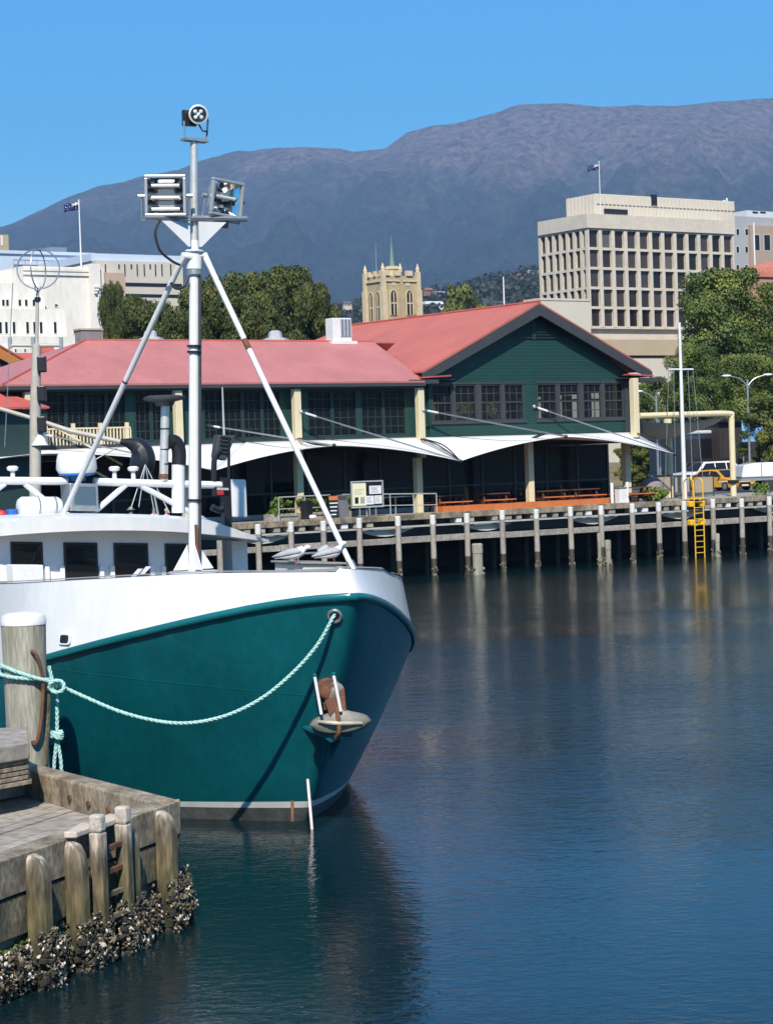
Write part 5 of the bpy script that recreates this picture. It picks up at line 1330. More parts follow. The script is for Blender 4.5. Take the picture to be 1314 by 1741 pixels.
ZB = ([.12, .4, .8, 1.3, 2, 3, 4.5, 6, 7, 20], [3.876, 3.862, 3.849, 3.83, 3.80, 3.704, 3.589, 3.505, 3.469, 3.35])
def zbul(a): return sum(interp(max(.12, a+d), *ZB) for d in (-.4, -.2, 0, .2, .4))/5
def wfn(t, n, m):
    t = min(max(t, 0), 1); return (1-(1-t)**n)**(1/m)
def stern(a): return 1-.25*sstep(a, 13, 21)
def hullp(t, tau, sd):
    """t 0 waterline .. 1 strake"""
    a0 = 2.015*(1-t); Bm = 3.309+(3.42-3.309)*t; Ln = 6.772+(5.742-6.772)*t; m = 1.045+(.811-1.045)*t**2
    dl = .05+.33*max(0, t)**1.3
    a = a0-dl*.55+math.hypot(tau*Ln, dl)
    if tau > 1: a = a0-dl*.55+math.hypot(Ln, dl)+(tau-1)*(20-a0-Ln)
    z = zstr(a)*t if t > 0 else t*3
    l = sd*Bm*wfn(tau, 2, m)*stern(a)
    return BS-HD*a+LT*l+UP*(z-l*HE*max(0, t))
TAUS = [0, .004, .01, .017, .025, .035, .045, .07, .1, .14, .19, .25, .32, .4, .5, .6, .72, .85, 1.0, 1.1, 1.25, 1.45, 1.7, 2.0]
boat = thing('fishing_boat', BF(8, 0, 0), 'green and white fishing boat with tripod mast moored at the near jetty', 'fishing boat')
TL = [-.35, -.1, .0, .035, .072, .105, .2, .35, .5, .65, .8, .92, 1.0]
b = MB()
for i in range(len(TL)-1):
    b.mat(bootblack if i < 4 else (bootwhite if i == 4 else teal))
    r0 = [hullp(TL[i], u, -1) for u in TAUS[::-1]]+[hullp(TL[i], u, 1) for u in TAUS[1:]]
    r1 = [hullp(TL[i+1], u, -1) for u in TAUS[::-1]]+[hullp(TL[i+1], u, 1) for u in TAUS[1:]]
    b.grid([r0, r1])
b.mat(teal); b.poly([hullp(t, TAUS[-1], -1) for t in TL]+[hullp(t, TAUS[-1], 1) for t in TL[::-1]])
me_h = b.build('hull', None, boat, ang=1.0)
bm = bmesh.new(); bm.from_mesh(me_h.data); bmesh.ops.remove_doubles(bm, verts=bm.verts, dist=1e-4); bmesh.ops.recalc_face_normals(bm, faces=bm.faces); bm.to_mesh(me_h.data); bm.free()
me_h.data.set_sharp_from_angle(angle=.9)
# rubbing strake
prof = [(0, .05), (.032, .045), (.042, 0), (.034, -.055), (0, -.07)]
rows = []
for o, dz in prof:
    row = []
    for u, sd in [(u, -1) for u in TAUS[::-1]]+[(u, 1) for u in TAUS[1:]]:
        p = hullp(1, u, sd); c = hullp(1, 0, 1)-HD*3.0
        d = (p-c); d.z = 0; d = d.normalized() if u < .9 else LT*sd
        row.append(p+d*o+UP*dz)
    rows.append(row)
MB().mat(tealtrim).grid(rows).build('rubbing_strake', None, boat, ang=1.2)
# white bulwark and foredeck
def bulp(v, tau, sd, off=0):
    a0 = .22*v; Bm = 3.42-.20*v-off; Ln = 5.742-.24*v; m = .811+.02*v
    dl = .38
    a = a0-dl*.55+math.hypot(tau*Ln, dl)
    if tau > 1: a = a0-dl*.55+math.hypot(Ln, dl)+(tau-1)*(20-a0-Ln)
    l = sd*Bm*wfn(tau, 2, m)*stern(a)
    zt_ = zbul(a); z = (zstr(a)+.04)*(1-v)+zt_*v
    if v == 1 and tau < .045 or v == 1 and sd > 0 and tau < .3: z += .055
    return BS-HD*(a+off)+LT*l+UP*(z-l*HE)
side = [(u, -1) for u in TAUS[::-1]]+[(u, 1) for u in TAUS[1:]]
rows = [[bulp(v, u, s) for u, s in side] for v in (0, .35, .7, 1)]+[[bulp(1, u, s, .07) for u, s in side], [bulp(.86, u, s, .07) for u, s in side]]
MB().mat(hullwhite).grid(rows).build('bulwark', None, boat, ang=.7)
b = MB().mat(deckgrey); L_ = [bulp(.97, u, -1, .05) for u in TAUS[1:]]; R_ = [bulp(.97, u, 1, .05) for u in TAUS[1:]]
b.grid([L_, [(p+q)*.5+UP*.07 for p, q in zip(L_, R_)], R_]); b.build('deck', None, boat)
rows = []
for dz, o in ((.012, -.02), (.03, .04), (.012, .1)): rows.append([bulp(1, u, s, o)+UP*dz for u, s in side])
MB().mat(deckgrey).grid(rows).build('gunwale_cap', None, boat)
# search for the hull point that shows at a photo pixel
def projpx(p):
    d = p-CAM; w_ = d.dot(F0); a = d.dot(RX)/w_; c = d.dot(UX)/w_
    return 657+a*FPX, 870.5-c*FPX
def hull_at(x, y, sd=-1, bul=False):
    best = None
    for i in range(41):
        for j in range(121):
            u = .7*(j/120)**1.5 if not bul else .3+1.3*j/120
            p = (bulp if bul else hullp)(i/40, u, sd); q = projpx(p); e = (q[0]-x)**2+(q[1]-y)**2
            if best is None or e < best[0]: best = (e, i/40, u)
    _, v, u = best; fn = bulp if bul else hullp
    p = fn(v, u, sd); du = fn(v, u+.01, sd)-fn(v, max(0, u-.005), sd); dv = fn(min(1, v+.02), u, sd)-fn(max(0, v-.02), u, sd)
    n = du.cross(dv).normalized()
    if n.dot(CAM-p) < 0: n = -n
    return p, n
hp, hn = hull_at(569, 1043)
b = MB().mat(steel)
ring = [(.065, -.02), (.10, -.01), (.115, .02), (.10, .045), (.075, .04), (.062, 0)]
b.lathe(hp, ring, 20, hn).build('hawse_ring', None, boat)
MB().mat(black).lathe(hp+hn*.0, [(.07, -.03), (.07, .012)], 16, hn).build('hawse_hole', None, boat)
def plate(name, m, x, y, sx_, sz_, off, bul, th, rad=.4):
    p, n = hull_at(x, y, -1, bul); t = n.cross(UP).normalized(); up = t.cross(n).normalized()
    if t.x < 0: t = -t
    pts = []
    for k in range(20):
        g = 2*math.pi*k/20; c, s = math.cos(g), math.sin(g)
        pts.append(p+n*off+t*sx_*math.copysign(abs(c)**rad, c)+up*sz_*math.copysign(abs(s)**rad, s))
    MB().mat(m).prism(pts, n*th).build(name, None, boat, False)
plate('freeing_port_rim', white, 110, 1088, .125, .088, .0, True, .03)
plate('freeing_port', black, 110, 1088, .092, .062, .032, True, .006)
# belting low on the hull behind the rope knot
p, n = hull_at(100, 1251); t_ = n.cross(UP).normalized(); t_ = t_ if t_.x > 0 else -t_
MB().mat(tealtrim).prism([p+n*.0-t_*.35+UP*.07, p+n*.16-t_*.35+UP*.06, p+n*.16-t_*.35-UP*.06, p-t_*.35-UP*.09], t_*.5).build('fender_lug', None, boat, False, bevel=.01)
# anchor pockets (both bows) and the anchor
for sd, x, y in ((-1, 553, 1238), (1, 650, 1222)):
    if sd < 0: p, n = hull_at(548, 1236)
    else:
        q0_, n0 = hull_at(548, 1236); r = q0_-BS; l = r.dot(LT); p = q0_-LT*2*l; n = n0-LT*2*n0.dot(LT)
    t = n.cross(UP).normalized(); t = t if t.dot(HD) > 0 else -t
    up = UP
    MB().mat(teal).prism([p-t*.30-n*.05, p+t*.42-n*.05, p+t*.42+n*.34, p+t*.0+n*.26], up*.05).prism([p-n*.05-t*.02, p+n*.22-t*.02, p-n*.05-t*.02-up*.5], t*.04).build('anchor_shelf', None, boat, False)
    if sd < 0: AP, AN, AT = p, n, t
ac = atY(575, 1200, (AP+AN*.3).y)
Fwd = (V((CAM.x, CAM.y, 0))-V((ac.x, ac.y, 0))).normalized(); Sx = V((-Fwd.y, Fwd.x, 0))
if Sx.x < 0: Sx = -Sx
def AF(x, y, z): return ac+Sx*x+Fwd*y+UP*z        # x right, y toward viewer, z up
px = lambda X, Y_: ((X-575)*ac.y/FPX, -(Y_-1200)*ac.y/FPX)
for (xa, ya, xb, yb) in ((537, 1146, 546, 1210), (569, 1145, 579, 1206)):
    a, c = px(xa, ya), px(xb, yb)
    MB().mat(white).cyl(AF(a[0], .26, a[1]), AF(c[0], .30, c[1]), .024, n=8).build('guide_rod', None, boat)
    MB().mat(tealtrim).ball(AF(a[0], .26, a[1]+.02), .034, n=8).build('rod_tip', None, boat)
b = MB().mat(rust)
b.lathe(AF(-.14, -.1, .24), [(.05, 0), (.19, .05), (.2, .17), (.12, .3), (.02, .33)], 14, Fwd)
b.box(AF, -.22, .0, -.25, .12, -.05, .26)
b.prism([AF(-.2, .14, .1), AF(.1, .14, .28), AF(.12, .16, -.08), AF(-.12, .18, -.18)], Fwd*.07)
b.build('hawse_casting', None, boat, bevel=.015)
MB().mat(anchorm).lathe(AF(-.06, .1, .22), [(.02, .0), (.14, .02), (.15, .07), (.05, .12)], 14, (Fwd+Sx*.3).normalized()).build('anchor_crown', None, boat)
rows = []
for j in range(7):                                       # the wide dished fluke plate
    v = -1+j/3; row = []
    for i in range(21):
        u = -1+i/10; wz = .155*(1-abs(u)**2.6)**.7*(1.0 if v < 0 else (1+.35*math.exp(-((u)*3.2)**2)))
        row.append(AF(.02+u*.44, .26-.16*u*u-.05*v*v, -.24+v*wz+.02*u))
    rows.append(row)
MB().mat(anchorm).grid(rows).build('anchor_fluke', None, boat, solid=.035)
MB().mat(pm('anchor_rib', (.42, .36, .28), .5, .2, 5)).tube(smoothpts([AF(-.30, .22, -.20), AF(-.02, .34, -.22), AF(.34, .2, -.25)], 5), [.018+.014*math.sin(math.pi*i/10) for i in range(11)], 8).build('anchor_stock', None, boat)
MB().mat(rust).tube(smoothpts([AF(-.04, .1, .1), AF(-.01, .3, -.12), AF(.0, .32, -.34), AF(-.05, .24, -.44)], 4), .035, 8).build('anchor_shank', None, boat)
p = atZ(530, 1412, 0); 
MB().mat(pm('striped_gauge', (.7, .6, .55), .5, .2, 9)).cyl(atY(523, 1325, p.y+.25), atY(533, 1420, p.y)-UP*.3, .022, n=8).build('draft_rod', None, boat)
MB().mat(rust).cyl(atY(497, 1362, p.y+.1), atY(497, 1398, p.y), .025, n=6).build('hull_bracket', None, boat)
# foredeck: mast with tripod stays, lights
MA = 5.6
ML, MZ = ba(329, 968, MA)
mfoot = BF(MA, ML, MZ); mtop = bp(329.5, 237, MA); mcol = bp(330, 437, MA)
mk = 35.6/FPX
MB().mat(white).cyl(mfoot-UP*.05, mcol+UP*.02, .088, .08, 16).build('lower_mast', None, boat)
MB().mat(steelw).cyl(mcol+UP*.03, mtop, .075, .062, 14).build('upper_mast', None, boat)
ax = (mtop-mfoot).normalized()
MB().mat(white).lathe(mcol-ax*.22, [(.10, 0), (.13, .02), (.13, .30), (.17, .31), (.17, .335), (.08, .35), (.08, .5)], 18, ax).build('mast_collar', None, boat)
MB().mat(steel).lathe(mcol-ax*.30, [(.105, 0), (.128, .01), (.128, .09), (.105, .1)], 18, ax).build('hose_clamp', None, boat)
MB().mat(greyt).tube([mfoot+LT*.085+HD*.05+UP*.05, mfoot+LT*.085+HD*.05+ax*4.9], .034, 8).build('halyard_pipe', None, boat)
for y in (590, 600, 852):
    c = bp(330, y, MA); MB().mat(black).lathe(c, [(.112, 0), (.125, .005), (.125, .03), (.112, .035)], 14, ax).build('mast_band', None, boat)
b = MB().mat(hullwhite)
for d in (LT, -LT, -HD, HD): b.prism([mfoot+d*.09, mfoot+d*.36, mfoot+d*.09+UP*.42], (d.cross(UP))*.02)
b.lathe(mfoot-UP*.06, [(.42, 0), (.42, .03), (.1, .04)], 20); b.build('mast_foot_gusset', None, boat, False)
MB().mat(rust).box(BF, MA-.13, MA-.10, ML+.0, ML+.05, MZ+.02, MZ+.75).build('rust_streak', None, boat, False)
for sgn, (tx, ty), (fx, fy), Yf in ((-1, (313, 434), (62, 972), 38.4), (1, (348, 434), (600, 968), 33.8)):
    top = bp(tx, ty, MA-.05); ft = atY(fx, fy, Yf)
    d = (ft-top).normalized()
    MB().mat(white).tube([bp(330, ty+2, MA-.05), top, top+d*.25, ft-d*.12], [.07, .066, .05, .045], 12).build('mast_stay', None, boat)
    MB().mat(rust if sgn < 0 else steel).cyl(ft-d*.14, ft+d*.1, .07, .085, 10).build('stay_shoe', None, boat)
    MB().mat(rust).cyl(top+d*(1.65 if sgn > 0 else 2.6), top+d*(1.85 if sgn > 0 else 2.64), .0505, n=12).build('rust_band', None, boat)
# cross arm with gussets and floodlights
ca = bp(329, 372, MA-.1)
MB().mat(steel).tube([ca-LT*.88+UP*.0, ca+LT*.98+UP*.03], .05, 8).build('light_arm', None, boat)
for sg, w_, m in ((-1, .56, hullwhite), (1, .56, hullwhite)):
    MB().mat(m).prism([ca+LT*sg*.08-UP*.04, ca+LT*sg*(w_+.03)-UP*.04, ca+LT*sg*.12-UP*.46, ca+LT*sg*.08-UP*.46], HD*.025).build('arm_gusset', None, boat, False)
def flood(c, face, w_, h_, lamps, tilt):
    f = V(face).normalized(); r = f.cross(UP).normalized(); r = r if r.x > 0 else -r; u = r.cross(f); u = u if u.z > 0 else -u
    r, u = r*math.cos(tilt)-u*math.sin(tilt), u*math.cos(tilt)+r*math.sin(tilt)
    Q = lambda x, y, z: c+r*x+f*y+u*z
    t = thing('floodlight', c, None, None); bpy.data.objects.remove(t)
    fr = MB().mat(pm('lamp_frame', (.45, .46, .45), .4, .1, 8, metal=.5) if 'lamp_frame' not in bpy.data.materials else bpy.data.materials['lamp_frame'])
    for x0, x1, z0, z1 in ((-w_, w_, h_-.05, h_), (-w_, w_, -h_, -h_+.05), (-w_, -w_+.05, -h_+.05, h_-.05), (w_-.05, w_, -h_+.05, h_-.05)):
        fr.box(Q, x0, x1, -.05, .03, z0, z1)
    o = fr.build('floodlight', None, boat, False, bevel=.012)
    b = MB().mat(chrome); n = 6; a, k = w_-.05, h_-.05; back = .5
    for (x0, z0, x1, z1) in ((-a, -k, a, -k), (a, -k, a, k), (a, k, -a, k), (-a, k, -a, -k)):
        b.add([Q(x0, -.04, z0), Q(x1, -.04, z1), Q(x1*back, -.26, z1*back), Q(x0*back, -.26, z0*back)], [(0, 1, 2, 3)])
    b.add([Q(-a*back, -.26, -k*back), Q(a*back, -.26, -k*back), Q(a*back, -.26, k*back), Q(-a*back, -.26, k*back)], [(0, 1, 2, 3)])
    b.build('reflector', None, o, False)
    b = MB().mat(white)
    for z in lamps: b.cyl(Q(-a*.8, -.08, z), Q(a*.8, -.08, z), .034, n=8)
    b.build('lamp_tube', None, o)
    b = MB().mat(black)
    for z in lamps:
        for x in (-.55, .55): b.box(Q, x*a-.02, x*a+.02, -.24, -.07, z-.09, z-.036)
    b.build('lamp_clip', None, o, False)
    b = MB().mat(bpy.data.materials['lamp_frame'])
    b.add([Q(sx_*a*1.0, -.045, sz_*k*1.0) for sx_, sz_ in ((-1, -1), (1, -1), (1, 1), (-1, 1))]+[Q(sx_*a*.62, -.30, sz_*k*.62) for sx_, sz_ in ((-1, -1), (1, -1), (1, 1), (-1, 1))], [(0, 1, 5, 4), (1, 2, 6, 5), (2, 3, 7, 6), (3, 0, 4, 7), (4, 5, 6, 7)])
    b.build('housing', None, o, False)
    MB().mat(glassm('lamp_glass', (.02, .02, .02), (1, 1, 1), see=.97) if 'lamp_glass' not in bpy.data.materials else bpy.data.materials['lamp_glass']).box(Q, -a, a, -.022, -.014, -k, k).build('lens', None, o, False)
    b = MB().mat(steel)
    for sg in (-1, 1): b.tube([Q(sg*(w_+.05), -.1, .0), Q(sg*(w_+.06), -.12, -h_-.05), Q(0, -.12, -h_-.06)], .02, 6); b.cyl(Q(sg*w_, -.1, 0), Q(sg*(w_+.11), -.1, 0), .035, n=8)
    b.build('lamp_bracket', None, o)
    return o
flood(bp(281, 332, MA-.15), (.06, -1, -.06), .34, .34, (.17, -.03, -.22), .02)
flood(bp(386, 337, MA-.1), (.95, -1, -.10), .34, .31, (.02,), .09)
MB().mat(dark).tube(smoothpts([bp(272, 374, MA-.12), bp(264, 395, MA-.14), bp(272, 425, MA-.14), bp(292, 443, MA-.12), bp(306, 450, MA-.1)], 5), .022, 8).build('cable', None, boat)
MB().mat(dark).tube(smoothpts([bp(290, 480, MA-.1), bp(300, 490, MA-.12), bp(313, 486, MA-.12), bp(320, 470, MA-.1)], 5), .026, 8).build('cable', None, boat)
MB().mat(black).box(BF, MA-.12, MA-.02, ba(372, 376, MA)[0]-.12, ba(372, 376, MA)[0]+.12, ba(372, 382, MA)[1]-.05, ba(372, 376, MA)[1]).build('junction_box', None, boat, False)
# searchlight
c = bp(337, 194, MA-.1); f = (V((CAM.x, CAM.y, CAM.z))-c); f.z *= .2; f = (f.normalized()+V((.12, 0, 0))).normalized()
o = MB().mat(black).lathe(c-f*.27, [(.05, 0), (.11, .04), (.14, .12), (.15, .26)], 18, f).box(lambda x, y, z: c-f*.2+LT*x+f*y+UP*z, -.27, -.02, -.08, .1, -.17, .08).build('searchlight', None, boat)
MB().mat(steelw).lathe(c-f*.02, [(.135, .0), (.165, .01), (.165, .05), (.135, .055), (.135, .0)], 20, f, False).build('bezel', None, o)
MB().mat(reflm).lathe(c-f*.03, [(.02, -.04), (.09, -.025), (.135, .02)], 20, f).build('reflector', None, o)
b = MB().mat(white)
for dx, dz in ((-.055, .045), (.05, .05), (-.05, -.05), (.055, -.045), (0, 0)): b.ball(c+f*.01+LT*dx+UP*dz, .036, n=8)
b.build('bulb', None, o)
MB().mat(bpy.data.materials['lamp_glass']).lathe(c+f*.03, [(.133, 0), (.133, .006)], 20, f).build('lens', None, o)
b = MB().mat(steel); yb = bp(333, 237, MA)
b.tube([bp(313, 205, MA-.02), bp(314, 235, MA-.02), bp(351, 236, MA-.02), bp(354, 200, MA-.02)], .018, 6)
b.box(BF, MA-.1, MA+.1, ba(311, 238, MA)[0], ba(351, 238, MA)[0], ba(330, 240, MA)[1], ba(330, 236, MA)[1]); b.build('yoke', None, o, False)
MB().mat(dark).tube(smoothpts([c-UP*.12-f*.1, bp(345, 222, MA-.1), bp(352, 222, MA-.05), bp(351, 232, MA-.02)], 4), .014, 6).build('lamp_cable', None, o)
# deck hatch the gulls sit on, small deck gear
hl, hz_ = ba(532, 972, 3.2)
b = MB().mat(pm('hatch_coaming_paint', (.55, .53, .48), .6, .08)).box(BF, 2.9, 3.9, hl-.33, hl+.38, hz_-.12, hz_+.12); b.build('hatch_coaming', None, boat, False, bevel=.02)
MB().mat(deckgrey).box(BF, 2.85, 3.95, hl-.38, hl+.43, hz_+.123, hz_+.16).build('hatch_lid', None, boat, False, bevel=.015)
MB().mat(steel).tube([BF(3.6, hl-.05, hz_+.15), BF(3.6, hl-.05, hz_+.28), BF(3.6, hl+.42, hz_+.30), BF(3.6, hl+.42, hz_+.34)], .018, 6).build('hatch_handle', None, boat)
MB().mat(steelw).lathe(BF(3.7, hl+.5, hz_+.34), [(.02, -.14), (.12, 0), (.02, .14)], 4, LT).build('deck_light', None, boat, False)
b = MB().mat(hullwhite)
for x, y in ((232, 974), (246, 970)): l, z = ba(x, y, 6.3); b.prism([BF(6.3, l-.1, z-.06), BF(6.3, l-.03, z-.06), BF(6.3, l+.1, z+.07), BF(6.3, l+.03, z+.07)], HD*.05)
b.build('deck_cleat', None, boat, False)
l, z = ba(45, 972, 8.3); MB().mat(white).box(BF, 8.2, 8.55, l-.28, l+.28, z-.3, z+.12).build('deck_locker', None, boat, False, bevel=.02)
# wheelhouse
WA = 9.0
house_w = pm('wheelhouse_paint', (.74, .74, .74), .4, .05, 1)
wz1 = 4.15
b = MB().mat(house_w); wins = []
for x0, x1 in ((18, 73), (108, 166), (193, 252), (280, 331)): wins.append((ba(x0, 950, WA)[0], ba(x1, 950, WA)[0]))
b.prism([BF(WA, -3.0, 2.2), BF(WA, 1.62, 2.2)]+[BF(WA, 1.62-4.62*k/10, 4.372-.023*(1.62-4.62*k/10)**2) for k in range(11)], HD*-.1); b.box(BF, WA+.1, WA+3.5, -3.0, -2.9, 2.2, wz1); b.box(BF, WA+.1, WA+3.5, 1.5, 1.62, 2.2, wz1); b.box(BF, WA+3.4, WA+3.5, -2.9, 1.5, 2.2, wz1-.02)
b.build('wheelhouse', None, boat, False)
for l0, l1 in wins:
    z0 = 3.42
    o = MB().mat(black).box(BF, WA-.03, WA-.002, l0, l1, z0, 4.14).build('wheelhouse_window', None, boat, False, bevel=.05)
    MB().mat(glassd).box(BF, WA-.042, WA-.032, l0+.05, l1-.05, z0+.05, 4.10).build('pane', None, o, False)
b = MB().mat(house_w)
for (a0, c0) in ((wins[0][1], wins[1][0]), (wins[1][1], wins[2][0]), (wins[2][1], wins[3][0])):
    for l in (a0+.05, c0-.05): b.box(BF, WA-.07, WA-.003, l-.04, l+.04, 2.4, 3.72-.0)
b.build('wall_rib', None, boat, False)
rows = []
nl = 25
def zc_(l): return 4.375-.023*l*l
for (da, kz) in ((0, 0), (-.02, 1), (.3, 1.25), (4.4, 1.25), (4.4, 0), (0.001, 0)):
    row = []
    for i in range(nl):
        l = -3.4+6.25*i/(nl-1); af = WA-.75+.05*l*l
        th_ = .235*(1-sstep(l, 1.4, 2.85)*.8)
        row.append(BF(af+da, l, zc_(l)+th_*kz))
    rows.append(row)
MB().mat(hullwhite).grid(rows).build('wheelhouse_roof', None, boat, ang=.5)
l, z = ba(405, 975, 9.6); MB().mat(house_w).box(BF, 9.5, 9.9, l-.16, l+.16, 2.0, 4.2).build('roof_post', None, boat, False)
# gantry on the roof
GA = 10.6
def gl(x, y): return bp(x, y, GA)
b = MB().mat(hullwhite)
for pts in ([(-40, 817), (114, 818)], [(160, 819), (412, 826)]): b.tube([gl(*p) for p in pts], .075, 10)
b.build('gantry_rail', None, boat)
for k, (p, q) in enumerate((((42, 822), (97, 868)), ((8, 822), (-40, 858)), ((214, 824), (162, 869)), ((240, 826), (325, 872)), ((325, 872), (385, 906)))):
    MB().mat(hullwhite).tube([gl(*p), gl(*q)], .055, 8).build('gantry_brace', None, boat)
a, c = gl(392, 815), gl(415, 905)
MB().mat(hullwhite).box(BF, GA-.1, GA+.15, ba(390, 840, GA)[0], ba(416, 840, GA)[0], ba(400, 880, GA)[1], ba(400, 815, GA)[1]).build('gantry_column', None, boat, False, bevel=.03)
MB().mat(black).box(BF, GA-.12, GA+.05, ba(376, 840, GA)[0], ba(388, 840, GA)[0], ba(380, 905, GA)[1], ba(380, 812, GA)[1]).build('gantry_column', None, boat, False)
for x, yt in ((22, 795), (195, 794), (227, 799)):
    p = gl(x, 815); MB().mat(white).lathe(p, [(.045, 0), (.04, .14), (.035, .15), (.10, .17), (.11, .22), (.07, .25)], 12).build('antenna_dome', None, boat)
# radar scanner on its box
p = gl(131, 818)
MB().mat(white).lathe(p+UP*.13, [(.34, .02), (.385, .10), (.37, .28), (.345, .38), (.30, .41)], 24).build('radar_dome', None, boat)
MB().mat(pm('radar_blue', (.03, .14, .4), .4, .1)).lathe(p+UP*.0, [(.16, 0), (.16, .08), (.34, .12), (.34, .147)], 20).build('radar_base', None, boat)
l0, l1 = ba(111, 840, GA)[0], ba(159, 840, GA)[0]; z0, z1 = ba(135, 869, GA)[1], ba(135, 822, GA)[1]
MB().mat(steel).box(BF, GA-.25, GA+.25, l0, l1, z0, z1).build('radar_pedestal', None, boat, False, bevel=.02)
MB().mat(chrome).box(BF, GA-.265, GA-.252, l0+.07, l1-.06, z0+.12, z1-.06).build('pedestal_panel', None, boat, False)
# liferaft canister
c0, c1 = gl(30, 862), gl(104, 862)
d = (c1-c0); L_ = d.length; d = d.normalized()
MB().mat(white).lathe(c0, [(.05, 0), (.15, .02), (.19, .08), (.195, L_*.5), (.19, L_-.08), (.15, L_-.02), (.05, L_)], 16, d).build('liferaft_canister', None, boat)
for u in (.42, .8): MB().mat(steel).lathe(c0+d*L_*u, [(.197, 0), (.203, .005), (.203, .03), (.197, .035)], 16, d).build('canister_strap', None, boat)
b = MB().mat(pm('red_buoy', (.5, .03, .025), .5, .1)); b.ball(gl(2, 876), .10, n=10); b.build('red_float', None, boat)
MB().mat(pm('blue_drum', (.02, .1, .4), .5, .1)).lathe(gl(20, 884), [(.11, 0), (.11, .2)], 12).build('blue_drum', None, boat)
# exhaust pipe with flat cowl, funnel, rear floodlight, aerial, gear
p0, p1 = gl(278, 818), gl(281, 690)
MB().mat(steelw).cyl(p0, p1, .085, .085, 14).build('exhaust_pipe', None, boat)
MB().mat(greyt).lathe(gl(280, 690), [(.16, 0), (.2, .08), (.40, .12), (.41, .17), (.3, .20), (.04, .21)], 24).build('exhaust_cowl', None, boat)
for y in (730, 765, 790): MB().mat(black).lathe(gl(280, y), [(.086, 0), (.094, .004), (.094, .022), (.086, .026)], 14).build('pipe_clamp', None, boat)
MB().mat(rust).lathe(p0+UP*.05, [(.10, 0), (.09, .09)], 14).build('pipe_flange', None, boat)
MB().mat(hullwhite).cyl(gl(303, 872), gl(303, 790), .13, .13, 14).build('funnel', None, boat)
MB().mat(black).tube(smoothpts([gl(304, 790), gl(304, 766), gl(298, 752), gl(286, 751)], 5), .14, 14).build('funnel_elbow', None, boat)
o = MB().mat(greyt).prism([gl(366, 778), gl(385, 783), gl(401, 740), gl(371, 739)], HD*-.22).build('rear_floodlight', None, boat, False, bevel=.02)
b = MB().mat(black)
for k in range(5): b.prism([gl(372+k*.8, 770-k*6.5), gl(387+k*1.2, 772-k*6.5), gl(387+k*1.2, 770-k*6.5), gl(372+k*.8, 768-k*6.5)], HD*.03)
b.build('cooling_fins', None, o, False)
MB().mat(black).tube(smoothpts([gl(364, 818), gl(364, 785), gl(368, 772), gl(376, 765)], 4), .055, 8).build('lamp_post', None, boat)
MB().mat(black).cyl(gl(389, 815), gl(389, 745), .03, n=8).build('lamp_post', None, boat)
b = MB().mat(black)
for (x0, x1, y0, y1) in ((362, 386, 828, 843),): b.box(BF, GA-.12, GA+.06, ba(x0, y0, GA)[0], ba(x1, y0, GA)[0], ba(x0, y1, GA)[1], ba(x0, y0, GA)[1])
o = b.build('instrument_box', None, boat, False)
MB().mat(pm('red_display_face', (.35, .03, .03), .4, .3, 20)).box(BF, GA-.13, GA-.121, ba(364, 830, GA)[0], ba(375, 830, GA)[0], ba(364, 841, GA)[1], ba(364, 834, GA)[1]).build('display', None, o, False)
MB().mat(steelw).box(BF, GA-.13, GA-.121, ba(364, 830, GA)[0], ba(384, 830, GA)[0], ba(364, 833, GA)[1], ba(364, 829, GA)[1]).build('display', None, o, False)
MB().mat(steelw).cyl(gl(381, 740), gl(378, 658), .022, .014, 6).build('whip_aerial', None, boat)
MB().mat(black).tube([gl(360, 862), gl(372, 868), gl(388, 855)], .07, 8).build('vent_hose', None, boat)
b = MB().mat(steel)
for q in ((222, 866), (236, 862), (262, 868), (288, 872)): b.tube([gl(247, 790), gl(*q)], .012, 5)
b.tube([gl(262, 840), gl(270, 880)], .02, 6); b.build('rigging_lines', None, boat)
b = MB().mat(hullwhite)
b.box(BF, GA-.1, GA+.1, ba(110, 870, GA)[0], ba(132, 870, GA)[0], ba(110, 880, GA)[1], ba(110, 871, GA)[1]); b.box(BF, GA-.1, GA+.1, ba(140, 870, GA)[0], ba(160, 870, GA)[0], ba(140, 879, GA)[1], ba(140, 870, GA)[1]); b.build('roof_vent_box', None, boat, False, bevel=.015)
# ------------------------------------------------------------------ neighbouring boat (only its mast and boom rise above ours)
NB = V((atY(62, 800, 60).x, 60, 0)); nb = thing('moored_boat', NB, 'boat moored behind, seen by its mast with loop aerial, boom and black furled sail', 'boat')
def N_(x, y): return atY(x, y, 60)
f = FR((NB.x-1.5, 61, 0), math.radians(160)); b = MB().mat(teal); rows = []
for t_, w_ in ((-.4, .7), (.3, .9), (1.1, 1)):
    row = []
    for k in range(13):
        u = k/12; x = -4.5+9*u; hw = 1.7*w_*(1-abs(2*u-1)**3*(.9 if u > .5 else .35))
        row.append((x, hw))
    rows.append([f(x, h_, t_) for x, h_ in row]+[f(x, -h_, t_) for x, h_ in row[::-1]])
b.grid([r+[r[0]] for r in rows]); b.poly(rows[-1]); b.build('hull', None, nb)
MB().mat(house_w).box(f, -3, -.5, -1.1, 1.1, 1.1, 2.9).build('cabin', None, nb, False, bevel=.1)
grm = pm('grey_mast_paint', (.42, .38, .33), .6, .12, 3)
m0 = V((N_(60, 868).x, 60, 1.1)); MB().mat(grm).tube([m0, N_(60, 868), N_(60, 700), N_(62, 585)], [.17, .17, .16, .12], 14).build('mast', None, nb)
MB().mat(grm).cyl(N_(62, 600), N_(64, 495), .055, .045, 10).build('topmast', None, nb)
MB().mat(white).lathe(N_(64, 492), [(.06, -.05), (.09, 0), (.09, .12), (.04, .2)], 12).build('mast_head', None, nb)
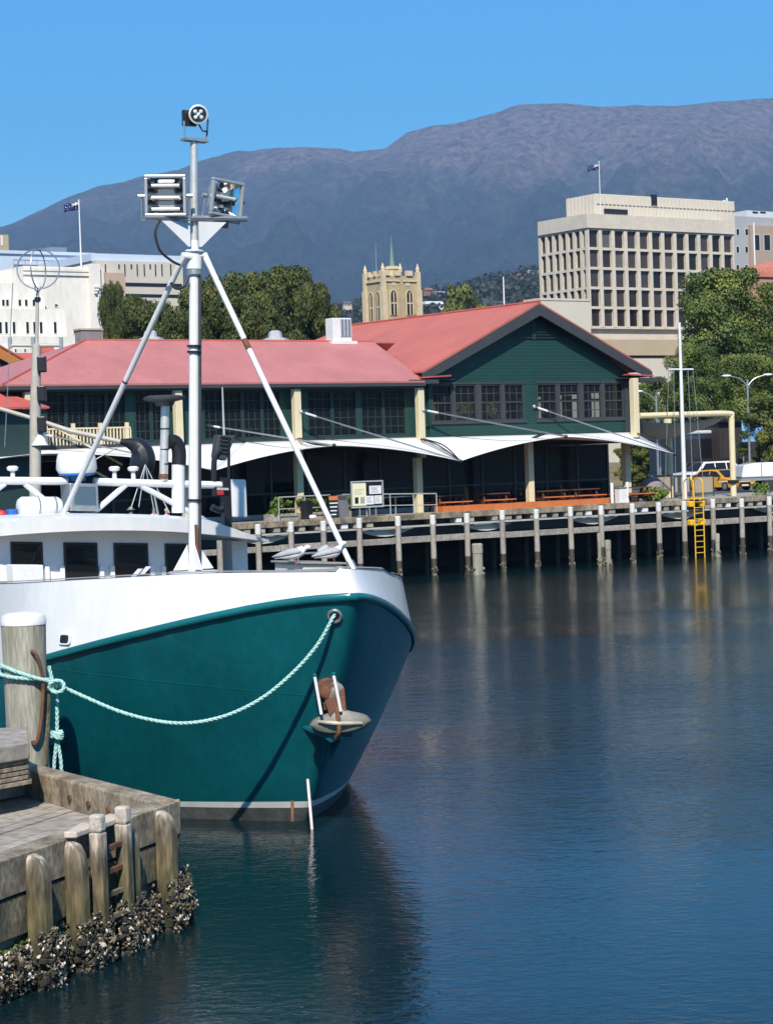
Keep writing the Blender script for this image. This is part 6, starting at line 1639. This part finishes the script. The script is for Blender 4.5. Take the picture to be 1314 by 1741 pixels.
MB().mat(black).lathe(N_(64, 513), [(.05, 0), (.09, .02), (.09, .12), (.05, .14)], 10).build('mast_fitting', None, nb)
pts = []
c = N_(65, 457)
for k in range(33): g = 2*math.pi*k/32; pts.append(c+V((math.cos(g)*.60, 0, math.sin(g)*.56)))
MB().mat(steel).tube(pts, .02, 6, False).build('loop_aerial', None, nb)
pts = [c+V((math.cos(2*math.pi*k/32)*.12, math.cos(2*math.pi*k/32)*.55, math.sin(2*math.pi*k/32)*.56)) for k in range(33)]
MB().mat(steel).tube(pts, .018, 6, False).build('loop_aerial', None, nb)
MB().mat(grm).cyl(N_(17, 587), N_(104, 587), .055, n=8).build('cross_arm', None, nb)
for x in (17, 104, 56):
    o = MB().mat(steel).box(lambda a, c, z: N_(x, 585)+V((a, c, z)), -.05, .05, -.05, .05, -.12, .2).build('arm_lamp', None, nb, False)
for y, w_ in ((618, .12), (668, .13), (720, .16)): MB().mat(black).box(lambda a, c, z: N_(66, y)+V((a, c, z)), -.02, .22, -.22, .05, -.25, .2).build('mast_bracket', None, nb, False, bevel=.03)
MB().mat(grm).tube([N_(-30, 686), N_(58, 712), N_(120, 733), N_(238, 758)], [.06, .06, .075, .065], 8).build('boom', None, nb)
MB().mat(black).tube(smoothpts([N_(205, 750), N_(232, 758), N_(243, 775), N_(240, 800), N_(238, 822)], 4), [.08, .1, .14, .2, .26, .3, .32, .33, .34, .36, .36, .36, .34, .32, .28, .22, .1], 10).build('furled_sail', None, nb)
MB().mat(white).lathe(N_(67, 757), [(.26, 0), (.22, .06), (.10, .38), (.03, .46)], 14).build('bell_lamp', None, nb)
MB().mat(steel).tube([N_(130, 800), N_(200, 760)], .02, 5).build('sheet_line', None, nb)
MB().mat(steel).tube([N_(8, 760), N_(22, 480)], .014, 5).build('shroud', None, nb)
# ------------------------------------------------------------------ gulls
feath = pm('white_feathers', (.72, .71, .69), .8, .05, 20); gfe = pm('grey_feathers', (.34, .34, .36), .8, .12, 20); beakm = pm('red_beak', (.45, .08, .03), .5, .1)
def gull(loc, ang, sc, neck, label):
    t = thing('gull', loc, label, 'gull', 'gulls on the foredeck hatch'); c, s = math.cos(ang)*sc, math.sin(ang)*sc
    Fg = lambda x, y, z: V(loc)+V((c*x-s*y, s*x+c*y, z*sc))
    prof = [(-.27, .085, .012, .006), (-.2, .10, .03, .018), (-.13, .115, .048, .042), (-.04, .135, .07, .065), (.05, .155, .075, .075), (.10, .18, .058, .066), (.125, .21+neck, .040, .048), (.145, .245+neck, .036, .038), (.17, .262+neck, .034, .034), (.198, .26+neck, .022, .024), (.212, .256+neck, .008, .01)]
    rows = []
    for x, z, ry, rz in prof: rows.append([Fg(x, ry*math.cos(g*.5236), z+rz*math.sin(g*.5236)) for g in range(13)])
    MB().mat(feath).grid(rows).build('body', None, t)
    for sd in (-1, 1):
        rr = []
        for x, z, w_ in ((-.30, .095, .012), (-.18, .12, .045), (-.05, .145, .06), (.06, .16, .05), (.10, .165, .015)):
            ry = interp(x, [p[0] for p in prof], [p[2] for p in prof])+.006
            rr.append([Fg(x, sd*(ry*math.cos(q)+.003), z+.01+w_*1.05*math.sin(q)) for q in (-.45, 0, .45, .9, 1.25)])
        MB().mat(gfe).grid(rr).build('wing', None, t, solid=.006)
        MB().mat(beakm).tube([Fg(.01, sd*.03, .09), Fg(.02, sd*.03, .0), Fg(.055, sd*.03, .0)], .006, 5).build('leg', None, t)
        MB().mat(black).ball(Fg(.182, sd*.024, .268+neck), .005, n=6).build('eye', None, t)
    MB().mat(beakm).tube([Fg(.205, 0, .257+neck), Fg(.235, 0, .253+neck), Fg(.25, 0, .246+neck)], [.011, .008, .002], 6).build('beak', None, t)
def hatchtop(x): l, z = ba(x, 968, 3.05); return BF(3.05, l, hz_+.16)
gull(hatchtop(502)-UP*.045, -.15, 1.2, -.035, 'grey backed gull at the left end of the hatch, sitting low')
gull(hatchtop(566)-UP*.02, .35, 1.15, .01, 'grey backed gull at the right end of the hatch beside the stay')
# ------------------------------------------------------------------ people on the wharf behind the boat
skin = pm('skin', (.48, .27, .19), .6, .06); hairm = pm('brown_hair', (.06, .03, .015), .7, .3); hatm = pm('grey_felt_hat', (.2, .19, .17), .9, .1)
def person(s, q, label, shirt, trouser, hat, hair, turn=0, sc=1):
    o = WF(s, q, 2.93); t = thing('person', o, label, 'person', 'people sitting on the wharf edge')
    ca_, sa = math.cos(WANG+turn), math.sin(WANG+turn)
    P = lambda x, y, z: V(((ca_*x-sa*y)*sc, (sa*x+ca_*y)*sc, z*sc))
    vs = []; es = []; rs = []
    def v(p, r, par=None):
        vs.append(P(*p)); rs.append(r*sc)
        if par is not None: es.append((par, len(vs)-1))
        return len(vs)-1
    pel = v((0, 0, .10), .13); sp_ = v((0, .02, .28), .12, pel); ch = v((0, .0, .46), .135, sp_); nk = v((0, -.02, .58), .055, ch); hb = v((0, -.04, .66), .075, nk); ht = v((0, -.03, .76), .085, hb); v((0, -.02, .82), .05, ht)
    v((0, -.125, .70), .012, hb)
    for sd in (-1, 1):
        sh = v((sd*.17, 0, .50), .06, ch); el = v((sd*.23, -.08, .25), .043, sh); wr = v((sd*.14, -.28, .16), .03, el); pa = v((sd*.12, -.34, .15), .026, wr)
        for k in range(4): a = v((sd*(.10+.018*k), -.385, .145), .0085, pa); v((sd*(.10+.018*k), -.415-.008*(k in (1, 2)), .13), .007, a)
        a = v((sd*.085, -.345, .155), .009, wr); v((sd*.07, -.375, .145), .008, a)
        hp_ = v((sd*.09, -.05, .09), .09, pel); kn = v((sd*.10, -.45, .10), .065, hp_); an = v((sd*.10, -.47, -.32), .045, kn); v((sd*.10, -.60, -.37), .04, an)
    me = bpy.data.meshes.new('body'); me.from_pydata([tuple(p) for p in vs], es, []); ob = bpy.data.objects.new('tmp', me); COL.objects.link(ob)
    sk = ob.modifiers.new('s', 'SKIN'); su = ob.modifiers.new('u', 'SUBSURF'); su.levels = 1; su.render_levels = 1
    for i, r in enumerate(rs): me.skin_vertices[0].data[i].radius = (r, r)
    me.skin_vertices[0].data[0].use_root = True
    dg = bpy.context.evaluated_depsgraph_get(); m2 = bpy.data.meshes.new_from_object(ob.evaluated_get(dg)); bpy.data.objects.remove(ob)
    m2.materials.clear()
    for m in (skin, shirt, trouser, black): m2.materials.append(m)
    inv = lambda p: ((ca_*p.x+sa*p.y)/sc, (-sa*p.x+ca_*p.y)/sc, p.z/sc)
    for p in m2.polygons:
        x, y, z = inv(p.center); p.use_smooth = True
        k = 0
        if z < .17 and abs(x) < .2 and y > -.50 and not (y < -.27 and z > .115 and abs(x) < .16 and y > -.42 and False): k = 2
        if z < -.30: k = 3
        if .17 <= z < .57 and (abs(x) < .15 or z > .3): k = 1
        if z > .57: k = 0
        p.material_index = k
    bo = bpy.data.objects.new('body', m2); COL.objects.link(bo); bo.parent = t; WL[bo] = o
    hc = o+P(0, -.02, .755)
    MB().mat(hair).ball(hc+P(0, .015, .015), .1*sc, .105*sc, .1*sc).build('hair', None, t)
    for sd in (-1, 1): MB().mat(black).ball(o+P(sd*.032, -.122, .735), .011*sc, n=6).build('eye', None, t)
    if hat: MB().mat(hatm).lathe(hc+P(0, 0, .05), [(.2, -.005), (.2, .01), (.11, .02), (.1, .1), (.05, .115)], 16).build('hat', None, t)
sh1 = pm('white_shirt', (.66, .64, .62), .8, .05); sh2 = pm('dark_shirt', (.04, .04, .05), .8, .1); sh3 = pm('red_shirt', (.5, .02, .02), .8, .1); tr1 = pm('navy_trousers', (.02, .025, .05), .9, .1)
person(SZ(222, 880, .15)[0], .15, 'person in dark shirt and grey brimmed hat sitting on the wharf edge', sh2, tr1, True, hairm, .5)
person(SZ(262, 880, .15)[0], .15, 'person with brown hair and white shirt sitting beside the one in the hat', sh1, tr1, False, hairm, -.4)
person(SZ(283, 880, .15)[0], .15, 'person in white shirt bending forward at the right of the sitting group', sh1, tr1, False, pm('fair_hair', (.45, .33, .2), .7, .2), .2, .92)
# ================================================================== NEAR JETTY
TOPZ = 1.45
C0 = atZ(306, 1362, TOPZ); CF = atZ(0, 1466, TOPZ); CSd = atZ(72, 1303, TOPZ)
uf = (CF-C0); uf.z = 0; uf = uf.normalized(); us = (CSd-C0); us.z = 0; us = us.normalized()
nf = V((-uf.y, uf.x, 0)); nf = nf if nf.x > 0 else -nf          # outward from the front face
ns = V((-us.y, us.x, 0)); ns = ns if ns.y > 0 else -ns
JF = lambda a, o, z: V((C0.x, C0.y, 0))+uf*a+nf*o+UP*z         # along front face, outward, up
JS = lambda a, o, z: V((C0.x, C0.y, 0))+us*a+ns*o+UP*z
jt = thing('jetty', V((C0.x, C0.y, 0)), 'low weathered timber jetty with fender posts and oyster crust in the foreground', 'jetty')
LEN = 16
b = MB().mat(wood)
KW = .34
def cross(o1, o2):
    # intersection of front line offset -o1 and side line offset -o2
    p = V((C0.x, C0.y, 0))-nf*o1; q = V((C0.x, C0.y, 0))-ns*o2
    d = q-p; den = uf.x*us.y-uf.y*us.x
    k = (d.x*us.y-d.y*us.x)/den
    return p+uf*k
def slab(bm_, poly, z0, z1): bm_.prism([V((p.x, p.y, z0)) for p in poly], UP*(z1-z0))
c00, cin = cross(0, 0), cross(KW, KW)
slab(b, [c00, c00+us*.02, cin, c00+uf*.02], TOPZ-.4, TOPZ+.02)
slab(b, [c00+uf*.0, c00+uf*5.2, c00+uf*5.2-nf*KW, cin], TOPZ-.4, TOPZ)
slab(b, [c00+uf*5.22, c00+uf*LEN, c00+uf*LEN-nf*KW, c00+uf*5.22-nf*KW], TOPZ-.4, TOPZ+.01)
b.build('front_kerb_beam', None, jt, False, bevel=.025)
b = MB().mat(wood); slab(b, [c00, cin, cin+us*9, c00+us*9], TOPZ-.46, TOPZ+.012); b.build('side_kerb_beam', None, jt, False, bevel=.025)
MB().mat(wood).box(JS, .3, 9, -KW, -.02, TOPZ-.9, TOPZ-.48).build('side_wale', None, jt, False, bevel=.02)
b = MB().mat(woodg)
b.box(JF, .02, 4.1, -.3, -.02, TOPZ-.86, TOPZ-.43); b.box(JF, 4.13, LEN, -.3, -.03, TOPZ-.85, TOPZ-.43); b.build('front_wale', None, jt, False, bevel=.02)
b = MB().mat(pm('stained_concrete', (.16, .14, .10), .9, .3, 1.3, col2=(.30, .27, .21), bump=.6, bscale=14, fine=.3)); c1 = cross(.12, .12); slab(b, [c1, c1+uf*LEN, c1+uf*LEN-nf*8, c1+us*10-ns*3], -2, TOPZ-.87); b.build('foundation', None, jt, False)
b = MB().mat(pm('jetty_deck_boards', (.19, .165, .13), .9, .25, .7, col2=(.36, .32, .27), bump=.5, bscale=9, fine=.3))
dz = TOPZ-.36
n = 40; c2 = cross(KW+.01, KW+.01); bis = (us*9-uf*0)
for k in range(n):
    # boards parallel to the front face
    w_ = .22; o = KW+.02+k*w_
    p = cross(o, KW+.01); q = cross(o+w_-.012, KW+.01)
    if o > 9: break
    slab(b, [p, q, q+uf*LEN, p+uf*LEN], TOPZ-.87, dz+rnd(-.008, .008))
b.build('deck', None, jt, False)
# raised inner concrete step at the left
p = atZ(-20, 1400, dz); 
b = MB().mat(concrete)
g1 = [atZ(x, y, TOPZ) for x, y in ((-90, 1335), (62, 1305), (40, 1292), (-90, 1316))]
b.prism([V((q.x, q.y, dz+.01)) for q in g1], UP*(TOPZ-dz+.03)); b.build('concrete_step', None, jt, False, bevel=.02)
# bolts in the kerb
b = MB().mat(rust)
for x, y in ((120, 1358), (152, 1368), (185, 1378)):
    p = onpl(x, y, cin, ns); b.lathe(p-ns*.01, [(.045, -.02), (.045, .02)], 10, ns)
b.build('kerb_bolts', None, jt)
# fender posts
wornm = pm('worn_post_top', (.34, .30, .25), .85, .2, 5, col2=(.52, .47, .41), bump=.5, fine=.3)
def post(a, wd_, top, lean=0):
    b = MB().mat(fpost); sec = [(-wd_/2, 0), (-wd_/2, .14), (-wd_*.3, .2), (wd_*.3, .2), (wd_/2, .14), (wd_/2, 0)]
    rows = [[JF(a+x, y*(1 if z < TOPZ-.25 else .9), z) for x, y in sec] for z in (-1.6, .4, TOPZ-.30)]
    rows.append([JF(a+x*.94, y*.85, TOPZ-.16) for x, y in sec]); rows.append([JF(a+x*.8, y*.6, TOPZ-.07) for x, y in sec]); rows.append([JF(a+x*.5, y*.3, top) for x, y in sec])
    b.grid([r+[r[0]] for r in rows]); b.poly(rows[-1])
    o = b.build('fender_post', None, jt, ang=.5)
def fa(x, y):
    p = onpl(x, y, JF(0, .15, 0), nf); return (p-V((C0.x, C0.y, 0))).dot(uf)
for x, w_ in ((291, .23), (226, .22), (137, .24), (72, .25)): post(fa(x, 1430), w_*.9, TOPZ-.03)
post(fa(-70, 1500), .25, TOPZ+.03); post(fa(-190, 1540), .25, TOPZ+.03)
# ladder let into the jetty face
a0, a1 = fa(206, 1420), fa(163, 1440)
ld = thing('jetty_ladder', JF((a0+a1)/2, .2, 0), 'old timber ladder with pale stile tops on the jetty face', 'ladder')
for a in (a0, a1):
    MB().mat(fpost).box(JF, a-.07, a+.07, .1, .26, -1.4, TOPZ+.02).build('stile', None, ld, False, bevel=.02)
    MB().mat(wornm).box(JF, a-.068, a+.068, .102, .258, TOPZ+.02, TOPZ+.22).build('stile_top', None, ld, False, bevel=.03)
for k in range(5): MB().mat(rust if k < 2 else woodg).box(JF, min(a0, a1)+.07, max(a0, a1)-.07, .15, .2, TOPZ-.22-.26*k, TOPZ-.17-.26*k).build('rung', None, ld, False)
pk = pm('pale_worn_board', (.5, .42, .34), .8, .15, 3, bump=.3, fine=.2)
for a in (a0+.02, a1+.05):
    MB().mat(pk).prism([JF(a-.28, -.16, TOPZ+.013), JF(a+.34, -.02, TOPZ+.013), JF(a+.3, .12, TOPZ+.013), JF(a-.2, .1, TOPZ+.013)], UP*.07).build('grab_block', None, ld, False, bevel=.015)
# oyster crust (uncountable)
def crust():
    r = random.Random(5); mats = [pm('oyster_dark', (.022, .02, .016), .8, .4, 9), pm('oyster_brown', (.15, .115, .07), .8, .35, 9), pm('oyster_pale', (.36, .31, .24), .6, .2, 9, col2=(.66, .6, .52)), pm('oyster_green', (.055, .06, .03), .8, .4, 9)]
    b = MB(); posts = [fa(x, 1430) for x in (291, 226, 206, 163, 137, 72, -70)]
    for k in range(900):
        a = r.uniform(-.1, 9); np_ = any(abs(a-p) < .17 for p in posts)
        b.mat(mats[0]).ball(JF(a, (.16 if np_ else -.04)+r.uniform(-.02, .08), r.uniform(-.12, .42)), r.uniform(.03, .065), None, r.uniform(.03, .06), 5)
    for k in range(21000):
        a = r.uniform(-.12, 9); lo_ = -.10; hi = .50+.16*NZ.noise(V((a*1.7, 0, 0)))+(.10 if any(abs(a-p) < .16 for p in posts) else 0)
        z = lo_+(hi-lo_)*r.random()**.8
        o = (.17 if any(abs(a-p) < .15 for p in posts) else -.03)+r.uniform(-.05, .17)*(1-.6*abs((z-.2)/.4))
        if r.random() < .12: c = JS(r.uniform(0, .5), r.uniform(-.02, .14), z)
        else: c = JF(a, o, z)
        pale = NZ.noise(V((a*3.5, z*5, 2)))
        b.mat(mats[2] if r.random() < (.25 if pale > .0 else .06) else (mats[0] if r.random() < .42 else mats[1 if r.random() < .7 else 3]))
        s = r.uniform(.012, .034)*(1 if r.random() < .93 else 1.7); u = V((r.gauss(0, 1), r.gauss(0, 1), r.gauss(0, 1))).normalized(); v = u.orthogonal().normalized(); w_ = u.cross(v)
        pts = [c+v*s*math.cos(g)*r.uniform(.7, 1.2)+w_*s*.7*math.sin(g)*r.uniform(.7, 1.2) for g in (0, 1.05, 2.1, 3.14, 4.2, 5.2)]
        b.add(pts+[c+u*s*.45, c-u*s*.3], [(i, (i+1) % 6, 6) for i in range(6)]+[((i+1) % 6, i, 7) for i in range(6)])
    return b
tag(crust().build('oyster_crust', None, smooth=False, recalc=False), 'dark crust of oysters and mussels along the tide line of the jetty', 'oysters', kind='stuff')
def moss():
    r = random.Random(9); b = MB()
    for k in range(500):
        a = r.uniform(2.0, 8); z = .42+.10*NZ.noise(V((a*2, 1, 0)))+r.uniform(-.1, .1)
        c = JF(a, -.09+r.uniform(0, .03), z); s = r.uniform(.03, .07); b.ball(c, s, s*.6, s*.5, 6)
    return b
tag(moss().build('green_moss', pm('moss', (.03, .055, .008), .9, .4, 8, col2=(.07, .11, .015), bump=.5), recalc=False), 'green moss on the jetty face above the oysters', 'moss', kind='stuff')
# timber block at the left edge
tz = 2.0
p0 = atZ(50, 1262, tz); q0_ = atZ(-60, 1280, tz); q1_ = atZ(-60, 1240, tz); p1 = atZ(46, 1236, tz)
t = thing('timber_block', V((p0.x, p0.y, TOPZ)), 'stacked weathered timber block at the left edge in front of the mooring pile', 'timber')
b = MB().mat(woodh); slab(b, [p0, q0_, q1_, p1], tz-.22, tz); b.build('top_beam', None, t, False, bevel=.02)
b = MB().mat(wood)
ins = lambda q, k: q+(V((p1.x, p1.y, q.z))-V((p0.x, p0.y, q.z)))*k
for k in range(5): j = rnd(-.03, .02); slab(b, [ins(p0, .03)+V((j, 0, 0)), ins(q0_, .03), q1_, p1+V((j, 0, 0))], tz-.55+k*.066, tz-.55+k*.066+.054)
b.build('lower_planks', None, t, False, bevel=.008)
slab(MB().mat(black), [p0, q0_, q1_, p1], 0, 0)
# mooring pile
PDp = 31.0
MP = atY(45, 1200, PDp); PR_ = 37*PDp/FPX
t = thing('mooring_pile', V((MP.x, MP.y, 0)), 'thick timber mooring pile with white cap at the left, tied with a green rope', 'mooring pile')
o = V((MP.x, MP.y, 0)); pz = atY(45, 1042, PDp).z
MB().mat(pilewood).lathe(o, [(PR_*.97, -1), (PR_*.97, 2.2), (PR_*1.0, 2.9), (PR_*1.03, pz-.15)], 28).build('shaft', None, t)
MB().mat(white).lathe(o, [(PR_*1.05, pz-.17), (PR_*1.06, pz-.10), (PR_*.98, pz-.04), (PR_*.75, pz), (.05, pz+.02)], 28).build('cap', None, t)
W_ = lambda x, y, d=.36: atY(x, y, PDp-d)
MB().mat(rust).tube(smoothpts([W_(53, 1107, .3), W_(61, 1112, .34), W_(68, 1130, .33), W_(73, 1155, .30), W_(73, 1180, .30), W_(71, 1215, .31), W_(66, 1250, .33), W_(60, 1266, .34), W_(55, 1260, .33)], 5), .028, 8).build('iron_hook', None, t)
MB().mat(woodg).tube([W_(82, 1175, .1), W_(80, 1225, .12), W_(76, 1300, .14)], [.04, .045, .035], 6).build('split_batten', None, t)
# mooring lines
ropem = stripes(pm('pale_green_rope', (.33, .54, .49), .85, .12, 30, fine=.1), (.7, .3, .65), .05, .8, .015, 'PP')
def helixrope(pts, r, name, label):
    pts = smoothpts(pts, 8); b = MB().mat(ropem)
    L = 0; ls = [0]
    for a, c in zip(pts, pts[1:]): L += (c-a).length; ls.append(L)
    n = max(30, int(L/.02)); fine_ = []
    i = 0
    for k in range(n+1):
        d = L*k/n
        while i < len(ls)-2 and ls[i+1] < d: i += 1
        fine_.append(pts[i].lerp(pts[i+1], (d-ls[i])/max(1e-6, ls[i+1]-ls[i])))
    for s in range(3):
        st = []
        for k, p in enumerate(fine_):
            t_ = (fine_[min(k+1, n)]-fine_[max(k-1, 0)]).normalized(); a = t_.cross(UP if abs(t_.z) < .9 else V((1, 0, 0))).normalized(); c = t_.cross(a)
            g = 2*math.pi*(s/3+(L*k/n)/.22); st.append(p+(a*math.cos(g)+c*math.sin(g))*r*.5)
        b.tube(st, r*.62, 6)
    return b
rp = [(95, 1164), (110, 1170), (150, 1188), (200, 1209), (250, 1223), (300, 1230), (350, 1226), (400, 1211), (450, 1184), (500, 1142), (540, 1096), (566, 1050)]
ends = (PDp-.15, (hp+hn*.05).y)
pts = []
for x, y in rp: u = (x-95)/(566-95); pts.append(atY(x, y, ends[0]+(ends[1]-ends[0])*u))
pts.append(hp-hn*.1)
b = helixrope(pts, .027, 'mooring_rope', '')
zr = atY(60, 1160, PDp-.3).z
lp1 = [o+V((math.cos(g)*(PR_+.05), math.sin(g)*(PR_+.05), 0))+UP*(zr+.015*k_) for k_, g in enumerate([-.1-.32*i for i in range(13)])]
b2 = helixrope([atY(97, 1160, PDp-.2)]+lp1, .029, '', ''); b.add(b2.v, b2.f)
lp2 = [atY(97, 1166, PDp-.2), atY(80, 1158, PDp-.3), atY(60, 1153, PDp-.36), atY(30, 1143, PDp-.36), atY(8, 1134, PDp-.2), atY(-2, 1128, PDp+.05)]
b2 = helixrope(lp2, .029, '', ''); b.add(b2.v, b2.f)
kn = atY(97, 1166, PDp-.24); kl = [kn+V((.11*math.cos(g), .02*math.sin(2*g)-.03, .085*math.sin(g)-.01)) for g in [i*.7 for i in range(10)]]
b2 = helixrope(kl, .029, '', ''); b.add(b2.v, b2.f)
tag(b.build('mooring_rope', None, ang=1.5), 'pale green mooring rope sagging from the bow to the timber pile', 'rope')
ys = PDp-.02
b = helixrope([atY(83, 1133, ys), atY(89, 1158, ys), atY(96, 1185, ys), atY(97, 1215, ys), atY(97, 1246, ys)], .028, '', '')
for e in (92, 104):
    b2 = helixrope([atY(97, 1250, ys), atY((97+e)/2, 1275, ys), atY(e, 1300, ys), atY(e, 1330, ys)], .027, '', ''); b.add(b2.v, b2.f)
kn = atY(97, 1250, ys-.04)
for q in range(3):
    kl = [kn+V((.075*math.cos(g), .05*math.sin(g)-.01, .03*(q-1)+.02*math.sin(g*2))) for g in [i*.7 for i in range(10)]]
    b2 = helixrope(kl, .027, '', ''); b.add(b2.v, b2.f)
tag(b.build('hanging_rope', None, ang=1.5), 'short knotted green rope hanging straight down beside the timber pile', 'rope')
# drop helper meshes left without users
